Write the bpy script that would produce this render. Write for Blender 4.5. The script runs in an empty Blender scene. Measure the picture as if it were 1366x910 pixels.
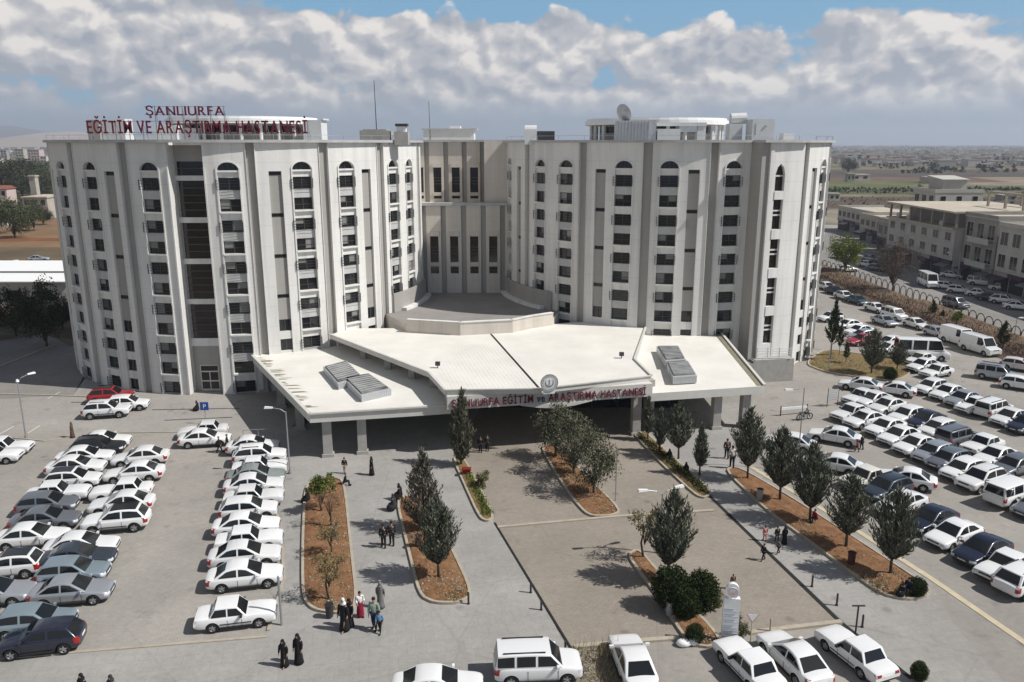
import bpy, bmesh, math, random
from mathutils import Vector, Matrix
random.seed(7)
R_ = math.radians
scene = bpy.context.scene
COL = scene.collection
# ------------------------------------------------------------------ camera model
F = 1067.0; CAMH = 26.0; TH = R_(13.9); CT, ST = math.cos(TH), math.sin(TH)
def ray(px, py):
    u = (px-683)/F; v = (455-py)/F
    return (u, CT+v*ST, -ST+v*CT)
def at(px, py, h=0.0):
    """where the sight line of a photo point meets height h"""
    d = ray(px, py); t = (h-CAMH)/d[2]
    return Vector((d[0]*t, d[1]*t, h))
def atY(px, py, Y):
    d = ray(px, py); t = Y/d[1]
    return Vector((d[0]*t, Y, CAMH+d[2]*t))
def proj(x, y, z):
    z -= CAMH; w = y*CT-z*ST; u = y*ST+z*CT
    return 683+F*x/w, 455-F*u/w
cam = bpy.data.cameras.new('camera'); camo = bpy.data.objects.new('camera', cam); COL.objects.link(camo)
camo.location = (0, 0, CAMH); camo.rotation_euler = (R_(90)-TH, 0, 0)
cam.sensor_width = 36; cam.lens = 36*F/1366; cam.clip_end = 30000; cam.clip_start = 0.5
scene.camera = camo

# ------------------------------------------------------------------ tags
def tag(o, label=None, cat=None, group=None, kind=None):
    if label: o['label'] = label
    if cat: o['category'] = cat
    if group: o['group'] = group
    if kind: o['kind'] = kind
    return o
def empty(name, loc=(0, 0, 0), rz=0, parent=None):
    o = bpy.data.objects.new(name, None); COL.objects.link(o)
    o.location = loc; o.rotation_euler = (0, 0, rz); o.empty_display_size = 0.3
    if parent: o.parent = parent
    return o
def link(name, me, parent=None):
    o = bpy.data.objects.new(name, me); COL.objects.link(o)
    if parent: o.parent = parent
    return o
def copy_tree(o, parent=None):
    c = o.copy(); COL.objects.link(c)
    if parent: c.parent = parent
    for ch in list(o.children): copy_tree(ch, c)
    return c

# ------------------------------------------------------------------ mesh builder
class MB:
    def __init__(s): s.v = []; s.f = []; s.m = []
    def quad(s, pts, m=0):
        n = len(s.v); s.v += [tuple(p) for p in pts]; s.f.append(tuple(range(n, n+len(pts)))); s.m.append(m)
    def mesh(s, V, Fs, m=0, M=None):
        n = len(s.v)
        s.v += [tuple(M @ Vector(p)) if M else tuple(p) for p in V]
        for f in Fs: s.f.append(tuple(n+i for i in f)); s.m.append(m)
    def box(s, x0, x1, y0, y1, z0, z1, m=0, M=None):
        V = [(x, y, z) for z in (z0, z1) for y in (y0, y1) for x in (x0, x1)]
        s.mesh(V, [(0,2,3,1),(4,5,7,6),(0,1,5,4),(2,6,7,3),(0,4,6,2),(1,3,7,5)], m, M)
    def prism(s, poly, z0, z1, m=0, mtop=None, M=None, mside=None):
        """poly counter-clockwise; z0/z1 number or per-vertex list"""
        n = len(poly)
        a = sum(poly[i][0]*poly[(i+1)%n][1]-poly[(i+1)%n][0]*poly[i][1] for i in range(n))
        if a < 0:
            poly = list(reversed(poly))
            if isinstance(z0, list): z0 = list(reversed(z0))
            if isinstance(z1, list): z1 = list(reversed(z1))
        Z0 = z0 if isinstance(z0, list) else [z0]*n
        Z1 = z1 if isinstance(z1, list) else [z1]*n
        V = [(p[0], p[1], Z0[i]) for i, p in enumerate(poly)]+[(p[0], p[1], Z1[i]) for i, p in enumerate(poly)]
        s.mesh(V, [tuple(range(n-1, -1, -1))], m, M)
        s.mesh(V, [tuple(range(n, 2*n))], m if mtop is None else mtop, M)
        s.mesh(V, [(i, (i+1) % n, n+(i+1) % n, n+i) for i in range(n)], m if mside is None else mside, M)
    def cyl(s, c, r, z0, z1, n=16, m=0, r1=None, cap=True, M=None):
        r1 = r if r1 is None else r1
        V = [(c[0]+r*math.cos(2*math.pi*i/n), c[1]+r*math.sin(2*math.pi*i/n), z0) for i in range(n)]
        V += [(c[0]+r1*math.cos(2*math.pi*i/n), c[1]+r1*math.sin(2*math.pi*i/n), z1) for i in range(n)]
        Fs = [(i, (i+1) % n, n+(i+1) % n, n+i) for i in range(n)]
        if cap: Fs += [tuple(range(n-1, -1, -1)), tuple(range(n, 2*n))]
        s.mesh(V, Fs, m, M)
    def tube(s, pts, r, n=6, m=0, r1=None):
        pts = [Vector(p) for p in pts]; k = len(pts)
        r1 = r if r1 is None else r1
        V = []
        for i, p in enumerate(pts):
            d = (pts[min(i+1, k-1)]-pts[max(i-1, 0)]).normalized()
            a = d.orthogonal().normalized(); b = d.cross(a)
            rr = r+(r1-r)*i/max(1, k-1)
            V += [p+(a*math.cos(2*math.pi*j/n)+b*math.sin(2*math.pi*j/n))*rr for j in range(n)]
        Fs = [(i*n+j, i*n+(j+1) % n, (i+1)*n+(j+1) % n, (i+1)*n+j) for i in range(k-1) for j in range(n)]
        Fs += [tuple(range(n-1, -1, -1)), tuple(range((k-1)*n, k*n))]
        s.mesh(V, Fs, m)
    def ball(s, c, rx, ry, rz, nu=10, nv=6, m=0):
        V = [(c[0], c[1], c[2]-rz)]
        for j in range(1, nv):
            t = -math.pi/2+math.pi*j/nv
            V += [(c[0]+rx*math.cos(t)*math.cos(2*math.pi*i/nu), c[1]+ry*math.cos(t)*math.sin(2*math.pi*i/nu), c[2]+rz*math.sin(t)) for i in range(nu)]
        V.append((c[0], c[1], c[2]+rz))
        Fs = [(0, 1+(i+1) % nu, 1+i) for i in range(nu)]
        for j in range(nv-2):
            o = 1+j*nu
            Fs += [(o+i, o+(i+1) % nu, o+nu+(i+1) % nu, o+nu+i) for i in range(nu)]
        o = 1+(nv-2)*nu; L = len(V)-1
        Fs += [(o+i, o+(i+1) % nu, L) for i in range(nu)]
        s.mesh(V, Fs, m)
    def data(s, name, mats, smooth=False):
        me = bpy.data.meshes.new(name)
        me.from_pydata(s.v, [], s.f)
        for m in mats: me.materials.append(m)
        me.polygons.foreach_set('material_index', s.m)
        if smooth: me.polygons.foreach_set('use_smooth', [True]*len(s.f))
        me.update()
        return me
    def build(s, name, mats, parent=None, smooth=False):
        return link(name, s.data(name, mats if isinstance(mats, (list, tuple)) else [mats], smooth), parent)

# ------------------------------------------------------------------ materials
def srgb(h):
    h = h.lstrip('#'); c = [int(h[i:i+2], 16)/255 for i in (0, 2, 4)]
    return tuple(x/12.92 if x <= .04045 else ((x+.055)/1.055)**2.4 for x in c)
def mat(name, col, rough=.8, var=.0, scale=3.0, metal=0.0, spec=.3, coords='Object', col2=None, island=0.0, detail=5, stretch=(1, 1, 1), bump=0.0, coat=0.0, objrand=0.0):
    m = bpy.data.materials.new(name); m.use_nodes = True
    nt = m.node_tree; b = nt.nodes['Principled BSDF']
    b.inputs['Roughness'].default_value = rough; b.inputs['Metallic'].default_value = metal
    b.inputs['Specular IOR Level'].default_value = spec
    if coat: b.inputs['Coat Weight'].default_value = coat; b.inputs['Coat Roughness'].default_value = .06
    c = (*col, 1)
    b.inputs['Base Color'].default_value = c
    m.diffuse_color = c
    if var or col2 or bump:
        tc = nt.nodes.new('ShaderNodeTexCoord'); mp = nt.nodes.new('ShaderNodeMapping'); mp.inputs['Scale'].default_value = stretch
        nt.links.new(tc.outputs[coords], mp.inputs['Vector'])
        nz = nt.nodes.new('ShaderNodeTexNoise'); nz.inputs['Scale'].default_value = scale; nz.inputs['Detail'].default_value = detail; nz.inputs['Roughness'].default_value = .62
        nt.links.new(mp.outputs[0], nz.inputs['Vector'])
        rp = nt.nodes.new('ShaderNodeValToRGB'); nt.links.new(nz.outputs['Fac'], rp.inputs['Fac'])
        a = tuple(x*(1-var) for x in col) if not col2 else col
        d = tuple(min(1, x*(1+var)) for x in col) if not col2 else col2
        rp.color_ramp.elements[0].position = .33; rp.color_ramp.elements[0].color = (*a, 1)
        rp.color_ramp.elements[1].position = .67; rp.color_ramp.elements[1].color = (*d, 1)
        src = rp.outputs['Color']
        if var or col2: nt.links.new(src, b.inputs['Base Color'])
        if bump:
            bp = nt.nodes.new('ShaderNodeBump'); bp.inputs['Strength'].default_value = bump; bp.inputs['Distance'].default_value = .05
            nt.links.new(nz.outputs['Fac'], bp.inputs['Height']); nt.links.new(bp.outputs[0], b.inputs['Normal'])
    else: src = None
    if island or objrand:
        mul = nt.nodes.new('ShaderNodeMix'); mul.data_type = 'RGBA'; mul.blend_type = 'MULTIPLY'; mul.inputs[0].default_value = 1
        if src: nt.links.new(src, mul.inputs[6])
        else: mul.inputs[6].default_value = c
        if island: g = nt.nodes.new('ShaderNodeNewGeometry'); out = g.outputs['Random Per Island']
        else: g = nt.nodes.new('ShaderNodeObjectInfo'); out = g.outputs['Random']
        k = island or objrand
        mr = nt.nodes.new('ShaderNodeMapRange'); mr.inputs[3].default_value = 1-k; mr.inputs[4].default_value = 1+k
        nt.links.new(out, mr.inputs[0])
        nt.links.new(mr.outputs[0], mul.inputs[7]); nt.links.new(mul.outputs[2], b.inputs['Base Color'])
    return m

# paving: base noise at two scales, stains and faint joints
def ground_mat(name, col, joint=0.0, js=(1.0, 1.0), rot=10, stain=.25, big=.12, rough=.92, tint=None):
    m = bpy.data.materials.new(name); m.use_nodes = True; nt = m.node_tree; N = nt.nodes; L = nt.links
    b = N['Principled BSDF']; b.inputs['Roughness'].default_value = rough; b.inputs['Specular IOR Level'].default_value = .2
    m.diffuse_color = (*col, 1)
    g = N.new('ShaderNodeNewGeometry')
    def noise(sc, det=6, ro=.6):
        n = N.new('ShaderNodeTexNoise'); n.inputs['Scale'].default_value = sc; n.inputs['Detail'].default_value = det; n.inputs['Roughness'].default_value = ro
        L.new(g.outputs['Position'], n.inputs['Vector']); return n.outputs['Fac']
    def rng(f, a, b_, lo, hi):
        r = N.new('ShaderNodeMapRange'); r.inputs[1].default_value = a; r.inputs[2].default_value = b_; r.inputs[3].default_value = lo; r.inputs[4].default_value = hi
        L.new(f, r.inputs[0]); return r.outputs[0]
    def mul(x, y):
        q = N.new('ShaderNodeMath'); q.operation = 'MULTIPLY'; L.new(x, q.inputs[0]); L.new(y, q.inputs[1]); return q.outputs[0]
    f = mul(rng(noise(.09), .3, .7, 1-big, 1+big), rng(noise(2.6, 8, .7), .3, .7, .9, 1.1))
    f = mul(f, rng(noise(.5, 5, .75), .56, .74, 1, 1-stain))
    f = mul(f, rng(noise(14, 3, .6), .3, .7, .93, 1.07))
    # oil spots and pale scuffs
    vo = N.new('ShaderNodeTexVoronoi'); vo.inputs['Scale'].default_value = .42; L.new(g.outputs['Position'], vo.inputs['Vector'])
    f = mul(f, rng(vo.outputs['Distance'], .05, .16, .72, 1.0))
    v2 = N.new('ShaderNodeTexVoronoi'); v2.feature = 'DISTANCE_TO_EDGE'; v2.inputs['Scale'].default_value = .11; L.new(g.outputs['Position'], v2.inputs['Vector'])
    f = mul(f, rng(v2.outputs['Distance'], .003, .007, .93, 1.0))
    f = mul(f, rng(noise(1.1, 7, .8), .62, .75, 1, 1.16))
    if joint:
        mp = N.new('ShaderNodeMapping'); mp.inputs['Rotation'].default_value = (0, 0, R_(-rot)); L.new(g.outputs['Position'], mp.inputs['Vector'])
        br = N.new('ShaderNodeTexBrick'); br.inputs['Scale'].default_value = 1; br.inputs['Brick Width'].default_value = js[0]; br.inputs['Row Height'].default_value = js[1]
        br.inputs['Mortar Size'].default_value = .018; br.inputs['Color1'].default_value = (1, 1, 1, 1); br.inputs['Color2'].default_value = (1-joint, 1-joint, 1-joint, 1); br.inputs['Mortar'].default_value = (1-2.5*joint,)*3+(1,)
        L.new(mp.outputs[0], br.inputs['Vector'])
        f = mul(f, br.outputs['Color'])
    mx = N.new('ShaderNodeMix'); mx.data_type = 'RGBA'; mx.inputs[6].default_value = (*col, 1); mx.inputs[7].default_value = (*(tint or tuple(x*1.12 for x in col)), 1)
    L.new(rng(noise(.22, 4), .35, .65, 0, 1), mx.inputs[0])
    vm = N.new('ShaderNodeVectorMath'); vm.operation = 'SCALE'; L.new(mx.outputs[2], vm.inputs[0]); L.new(f, vm.inputs['Scale'])
    L.new(vm.outputs[0], b.inputs['Base Color'])
    return m

M = {}
def clad_mat(name, col, hj=2.12, streak=.16):
    m = bpy.data.materials.new(name); m.use_nodes = True; nt = m.node_tree; N = nt.nodes; L = nt.links
    b = N['Principled BSDF']; b.inputs['Roughness'].default_value = .82; b.inputs['Specular IOR Level'].default_value = .25; m.diffuse_color = (*col, 1)
    g = N.new('ShaderNodeNewGeometry'); sp = N.new('ShaderNodeSeparateXYZ'); L.new(g.outputs['Position'], sp.inputs[0])
    def mm(op, a, b_=None):
        q = N.new('ShaderNodeMath'); q.operation = op
        for i, x in enumerate((a, b_)):
            if x is None: continue
            if isinstance(x, (int, float)): q.inputs[i].default_value = x
            else: L.new(x, q.inputs[i])
        return q.outputs[0]
    def rg(f, a, b_, lo, hi):
        r = N.new('ShaderNodeMapRange'); r.inputs[1].default_value = a; r.inputs[2].default_value = b_; r.inputs[3].default_value = lo; r.inputs[4].default_value = hi; L.new(f, r.inputs[0]); return r.outputs[0]
    def nz_(sc, st, det=6):
        mp = N.new('ShaderNodeMapping'); mp.inputs['Scale'].default_value = st; L.new(g.outputs['Position'], mp.inputs[0])
        n = N.new('ShaderNodeTexNoise'); n.inputs['Scale'].default_value = sc; n.inputs['Detail'].default_value = det; n.inputs['Roughness'].default_value = .6; L.new(mp.outputs[0], n.inputs['Vector']); return n.outputs['Fac']
    fr = mm('FRACT', mm('DIVIDE', mm('ADD', sp.outputs['Z'], 1.35), hj)); j = rg(mm('ABSOLUTE', mm('SUBTRACT', fr, .5)), .484, .488, 1., .88)
    f = mm('MULTIPLY', j, rg(nz_(1.1, (1, 1, .06)), .45, .75, 1.0, 1-streak))
    f = mm('MULTIPLY', f, rg(nz_(.25, (1, 1, .5)), .3, .7, .93, 1.05))
    f = mm('MULTIPLY', f, rg(nz_(3.5, (1, 1, .3)), .55, .8, 1., .92))
    vm = N.new('ShaderNodeVectorMath'); vm.operation = 'SCALE'; vm.inputs[0].default_value = col; L.new(f, vm.inputs['Scale']); L.new(vm.outputs[0], b.inputs['Base Color'])
    return m
M['white'] = clad_mat('wall_white', (.70, .685, .65), 2.12, .22); _w = mat('wall_plain', (.62, .61, .585), .85, .06, .35, stretch=(1, 1, .25), bump=.05)
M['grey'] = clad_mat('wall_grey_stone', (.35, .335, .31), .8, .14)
M['linkwall'] = clad_mat('wall_cream_panel', (.60, .55, .485), 1.2)
M['cornice'] = mat('cornice_metal', (.42, .42, .42), .5, .1, 1)
M['glass'] = mat('window_glass', (.012, .014, .016), .08, spec=.5)
M['glass2'] = mat('window_glass_brown', (.014, .010, .009), .10, spec=.45)
M['frame'] = mat('window_frame', (.07, .065, .06), .5)
M['wframe'] = mat('window_frame_white', (.6, .6, .58), .5)
M['blind'] = mat('window_blind', (.19, .19, .18), .8, island=.65)
M['iron'] = mat('dark_iron', (.055, .055, .06), .5, metal=.3)
M['roof'] = mat('roof_gravel', (.4, .39, .37), .9, .15, .6)
M['podroof'] = mat('podium_roof_felt', (.25, .235, .22), .9, .1, .4)
M['canopy'] = mat('canopy_roof_sheet', (.70, .675, .615), .6, .07, .3, stretch=(1, 1, 1))
M['canopy_edge'] = mat('canopy_fascia', (.58, .565, .52), .6, .06, .8)
M['soffit'] = mat('canopy_soffit', (.2, .19, .18), .9)
M['moss'] = mat('roof_stain', (.22, .2, .14), .9, .2, 2)
M['concrete'] = mat('concrete', (.36, .345, .32), .9, .1, 1.5)
M['kerb'] = mat('kerb_stone', (.38, .335, .265), .9, .12, 2)
M['red'] = mat('sign_red', (.14, .010, .028), .45)
M['darktext'] = mat('sign_dark', (.05, .05, .055), .5)
M['signwhite'] = mat('sign_white', (.8, .8, .78), .5)
M['silver'] = mat('galvanised_metal', (.5, .51, .52), .4, .08, 2, metal=.6)
M['unit'] = mat('white_metal_box', (.62, .63, .62), .5, .06, 1)
M['corr'] = mat('corrugated_screen', (.5, .51, .52), .45, .05, 2, metal=.3)
M['pole'] = mat('grey_pole', (.33, .34, .35), .45, metal=.4)
M['lampwhite'] = mat('lamp_head_white', (.75, .75, .73), .4)
M['tan'] = ground_mat('tan_paving', (.292, .272, .243), .05, (.4, .2), 10)
M['greypave'] = ground_mat('grey_paving', (.295, .282, .262), .05, (1.0, 1.0), 10, .18)
M['plaza'] = ground_mat('brown_paving', (.265, .232, .193), .07, (.4, .2), 12, .2)
M['asphalt'] = ground_mat('worn_asphalt', (.272, .253, .226), 0, stain=.3)
M['road'] = ground_mat('street_asphalt', (.22, .21, .195), 0, stain=.25)
M['slab'] = ground_mat('concrete_apron', (.295, .277, .252), .06, (3, 3), 9, .15)
M['soil'] = mat('red_soil', (.15, .072, .034), .95, .0, 1.6, coords='Object', col2=(.25, .135, .066), detail=8, bump=.4)
M['soilgreen'] = mat('soil_with_weeds', (.22, .13, .06), .95, 0, .8, col2=(.13, .12, .045), detail=8, bump=.4)
M['dryearth'] = mat('dry_brown_earth', (.2, .135, .085), .95, 0, .35, col2=(.12, .085, .055), detail=8, bump=.5)
M['line'] = mat('painted_line', (.55, .53, .48), .8, .2, 3)
M['yline'] = mat('cream_kerb_line', (.5, .43, .30), .9, .12, 1.5)
M['drain'] = mat('drain_channel', (.02, .02, .02), .7)
# ------------------------------------------------------------------ sky and light
SUN_EL, SUN_AZ = 48.0, 102.0       # azimuth clockwise from +Y
w = bpy.data.worlds.new('World'); scene.world = w; w.use_nodes = True
nt = w.node_tree; N = nt.nodes; L = nt.links
w.cycles.sampling_method = 'MANUAL'; w.cycles.sample_map_resolution = 512
bg = N['Background']; bg.inputs['Strength'].default_value = .1
sky = N.new('ShaderNodeTexSky'); sky.sky_type = 'NISHITA'; sky.sun_disc = False
sky.sun_elevation = R_(SUN_EL); sky.sun_rotation = R_(SUN_AZ); sky.altitude = 500; sky.air_density = 1.0; sky.dust_density = 1.5; sky.ozone_density = 1.5
tc = N.new('ShaderNodeTexCoord')
sep = N.new('ShaderNodeSeparateXYZ'); L.new(tc.outputs['Generated'], sep.inputs[0])
def mth(op, a, b=None, c=None, clamp=False):
    q = N.new('ShaderNodeMath'); q.operation = op; q.use_clamp = clamp
    for i, x in enumerate((a, b, c)):
        if x is None: continue
        if isinstance(x, (int, float)): q.inputs[i].default_value = x
        else: L.new(x, q.inputs[i])
    return q.outputs[0]
def mapr(f, a, b, lo, hi, smooth=False):
    r = N.new('ShaderNodeMapRange')
    if smooth: r.interpolation_type = 'SMOOTHSTEP'
    for i, x in enumerate((a, b, lo, hi)): r.inputs[i+1].default_value = x
    L.new(f, r.inputs[0]); return r.outputs[0]
elv = mth('ARCSINE', sep.outputs['Z'])                    # radians
azm = mth('ARCTAN2', sep.outputs['X'], sep.outputs['Y'])
def coords(sx, sy, ox=0., oy=0.):
    c = N.new('ShaderNodeCombineXYZ')
    L.new(mth('MULTIPLY_ADD', azm, sx, ox), c.inputs[0]); L.new(mth('MULTIPLY_ADD', elv, sy, oy), c.inputs[1]); return c.outputs[0]
def nz(vec, scale, det=8, rough=.55, dist=0.0):
    n = N.new('ShaderNodeTexNoise'); n.inputs['Scale'].default_value = scale; n.inputs['Detail'].default_value = det
    n.noise_dimensions = '2D'; n.inputs['Roughness'].default_value = rough; n.inputs['Distortion'].default_value = dist
    L.new(vec, n.inputs['Vector']); return n.outputs['Fac']
def mixc(f, a, b):
    q = N.new('ShaderNodeMix'); q.data_type = 'RGBA'
    if isinstance(f, (int, float)): q.inputs[0].default_value = f
    else: L.new(f, q.inputs[0])
    for i, x in ((6, a), (7, b)):
        if isinstance(x, tuple): q.inputs[i].default_value = (*x, 1)
        else: L.new(x, q.inputs[i])
    return q.outputs[2]
def dens(ox=0., oy=0.):
    """billowy cumulus field: rounded cells at three sizes, roughened"""
    v = coords(1., 1.3, 3.1+ox, .6+oy)
    wn = N.new('ShaderNodeTexNoise'); wn.inputs['Scale'].default_value = 16; wn.inputs['Detail'].default_value = 5; L.new(v, wn.inputs['Vector'])
    sb = N.new('ShaderNodeVectorMath'); sb.operation = 'SUBTRACT'; L.new(wn.outputs['Color'], sb.inputs[0]); sb.inputs[1].default_value = (.5, .5, .5)
    sc = N.new('ShaderNodeVectorMath'); sc.operation = 'SCALE'; L.new(sb.outputs[0], sc.inputs[0]); sc.inputs['Scale'].default_value = .055
    ad = N.new('ShaderNodeVectorMath'); L.new(v, ad.inputs[0]); L.new(sc.outputs[0], ad.inputs[1])
    tot = None
    for scl, wt in ((8.5, .44), (19., .32), (44., .15), (95., .04)):
        vo_ = N.new('ShaderNodeTexVoronoi'); vo_.voronoi_dimensions = '2D'; vo_.feature = 'SMOOTH_F1' if scl < 10 else 'F1';  vo_.inputs['Scale'].default_value = scl; L.new(ad.outputs[0], vo_.inputs['Vector'])
        t_ = mth('MULTIPLY', mth('SUBTRACT', 1., vo_.outputs['Distance']), wt); tot = t_ if tot is None else mth('ADD', tot, t_)
    return tot
d0 = dens(); d1 = dens(.007, .015)
big = nz(coords(1, 2.2, 8.3, 2.2), 5.0, 6, .55)
mid = nz(coords(1, 1.8, 1.3, 5.2), 13., 8, .6)
bank = mapr(elv, R_(6.4), R_(9.6), .35, -.16, True)
azf = mapr(azm, R_(-16), R_(4), .34, -.08, True)
azf = mth('MULTIPLY', azf, mapr(elv, R_(5.5), R_(8.0), 0., 1.))
high = mapr(elv, R_(12), R_(22), 0, -.10, True)
cov = mth('ADD', mth('ADD', mth('ADD', mth('SUBTRACT', d0, .17), bank), mth('MULTIPLY', mth('SUBTRACT', big, .5), .95)), mth('ADD', azf, high))
alpha = mapr(cov, .42, .55, 0, 1, True)
lit = mth('MULTIPLY_ADD', mth('SUBTRACT', d0, d1), 3.3, .47)
lit = mth('ADD', lit, mth('MULTIPLY', mth('SUBTRACT', big, .5), .7))
lit = mth('ADD', lit, mth('MULTIPLY', mth('SUBTRACT', mid, .5), .9), clamp=True)
lit = mth('MULTIPLY', lit, mapr(elv, R_(.8), R_(3.4), .4, 1., True))
K = 10.0
def k(h, s=1.0): return tuple(x*K*s for x in srgb(h))
ccol = mixc(mapr(lit, 0, .5, 0, 1, True), k('#a4abb7'), k('#c0c1c6'))
ccol = mixc(mapr(lit, .42, 1.0, 0, 1, True), ccol, k('#f0ebe6'))
blue = mixc(mapr(elv, R_(11), R_(20), .8, .0), sky.outputs[0], k('#7aaed3'))
col = mixc(alpha, blue, ccol)
haze = mixc(mapr(elv, R_(-1), R_(3), 0, 1), k('#8aa0b8'), k('#9dabbc'))
hz = mapr(elv, R_(.8), R_(3.9), .95, 0, True)
col = mixc(hz, col, haze)
dim = N.new('ShaderNodeVectorMath'); dim.operation = 'SCALE'; L.new(col, dim.inputs[0]); L.new(mapr(elv, R_(11), R_(20), 1., .60, True), dim.inputs['Scale'])   # upper dome dimmed to weaken ambient light and deepen shadows
L.new(dim.outputs[0], bg.inputs['Color'])
sun = bpy.data.lights.new('sun', 'SUN'); sun.energy = 5.0; sun.angle = R_(.53); sun.color = (1, .973, .935)
so = bpy.data.objects.new('sun', sun); COL.objects.link(so)
sd = Vector((math.sin(R_(SUN_AZ))*math.cos(R_(SUN_EL)), math.cos(R_(SUN_AZ))*math.cos(R_(SUN_EL)), math.sin(R_(SUN_EL))))
so.rotation_euler = sd.to_track_quat('Z', 'Y').to_euler(); so.location = sd*300
scene.view_settings.view_transform = 'Standard'; scene.view_settings.look = 'None'
scene.view_settings.exposure = 0; scene.view_settings.gamma = 1

# ------------------------------------------------------------------ ground
def sheet(name, pts, z, m, kind='structure', px=True):
    mb = MB(); P = [at(*p) if px else p for p in pts]
    a = sum(P[i][0]*P[(i+1) % len(P)][1]-P[(i+1) % len(P)][0]*P[i][1] for i in range(len(P)))
    if a < 0: P = P[::-1]
    mb.quad([(p[0], p[1], z) for p in P])
    return tag(mb.build(name, [m]), kind=kind)
# open country: fields in bands
gm = bpy.data.materials.new('open_country'); gm.use_nodes = True
nt2 = gm.node_tree; N2 = nt2.nodes; L2 = nt2.links; b2 = N2['Principled BSDF']; b2.inputs['Roughness'].default_value = .95; b2.inputs['Specular IOR Level'].default_value = .1
geo = N2.new('ShaderNodeNewGeometry'); mp = N2.new('ShaderNodeMapping'); mp.inputs['Scale'].default_value = (.0016, .0075, 0); mp.inputs['Rotation'].default_value = (0, 0, R_(4)); L2.new(geo.outputs['Position'], mp.inputs[0])
vo = N2.new('ShaderNodeTexVoronoi'); vo.inputs['Scale'].default_value = 1.6; L2.new(mp.outputs[0], vo.inputs['Vector'])
rp = N2.new('ShaderNodeValToRGB'); sp = N2.new('ShaderNodeSeparateColor'); L2.new(vo.outputs['Color'], sp.inputs[0]); L2.new(sp.outputs[0], rp.inputs[0])
els = rp.color_ramp.elements; rp.color_ramp.interpolation = 'CONSTANT'
for i, (p, c) in enumerate([(0, (.135, .10, .07)), (.2, (.16, .135, .085)), (.38, (.10, .075, .055)), (.52, (.11, .125, .05)), (.66, (.22, .18, .13)), (.84, (.13, .10, .065))]):
    e = els[i] if i < 2 else els.new(p); e.position = p; e.color = (*c, 1)
n3 = N2.new('ShaderNodeTexNoise'); n3.inputs['Scale'].default_value = .03; n3.inputs['Detail'].default_value = 10; n3.inputs['Roughness'].default_value = .7; L2.new(geo.outputs['Position'], n3.inputs['Vector'])
mr = N2.new('ShaderNodeMapRange'); mr.inputs[1].default_value = .3; mr.inputs[2].default_value = .7; mr.inputs[3].default_value = .6; mr.inputs[4].default_value = 1.4; L2.new(n3.outputs['Fac'], mr.inputs[0])
vm = N2.new('ShaderNodeVectorMath'); vm.operation = 'SCALE'; L2.new(rp.outputs[0], vm.inputs[0]); L2.new(mr.outputs[0], vm.inputs['Scale']); L2.new(vm.outputs[0], b2.inputs['Base Color'])
mb = MB(); mb.quad([(-9000, -400, 0), (9000, -400, 0), (9000, 12000, 0), (-9000, 12000, 0)])
tag(mb.build('ground', [gm]), kind='structure')

def kerb(name, pts, w=.22, h=.13, m='kerb', closed=False, px=True, z0=.0):
    P = [Vector(at(*p)[:2]) if px else Vector(p[:2]) for p in pts]
    n = len(P); mb = MB(); Lf = []; Rt = []
    for i in range(n):
        if closed: a, b = P[i-1], P[(i+1) % n]
        else: a, b = P[max(i-1, 0)], P[min(i+1, n-1)]
        d = (b-a).normalized(); q = Vector((-d.y, d.x))*w/2
        Lf.append(P[i]+q); Rt.append(P[i]-q)
    k_ = n if closed else n-1
    for i in range(k_):
        j = (i+1) % n
        mb.quad([(*Lf[i], z0+h), (*Rt[i], z0+h), (*Rt[j], z0+h), (*Lf[j], z0+h)])
        mb.quad([(*Rt[i], z0), (*Rt[j], z0), (*Rt[j], z0+h), (*Rt[i], z0+h)])
        mb.quad([(*Lf[j], z0), (*Lf[i], z0), (*Lf[i], z0+h), (*Lf[j], z0+h)])
    if not closed:
        for i in (0, n-1): mb.quad([(*Lf[i], z0), (*Rt[i], z0), (*Rt[i], z0+h), (*Lf[i], z0+h)])
    return tag(mb.build(name, [M[m]]), kind='structure')
def smoothpoly(P, n=4):
    """rounded closed outline (Chaikin)"""
    for _ in range(n-2):
        Q = []
        for i in range(len(P)):
            a, b = P[i], P[(i+1) % len(P)]
            Q += [(.8*a[0]+.2*b[0], .8*a[1]+.2*b[1]), (.2*a[0]+.8*b[0], .2*a[1]+.8*b[1])]
        P = Q
    return P
# hospital yard: one big worn-asphalt sheet, then the paved areas on top of it
sheet('parking_ground', [(-58, 20), (66, 20), (62, 92), (59, 150), (58, 262), (-20, 262), (-60, 190), (-58, 100)], .004, M['asphalt'], px=False)
sheet('parking_lot_paving', [(-60, 884), (355, 849), (376, 700), (330, 588), (236, 584), (0, 560), (-160, 556), (-200, 800)], .008, M['tan'])
sheet('access_road', [(-300, 905), (-60, 884), (355, 849), (376, 690), (330, 588), (388, 570), (420, 545), (640, 545), (640, 600), (760, 880), (790, 1400), (-300, 1400)], .012, M['greypave'])
sheet('service_apron', [(-200, 545), (98, 527), (115, 497), (345, 497), (430, 560), (388, 570), (330, 588), (236, 584), (0, 560), (-200, 556)], .012, M['slab'])
sheet('rear_road', [(-700, 560), (-200, 545), (98, 527), (130, 480), (60, 445), (-90, 470), (-700, 520)], .012, M['road'])
sheet('plaza_paving', [(640, 545), (850, 545), (850, 585), (948, 663), (1120, 830), (1125, 832), (760, 866), (660, 700), (612, 600)], .016, M['plaza'])
sheet('walkway_paving', [(850, 545), (1010, 535), (985, 618), (1240, 775), (1270, 830), (1500, 1100), (1330, 1100), (1130, 834), (948, 663), (850, 585)], .012, M['greypave'])
sheet('front_parking', [(760, 866), (1125, 832), (1215, 905), (1500, 1300), (780, 1300)], .020, M['asphalt'])
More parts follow.
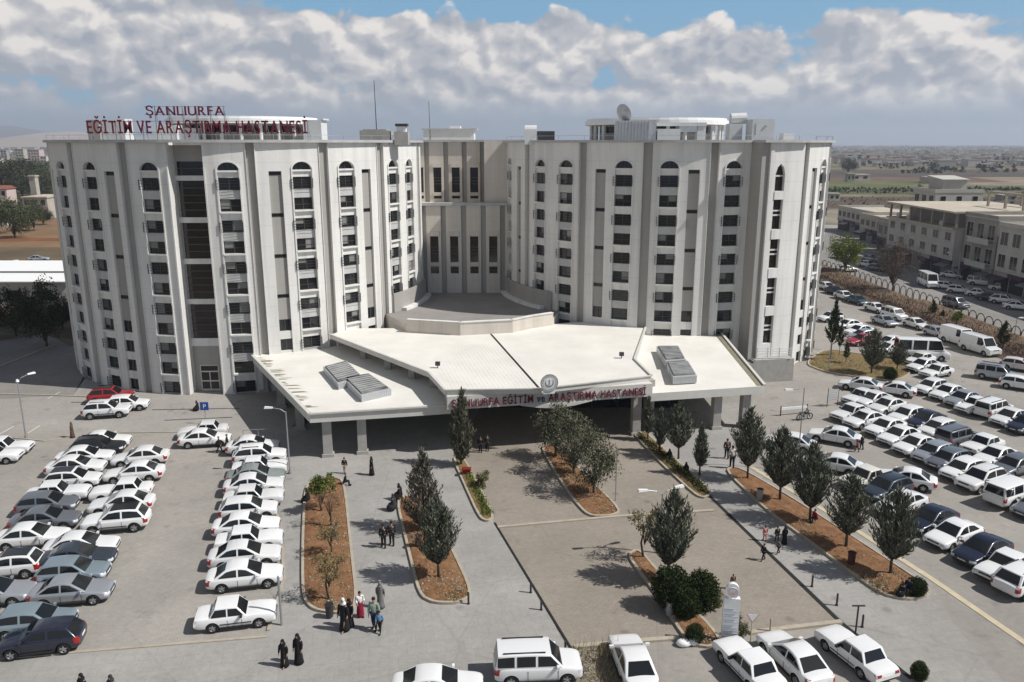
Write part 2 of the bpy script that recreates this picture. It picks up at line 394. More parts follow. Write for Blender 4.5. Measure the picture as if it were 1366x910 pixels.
sheet('street', [(68.5, 90), (84, 90), (84, 150), (90, 200), (97, 262), (60, 262), (65, 165)], .012, M['road'], px=False)
sheet('street_front', [(68.5, 20), (84, 20), (84, 90), (68.5, 90)], .012, M['road'], px=False)
sheet('shop_pavement', [(84, 20), (96, 20), (96, 150), (103, 200), (112, 262), (97, 262), (90, 200), (84, 150)], .10, M['slab'], px=False)
kerb('street_kerb', [(84, 20), (84, 150), (90, 200), (97, 262)], .3, .15, px=False)
# drain channels, kerb lines
kerb('drain', [(850, 583), (948, 663.5), (1121, 830.5), (1216, 906)], .28, .026, 'drain')
kerb('step_kerb', [(664, 704.5), (830, 689.5), (952, 682)], .25, .12)
kerb('plaza_kerb', [(660, 698), (762, 866)], .12, .06, 'drain')
kerb('lot_kerb', [(-60, 884), (355, 850)], .18, .07)
kerb('lot_kerb', [(358, 842), (379, 772), (374, 700), (338, 600)], .18, .10)
kerb('front_kerb', [(766, 865), (852, 857), (905, 853)], .3, .16)
kerb('front_kerb', [(1000, 846), (1122, 831.5)], .3, .16)
kerb('cream_kerb', [(1000, 622), (1120, 693), (1245, 774), (1366, 857), (1500, 952)], .42, .03, 'yline')
kerb('apron_kerb', [(-120, 570), (60, 589), (104, 583)], .15, .08)
kerb('apron_kerb', [(160, 578), (240, 577)], .15, .10)
kerb('apron_edge', [(-20, 526), (70, 528), (118, 530), (150, 535)], .2, .12)
kerb('rear_kerb', [(0, 490), (60, 466), (75, 461)], .25, .14)
for a, b in [((0, 579), (18, 569)), ((37, 578), (53, 568)), ((64, 532), (80, 523)), ((112, 537), (120, 531)), ((1090, 470), (1100, 474))]:
    kerb('parking_line', [a, b], .12, .014, 'line')
for a, b in [((203, 547), (320, 545)), ((220, 561), (310, 557)), ((95, 537), (120, 537))]:
    kerb('apron_joint', [a, b], .15, .03, 'drain')
# planting beds
def bed(pts, m='soil', rnd=True):
    P = [tuple(at(*p)[:2]) for p in pts]
    if rnd: P = smoothpoly(P)
    c = (sum(p[0] for p in P)/len(P), sum(p[1] for p in P)/len(P))
    mb = MB(); a = sum(P[i][0]*P[(i+1) % len(P)][1]-P[(i+1) % len(P)][0]*P[i][1] for i in range(len(P)))
    if a < 0: P = P[::-1]
    n = len(P); nr = 5
    V = []; Fs = []
    rr = random.Random(len(bpy.data.objects))
    for j in range(nr):
        t = j/nr
        V += [(p[0]+(c[0]-p[0])*t, p[1]+(c[1]-p[1])*t, .09+(.10*min(1, j))*(1+rr.uniform(-.4, .4))) for p in P]
    V.append((*c, .2))
    for j in range(nr-1): Fs += [(j*n+i, j*n+(i+1) % n, (j+1)*n+(i+1) % n, (j+1)*n+i) for i in range(n)]
    Fs += [((nr-1)*n+i, (nr-1)*n+(i+1) % n, nr*n) for i in range(n)]
    mb.mesh(V, Fs)
    tag(mb.build('planting_bed', [M[m]], smooth=True), kind='structure')
    kerb('bed_kerb', P, .17, .17, px=False, closed=True)
bed([(407, 652), (420, 640), (445, 638), (459, 643), (468, 730), (477, 812), (452, 820), (418, 815), (404, 798), (404, 720)])
bed([(529, 668), (545, 662), (562, 660), (600, 728), (631, 795), (612, 806), (580, 806), (560, 796), (545, 735)])
bed([(721, 596), (742, 594), (785, 640), (829, 683), (815, 690), (785, 690), (765, 668), (740, 630)])
bed([(836, 742), (852, 734), (878, 765), (945, 835), (962, 858), (946, 866), (918, 860), (880, 800)])
bed([(966, 628), (985, 624), (1060, 668), (1150, 726), (1238, 784), (1238, 797), (1210, 802), (1172, 793), (1085, 728), (1020, 680)])
bed([(604, 612), (616, 608), (640, 652), (659, 692), (650, 697), (640, 692), (620, 648)], 'soilgreen')
bed([(838, 572), (852, 570), (905, 618), (950, 658), (940, 666), (928, 662), (880, 618)], 'soilgreen')
bed([(1073, 486), (1100, 466), (1150, 474), (1196, 478), (1217, 498), (1196, 509), (1150, 505), (1100, 497)], 'soilgreen')
# hedge bank between yard and street, dry slope on the left, hills
mb = MB()
for x0, x1, y0, y1 in [(60.6, 69.0, 84, 100), (60.2, 68.4, 100, 130), (59.5, 66.6, 130, 170), (58.6, 63.5, 170, 215)]:
    ny = 16
    for i in range(ny):
        ya, yb = y0+(y1-y0)*i/ny, y0+(y1-y0)*(i+1)/ny
        mb.quad([(x0, ya, .02), (x0, yb, .02), (x0+2.2, yb, .7), (x0+2.2, ya, .7)][::-1])
        mb.quad([(x0+2.2, ya, .7), (x0+2.2, yb, .7), (x1, yb, .9), (x1, ya, .9)][::-1])
        mb.quad([(x1, ya, .9), (x1, yb, .9), (x1, yb, 0), (x1, ya, 0)][::-1])
tag(mb.build('bank', [M['dryearth']]), kind='structure')
sheet('dirt_field', [(-180, 205), (-95, 205), (-120, 300), (-230, 300)], .02, mat('orange_dirt', (.24, .14, .07), .95, 0, .09, coords='Object', col2=(.15, .10, .058), detail=9), px=False)
sheet('dirt_track', [(-190, 225), (-100, 226), (-104, 219), (-190, 216)], .03, mat('track_edge', (.17, .07, .03), .95, .2, .2), px=False)
def hills(name, pts, Y, depth, col, seed):
    rr = random.Random(seed); mb = MB(); n = len(pts)
    rows = [0, .35, .7, 1.0]
    V = []
    for j, t in enumerate(rows):
        for (px, py) in pts:
            p = atY(px, py, Y); hh = max(1, p.z)
            s = [0, .55, .86, 1][j]
            V.append((p.x*(1+.0*t), Y-depth*(1-t), hh*s*(1+rr.uniform(-.1, .1) if 0 < j < 3 else 1)))
    for (px, py) in pts:
        p = atY(px, py, Y); V.append((p.x, Y+depth, 0))
    Fs = [(j*n+i, j*n+i+1, (j+1)*n+i+1, (j+1)*n+i) for j in range(4) for i in range(n-1)]
    mb.mesh(V, Fs)
    return tag(mb.build(name, [mat(name+'_earth', col, .95, .15, .002, coords='Object')], smooth=True), kind='structure')
hills('hills', [(-700, 192), (-450, 178), (-260, 182), (-120, 172), (-40, 170), (0, 170), (14, 167.5), (40, 173), (60, 176), (90, 180), (140, 183), (220, 184), (300, 186), (420, 188), (520, 191)], 7500, 1800, (.12, .12, .11), 3)
hills('pale_hill', [(48, 192), (56, 186), (64, 178.5), (78, 175.5), (105, 175.5), (120, 178), (150, 181), (200, 184), (260, 190)], 4200, 700, (.34, .28, .23), 5)
# ------------------------------------------------------------------ hospital
hosp = empty('hospital_building', (-6, 95, 0))
tag(hosp, 'white and grey hospital with two round ribbed towers and a wide cream entrance canopy', 'building')
HO = Vector(hosp.location)
def hlink(o, parent=hosp):
    o.parent = parent
    if parent is hosp: o.location = o.location-HO
    return o
def pol(c, r, a, z):
    a = R_(a); return (c[0]+r*math.sin(a), c[1]-r*math.cos(a), z)
def slab(mb, c, a0, a1, z0, z1, rin, rout, m=0, step=3.0):
    n = max(1, math.ceil((a1-a0)/step)); A = [a0+(a1-a0)*i/n for i in range(n+1)]
    for i in range(n):
        p, q = A[i], A[i+1]
        mb.quad([pol(c, rout, p, z0), pol(c, rout, q, z0), pol(c, rout, q, z1), pol(c, rout, p, z1)], m)
        mb.quad([pol(c, rin, p, z1), pol(c, rout, p, z1), pol(c, rout, q, z1), pol(c, rin, q, z1)], m)
        mb.quad([pol(c, rout, p, z0), pol(c, rin, p, z0), pol(c, rin, q, z0), pol(c, rout, q, z0)], m)
    mb.quad([pol(c, rin, a0, z0), pol(c, rout, a0, z0), pol(c, rout, a0, z1), pol(c, rin, a0, z1)], m)
    mb.quad([pol(c, rout, a1, z0), pol(c, rin, a1, z0), pol(c, rin, a1, z1), pol(c, rout, a1, z1)], m)
WT, WH, WP = 22.62, 1.26, 2.125        # top of first window, height, spacing
ZT = 26.05
MW = [M['glass'], M['frame'], M['blind'], M['iron'], M['wframe']]
rw = random.Random(11)
def window_mb(mb, c, R, a0, a1, z0, z1, kind='w', k=0):
    """glass, frame bars, blinds and (upper row of each storey) a projecting rail"""
    da = math.degrees(1/R)
    g = R-.36
    am = (a0+a1)/2
    slab(mb, c, a0, a1, z0, z1, g-.1, g, 0)
    f = .07*da
    slab(mb, c, a0, a0+f, z0, z1, g, g+.07, 1); slab(mb, c, a1-f, a1, z0, z1, g, g+.07, 1)
    slab(mb, c, a0+f, a1-f, z1-.07, z1, g, g+.07, 1); slab(mb, c, a0+f, a1-f, z0, z0+.07, g, g+.07, 1)
    if (a1-a0)/da > 1.0 and z1-z0 > .6: slab(mb, c, am-f*.5, am+f*.5, z0+.07, z1-.07, g, g+.06, 1)
    if kind == 'w' and z1-z0 > .8:
        if rw.random() < .42:
            s = rw.choice([(a0+f, am-f), (am+f, a1-f)]); hh = rw.uniform(.3, 1.0)
            slab(mb, c, s[0], s[1], z0+.07+(z1-z0-.14)*(1-hh), z1-.07, g, g+.02, 2)
        if k % 2 == 0:
            e = .18*da
            for j in range(4):
                zz = z0+.12+j*(z1-z0-.1)/4
                slab(mb, c, a0-e, a1+e*.2, zz, zz+.028, R+.12, R+.15, 3, 6)
            for aa in (a0-e, a1+e*.2): slab(mb, c, aa-.014*da, aa+.014*da, z0+.1, z1-.15, R-.1, R+.15, 3)
        else: slab(mb, c, a0+f, a1-f, z0+(z1-z0)*.42, z0+(z1-z0)*.42+.05, g, g+.05, 1)
def arch_window_mb(mb, c, R, a0, a1, zb, h):
    n = 12; g = R-.36; am = (a0+a1)/2; hw = (a1-a0)/2
    pts = [(am-hw*math.cos(math.pi*i/n), zb+h*math.sin(math.pi*i/n)) for i in range(n+1)]
    for i in range(n):
        mb.quad([pol(c, g, pts[i][0], zb), pol(c, g, pts[i+1][0], zb), pol(c, g, pts[i+1][0], pts[i+1][1]), pol(c, g, pts[i][0], pts[i][1])], 0)
    da = math.degrees(1/R)
    for q in (-.5, 0, .5):
        a = am+hw*q; slab(mb, c, a-.025*da, a+.025*da, zb, zb+h*math.sqrt(max(0, 1-q*q))-.02, g, g+.05, 1)
minor = MB()
def tower(c, R, bays, big, raised=None):
    mb = MB(); wins = []
    rin = R-.9; da = math.degrees(1/R)
    last = -100.0
    bays = sorted(bays, key=lambda b: b[1])
    def wall(a0, a1, z0=0., z1=ZT, ro=None, m=0):
        if a1-a0 > .01: slab(mb, c, a0, a1, z0, z1, rin, R if ro is None else ro, m)
    for kind, a0, a1 in bays:
        if kind == 's':
            wall(last, a0-.06*da); 
            slab(mb, c, a0-.06*da, a0, 0, ZT, rin, R+.10, 0); slab(mb, c, a1, a1+.06*da, 0, ZT, rin, R+.10, 0)
            wall(a0, a1, ro=R-.30, m=1); last = a1+.06*da; continue
        wall(last, a0-.14*da)
        if kind in 'wt':     # raised white frame each side of the column
            slab(mb, c, a0-.14*da, a0, 0, WT+1.0, rin, R+.09, 0); slab(mb, c, a1, a1+.14*da, 0, WT+1.0, rin, R+.09, 0)
            slab(mb, c, a0-.14*da, a0, WT+1.0, ZT, rin, R, 0); slab(mb, c, a1, a1+.14*da, WT+1.0, ZT, rin, R, 0)
        else:
            slab(mb, c, a0-.14*da, a0, 0, ZT, rin, R, 0); slab(mb, c, a1, a1+.14*da, 0, ZT, rin, R, 0)
        last = a1+.14*da
        wd = (a1-a0)/da
        isbig = (kind, a0, a1) in big
        if kind == 'w':
            za = WT+.72; ha = min(.8, wd*.5)
            n = 12; am = (a0+a1)/2; hw = (a1-a0)/2
            pts = [(am-hw*math.cos(math.pi*i/n), za+ha*math.sin(math.pi*i/n)) for i in range(n+1)]
            for i in range(n):
                (p, zp), (q, zq) = pts[i], pts[i+1]
                mb.quad([pol(c, R, p, zp), pol(c, R, q, zq), pol(c, R, q, ZT), pol(c, R, p, ZT)], 0)
                mb.quad([pol(c, R, p, zp), pol(c, rin, p, zp), pol(c, rin, q, zq), pol(c, R, q, zq)], 0)
                # raised trim over the arch
                k2 = 1.13; P0 = (am+(p-am)*k2, za+(zp-za)*k2+.03); Q0 = (am+(q-am)*k2, za+(zq-za)*k2+.03)
                mb.quad([pol(c, R+.07, p, zp), pol(c, R+.07, q, zq), pol(c, R+.07, Q0[0], Q0[1]), pol(c, R+.07, P0[0], P0[1])], 0)
                mb.quad([pol(c, R+.07, P0[0], P0[1]), pol(c, R+.07, Q0[0], Q0[1]), pol(c, R-.02, Q0[0], Q0[1]), pol(c, R-.02, P0[0], P0[1])], 0)
            t = MB() if isbig else minor
            arch_window_mb(t, c, R, a0, a1, za, ha)
            if isbig: wins.append(('arched_window', t))
            slab(mb, c, a0, a1, za-.17, za, rin, R+.0, 0)
            slab(mb, c, a0, a1, WT, za-.17, rin, R-.2, 0)
            for k in range(11):
                z1 = WT-WP*k; z0 = z1-WH
                if k == 10: z0 = max(.12, z0)
                t = MB() if isbig else minor
                window_mb(t, c, R, a0, a1, z0, z1, 'w', k)
                if isbig: wins.append(('window', t))
                zn = WT-WP*(k+1) if k < 10 else 0.
                if k % 2 == 0: slab(mb, c, a0, a1, zn, z0, rin, R-.2, 2)
                else:
                    slab(mb, c, a0, a1, zn, z0-.16, rin, R-.16, 0); slab(mb, c, a0-.02*da, a1+.02*da, z0-.16, z0, rin, R+.13, 0)
        elif kind == 'p':
            wall(a0, a1, 23.22, ZT)
            z = 23.22
            for j in range(4):
                t = minor; window_mb(t, c, R, a0, a1, 22.8-4.25*j, 23.22-4.25*j, 'p')
                zl = 22.8-4.25*j; zn = 23.22-4.25*(j+1) if j < 3 else WT-WP*7
                slab(mb, c, a0, a1, zn, zl, rin, R-.26, 1)
            for k in range(7, 11):
                z1 = WT-WP*k; z0 = max(.12, z1-WH)
                window_mb(minor, c, R, a0, a1, z0, z1, 'p', k)
                zn = WT-WP*(k+1) if k < 10 else 0.
                slab(mb, c, a0, a1, zn, z0, rin, R-.14, 0)
        elif kind == 't':      # recessed stair bay with tall brown glazing
            rb = R-1.5
            slab(mb, c, a0, a1, 0, 5.0, R-2.3, rb, 1); slab(mb, c, a0, a1, 24.2, ZT, R-2.3, rb, 1)
            for j in range(5):
                z1 = 24.2-1.0-4.25*j+1.0; z0 = z1-3.75 if j else z1-1.35
                zt = z1; 
            spans = [(22.8, 24.2)]+[(18.6-4.25*j, 22.3-4.25*j) for j in range(4)]
            zs = 24.2
            for (z0, z1) in spans:
                if z1 < zs: slab(mb, c, a0, a1, z1, zs, R-2.3, rb+.12, 0)
                t = MB(); e = .25*da
                slab(t, c, a0+e, a1-e, z0, z1, rb-.15, rb-.05, 0)
                for q in range(1, 5 if z1-z0 > 2 else 2):
                    zz = z0+(z1-z0)*q/(5 if z1-z0 > 2 else 2); slab(t, c, a0+e, a1-e, zz-.05, zz+.05, rb-.05, rb+.04, 1)
                slab(mb, c, a0, a0+e, z0, z1, R-2.3, rb+.02, 1); slab(mb, c, a1-e, a1, z0, z1, R-2.3, rb+.02, 1)
                wins.append(('stair_window', t)); zs = z0
            slab(mb, c, a0, a1, 5.0, zs, R-2.3, rb+.12, 0)
            slab(mb, c, a0-.14*da, a0, 0, ZT, R-2.3, rin, 0); slab(mb, c, a1, a1+.14*da, 0, ZT, R-2.3, rin, 0)
            d = MB()        # double entrance door
            a = (a0+a1)/2; w2 = 1.05*da
            slab(d, c, a-w2, a+w2, .05, 2.9, rb+.0, rb+.06, 1)
            for (x0, x1) in ((-w2+.1*da, -.06*da), (.06*da, w2-.1*da)):
                slab(d, c, a+x0, a+x1, .25, 1.05, rb+.06, rb+.08, 0); slab(d, c, a+x0, a+x1, 1.2, 2.1, rb+.06, rb+.08, 0)
            slab(d, c, a-w2+.1*da, a+w2-.1*da, 2.25, 2.8, rb+.06, rb+.08, 0)
            wins.append(('double_door', d))
    wall(last, 100)
    # back half, plain with ribs
    a = 100
    while a < 260:
        slab(mb, c, a, a+16, 0, ZT, rin, R, 0); slab(mb, c, a+16, a+20, 0, ZT, rin, R-.3, 1); a += 20
    # parapet cap, roof and inner core
    slab(mb, c, -100, 260, ZT, ZT+.28, R-.6, R+.42, 3)
    n = 72
    mb.quad([pol(c, R-.55, 360*i/n, ZT-.25) for i in range(n)], 4)
    slab(mb, c, -100, 260, .0, ZT-.3, R-2.6, R-2.3, 1, 6)
    if raised:
        a0, a1 = raised; ro = R+2.3; rm = R+.002
        am0 = a0+2.4
        # protruding stair bay: grey corner, white ribs, tall pointed windows
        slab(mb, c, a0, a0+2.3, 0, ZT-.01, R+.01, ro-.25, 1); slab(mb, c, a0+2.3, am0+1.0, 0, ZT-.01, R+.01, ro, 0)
        w0, w1 = am0+2.0, am0+5.2
        slab(mb, c, am0+1.0, w0, 0, ZT-.01, R+.01, ro-.1, 0); slab(mb, c, w1, a1, 0, ZT-.01, R+.01, ro-.1, 0)
        slab(mb, c, w0, w1, 23.9, ZT-.01, R+.01, ro-.1, 0)
        slab(mb, c, a0-.3, a1+.3, ZT+.002, ZT+.282, R+.44, ro+.4, 3)
        zs = 23.9
        for i, (z0, z1) in enumerate([(21.0, 23.9)]+[(16.9-4.25*j, 20.1-4.25*j) for j in range(4)]):
            if z1 < zs: slab(mb, c, w0, w1, z1, zs, R+.01, ro-.02, 0)
            t = MB(); slab(t, c, w0, w1, z0, z1, ro-.6, ro-.5, 0)
            for q in ((.45, .6) if i else (.52,)):
                zz = z0+(z1-z0)*q; slab(t, c, w0, w1, zz, zz+.16, ro-.5, ro-.38, 4)
            slab(t, c, w0, w0+.2, z0, z1, ro-.5, ro-.42, 1); slab(t, c, w1-.2, w1, z0, z1, ro-.5, ro-.42, 1)
            if i == 0:      # pointed head
                wm = (w0+w1)/2
                for (p, q) in ((w0, wm), (w1, wm)):
                    A = [pol(c, ro-.1, p, z1-1.1), pol(c, ro-.1, p+(q-p)*.35, z1-.42), pol(c, ro-.1, q, z1), pol(c, ro-.1, p, z1)]
                    B = [pol(c, ro-.45, p, z1-1.1), pol(c, ro-.45, p+(q-p)*.35, z1-.42), pol(c, ro-.45, q, z1), pol(c, ro-.45, p, z1)]
                    if p > q: A = A[::-1]; B = B[::-1]; 
                    mb.quad(A, 0)
                    for i_ in range(4): mb.quad([A[i_], A[(i_+1) % 4], B[(i_+1) % 4], B[i_]], 0)
            slab(mb, c, w0, w1, z0, z1, R+.01, ro-.62, 1)
            wins.append(('stair_window', t)); zs = z0
        slab(mb, c, w0, w1, 0, zs, R+.01, ro-.15, 0)
    t = mb.build('tower', [M['white'], M['grey'], mat('spandrel_panel', (.47, .465, .45), .85, .08, .8), M['cornice'], M['roof']])
    hlink(t)
    for nm, wmb in wins:
        ms = [M['glass2'], M['frame'], M['blind'], M['iron'], M['wframe']] if nm in ('stair_window', 'double_door') else MW
        if nm == 'double_door': ms = [M['glass2'], M['wframe']]
        wmb.build(nm, ms, t)
    return t
LC, LR = (-33.2, 102.8), 21.6
RC, RR = (19.9, 108.2), 20.6
Lb = [('p', -73, -69.5), ('s', -66, -63.6), ('p', -56, -53), ('w', -46.4, -40.2), ('s', -37.2, -34.6), ('w', -30.4, -25.2), ('p', -22.3, -18.7), ('s', -16.7, -14.0),
      ('w', -10.6, -5.4), ('t', -2.6, 6.6), ('w', 10.0, 15.5), ('s', 17.6, 19.8), ('p', 23.1, 26.5), ('w', 29.4, 34.8), ('s', 37.2, 39.8), ('w', 43.0, 48.2),
      ('p', 51.0, 54.4), ('s', 57.2, 60.0), ('w', 62.4, 67.6), ('w', 72.8, 78.0), ('s', 84, 87)]
Rb = [('w', -80.5, -75.3), ('p', -69.4, -66.0), ('s', -62.3, -59.6), ('w', -56.3, -51.0), ('w', -44.8, -39.2), ('s', -36.8, -34.1), ('p', -31.2, -27.7), ('w', -24.7, -19.3), ('s', -16.2, -13.4),
      ('w', -11.0, -5.6), ('p', -2.7, .8), ('s', 3.7, 6.3), ('w', 8.6, 13.9), ('w', 32.0, 35.8), ('s', 38.6, 41.3), ('p', 44.6, 48.3), ('w', 51.6, 57.0), ('s', 61, 64), ('w', 68, 73), ('s', 80, 83)]
bigL = [b for b in Lb if b[0] == 'w' and b[1] in (-10.6, 10.0, 29.4, 43.0)]
bigR = [b for b in Rb if b[0] == 'w' and b[1] in (-24.7, -11.0, 8.6)]
tL = tower(LC, LR, Lb, bigL); tR = tower(RC, RR, Rb, bigR, raised=(16.6, 31.0))
# link block between the towers
lb = MB(); LX = (-16.5, 5.0)
lw = []
def linkwall(Y, X0, X1, z0, z1, xs, strips, wz, sz, back):
    """flat front at Y pierced by tall windows; front faces built in strips"""
    xs = sorted(xs); W2 = .55
    cuts = [X0]
    ev = sorted([(x-W2, x+W2, 'w') for x in xs]+[(s-.33, s+.33, 's') for s in strips])
    cur = X0
    for a, b, kd in ev:
        if a < X0 or b > X1: continue
        lb.box(cur, a, Y, Y+.8, z0, z1, 0)
        if kd == 's': lb.box(a, b, Y+.25, Y+.8, z0, z1, 1)
        else:
            lb.box(a, b, Y, Y+.8, wz[1], z1, 0); lb.box(a-.12, b+.12, Y-.14, Y-.002, wz[1]+.002, wz[1]+.6, 0)
            lb.box(a-.06, b+.06, Y-.10, Y-.003, wz[0]-.45, wz[0]-.02, 0)
            lb.box(a, b, Y+.1, Y+.8, sz[1], wz[0], 0); lb.box(a, b, Y, Y+.8, z0, sz[0], 0)
            t = MB(); t.box(a, b, Y+.3, Y+.4, wz[0], wz[1], 0)
            for q in (.34, .46, .58): zz = wz[0]+(wz[1]-wz[0])*q; t.box(a, b, Y+.22, Y+.3, zz-.06, zz+.06, 1)
            t.box(a, a+.07, Y+.2, Y+.3, wz[0], wz[1], 1); t.box(b-.07, b, Y+.2, Y+.3, wz[0], wz[1], 1)
            t.box(a, b, Y+.3, Y+.4, sz[0], sz[1], 0); t.box(a, b, Y+.22, Y+.3, (sz[0]+sz[1])/2-.04, (sz[0]+sz[1])/2+.04, 1)
            lw.append(t)
        cur = b
    lb.box(cur, X1, Y, Y+.8, z0, z1, 0)
    lb.box(X0, X1, Y+.8, back, z0, z1-.01, 0)
YL, YU = 105.5, 112.0
def lx(p, Y): return (p-683)/1067*Y/.999
linkwall(YL, -16, 4, 0, 18.1, [lx(p, YL) for p in (579.5, 606, 632.6, 658)], [lx(p, YL) for p in (566, 592, 619, 645, 670.5)], (10.65, 14.1), (9.14, 10.05), YU)
lb.box(-16, 4, YL-.25, YL+.6, 18.1, 18.45, 2)
linkwall(YU, -16, 4, 18.0, ZT+.1, [lx(p, YU) for p in (562, 585.5, 609.5, 633.5)], [lx(p, YU) for p in (572, 597, 621, 644.5)], (19.4, 22.76), (18.55, 19.0), 124)
lb.box(-16.3, 4.3, YU-.35, YU+.5, ZT+.1, ZT+.38, 2)
lb.box(-3.6, 4, YL+.6, YU-.36, 18.46, ZT+.3, 0)      # side wing beside the right tower
t = lb.build('link_block', [M['linkwall'], M['grey'], M['cornice'], M['roof']]); hlink(t)
for x in lw: x.build('tall_window', [M['glass2'], M['frame']], t)
# podium in front of the link block
pd = MB()
front = [at(542.5, 427, 7.1), at(614, 431, 7.1), at(684, 427.5, 7.1), at(711, 422, 7.1), at(738, 418, 7.1)]
FP = [(p.x, p.y) for p in front]
poly = FP+[(4.0, 105.4), (-15.5, 105.4), (-14.5, 92)]
pd.prism([FP[0]]+FP[1:]+[(8, 104), (4, 105.4), (-15.5, 105.4), (-17, 96)], 0, 6.55, 0, 1)
for i in range(4):
    a, b = Vector(FP[i]), Vector(FP[i+1]); d = (b-a).normalized(); q = Vector((-d.y, d.x))*.4
    pd.prism([a, b, b+q, a+q], 6.552, 7.1, 0); o = Vector((-d.y, d.x))*-.08
    pd.prism([a+o, b+o, b+q*1.1, a+q*1.1], 7.102, 7.2, 2)
slab(pd, LC, 62, 92, 6.56, 8.8, LR+.11, LR+.32, 3); slab(pd, RC, -92, -47, 6.56, 8.8, RR+.11, RR+.32, 3)
slab(pd, LC, 66, 92, 6.56, 6.9, LR+.33, LR+1.0, 2); slab(pd, RC, -92, -50, 6.56, 6.9, RR+.33, RR+1.0, 2)
hlink(pd.build('podium', [M['linkwall'], M['podroof'], M['white'], M['grey']]))
# ------------------------------------------------------------------ entrance canopy
cz = 5.7
cb = MB()
C1 = [at(593, 521, cz), at(572, 498, cz), at(440, 447, cz)]
C2 = [at(865, 427, cz), at(846.5, 480, cz), at(869, 502, cz)]
ridge_b = at(655, 446, cz+.0); ridge_f = at(720, 519, cz)
leftp = [C1[0], C1[1], C1[2], Vector((-18.5, 88, cz)), ridge_b+Vector((0, 3, 0)), ridge_f]
rightp = [ridge_f, ridge_b+Vector((0, 3, 0)), Vector((10, 92, cz)), C2[0], C2[1], C2[2]]
for P in (leftp, rightp):
    cb.prism([(p.x, p.y) for p in P], cz-.4, cz, 1, 0)
# dark open joint between the two sheets, thin raised edge trims
def trim(mb, pts, w, z0, z1, m):
    pts = [Vector(p[:2]) for p in pts]
    for a, b in zip(pts, pts[1:]):
        d = (b-a).normalized(); q = Vector((-d.y, d.x))*w/2
        mb.prism([a+q, a-q, b-q, b+q], z0, z1, m)
trim(cb, [ridge_f, ridge_b], .16, cz+.002, cz+.05, 3)
for P in ([C1[0], C1[1], C1[2]], [C2[0], C2[1], C2[2]]): trim(cb, P, .22, cz+.003, cz+.16, 1)
trim(cb, [ridge_f, C2[2]], .2, cz+.004, cz+.10, 1); trim(cb, [C1[0], ridge_f], .2, cz+.004, cz+.10, 1)
trim(cb, [C2[2]-Vector((.2, 0, 0)), C2[1]-Vector((.2, 0, 0)), C2[0]-Vector((.2, 0, 0))], .3, 3.9, cz-.402, 1)
# standing seams of the sheet
for k_ in range(1, 22):
    p = C1[0].lerp(ridge_f, k_/22); d = (ridge_b-ridge_f).normalized(); L_ = 15.0*(.5+.5*k_/22)+3
    q = p+d*min(L_, 19); trim(cb, [p+d*.25, q], .035, cz+.002, cz+.010, 0)
    p = ridge_f.lerp(C2[2], k_/22); d2 = (C2[0]-C2[2]).normalized()
# sign fascia
fl, fr = at(597, 548, 4.05), at(870, 529.5, 4.05)
fl, fr = Vector(fl[:2]), Vector(fr[:2]); fd = (fr-fl).normalized(); fn = Vector((fd.y, -fd.x))
cb.prism([fl, fr, fr-fn*.5, fl-fn*.5], 4.1, cz-.42, 1)
cb.prism([fl-fn*.5, fr-fn*.5, fr-fn*1.2, fl-fn*1.2], cz-.9, cz-.42, 1)
mid = fl.lerp(fr, .52)
cb.prism([(mid-fd*3.2)+fn*.06, (mid+fd*3.2)+fn*.06, (mid+fd*3.2)-fn*.3, (mid-fd*3.2)-fn*.3], [4.09, 4.09, 4.09, 4.09], [4.2]*4, 1)
bow = [(-3.2, 4.08), (-1.6, 3.78), (0, 3.62), (1.6, 3.78), (3.2, 4.08)]
for (x0, z0), (x1, z1) in zip(bow, bow[1:]):
    A = mid+fd*x0+fn*.1; B = mid+fd*x1+fn*.1; A2 = A-fn*.4; B2 = B-fn*.4
    cb.mesh([(*A, z0), (*B, z1), (*B, 4.09), (*A, 4.09), (*A2, z0), (*B2, z1), (*B2, 4.09), (*A2, 4.09)], [(0, 1, 2, 3), (7, 6, 5, 4), (4, 5, 1, 0), (3, 2, 6, 7)], 1)
# left wing
wl = [at(413, 553, 4.1), at(337, 475, 4.1), Vector((-27.0, 83.5, 0)), Vector((-16, 92, 0)), Vector((-4.6, 90, 0)), at(601, 541, 4.1)]
cb.prism([(p.x, p.y) for p in wl], 3.35, 4.1, 1, 0)
trim(cb, [wl[5], wl[0], wl[1]], .3, 4.102, 4.24, 1)
# right wing, rising a little to the back
wr = [at(868, 525, 4.2), at(1020, 515, 4.2), at(962, 445, 5.0), Vector((23, 92, 0)), Vector((13, 94, 0)), Vector((11.2, 76, 0))]
zr = [4.2, 4.2, 5.0, 5.1, 5.1, 4.4]
cb.prism([(p.x, p.y) for p in wr], [z-.75 for z in zr], zr, 1, 0)
a, b = wr[1], wr[2]
d = (Vector(b[:2])-Vector(a[:2])).normalized(); q = Vector((-d.y, d.x))*.13
cb.prism([Vector(a[:2])+q, Vector(b[:2])+q, Vector(b[:2])-q, Vector(a[:2])-q], [4.203, 5.003, 5.003, 4.203], [4.36, 5.16, 5.16, 4.36], 1)
q2 = q*5.5
cb.prism([Vector(a[:2])+q2, Vector(b[:2])+q2, Vector(b[:2])+q*1.1, Vector(a[:2])+q*1.1], [4.202, 5.002, 5.002, 4.202], [4.21, 5.01, 5.01, 4.21], 2)
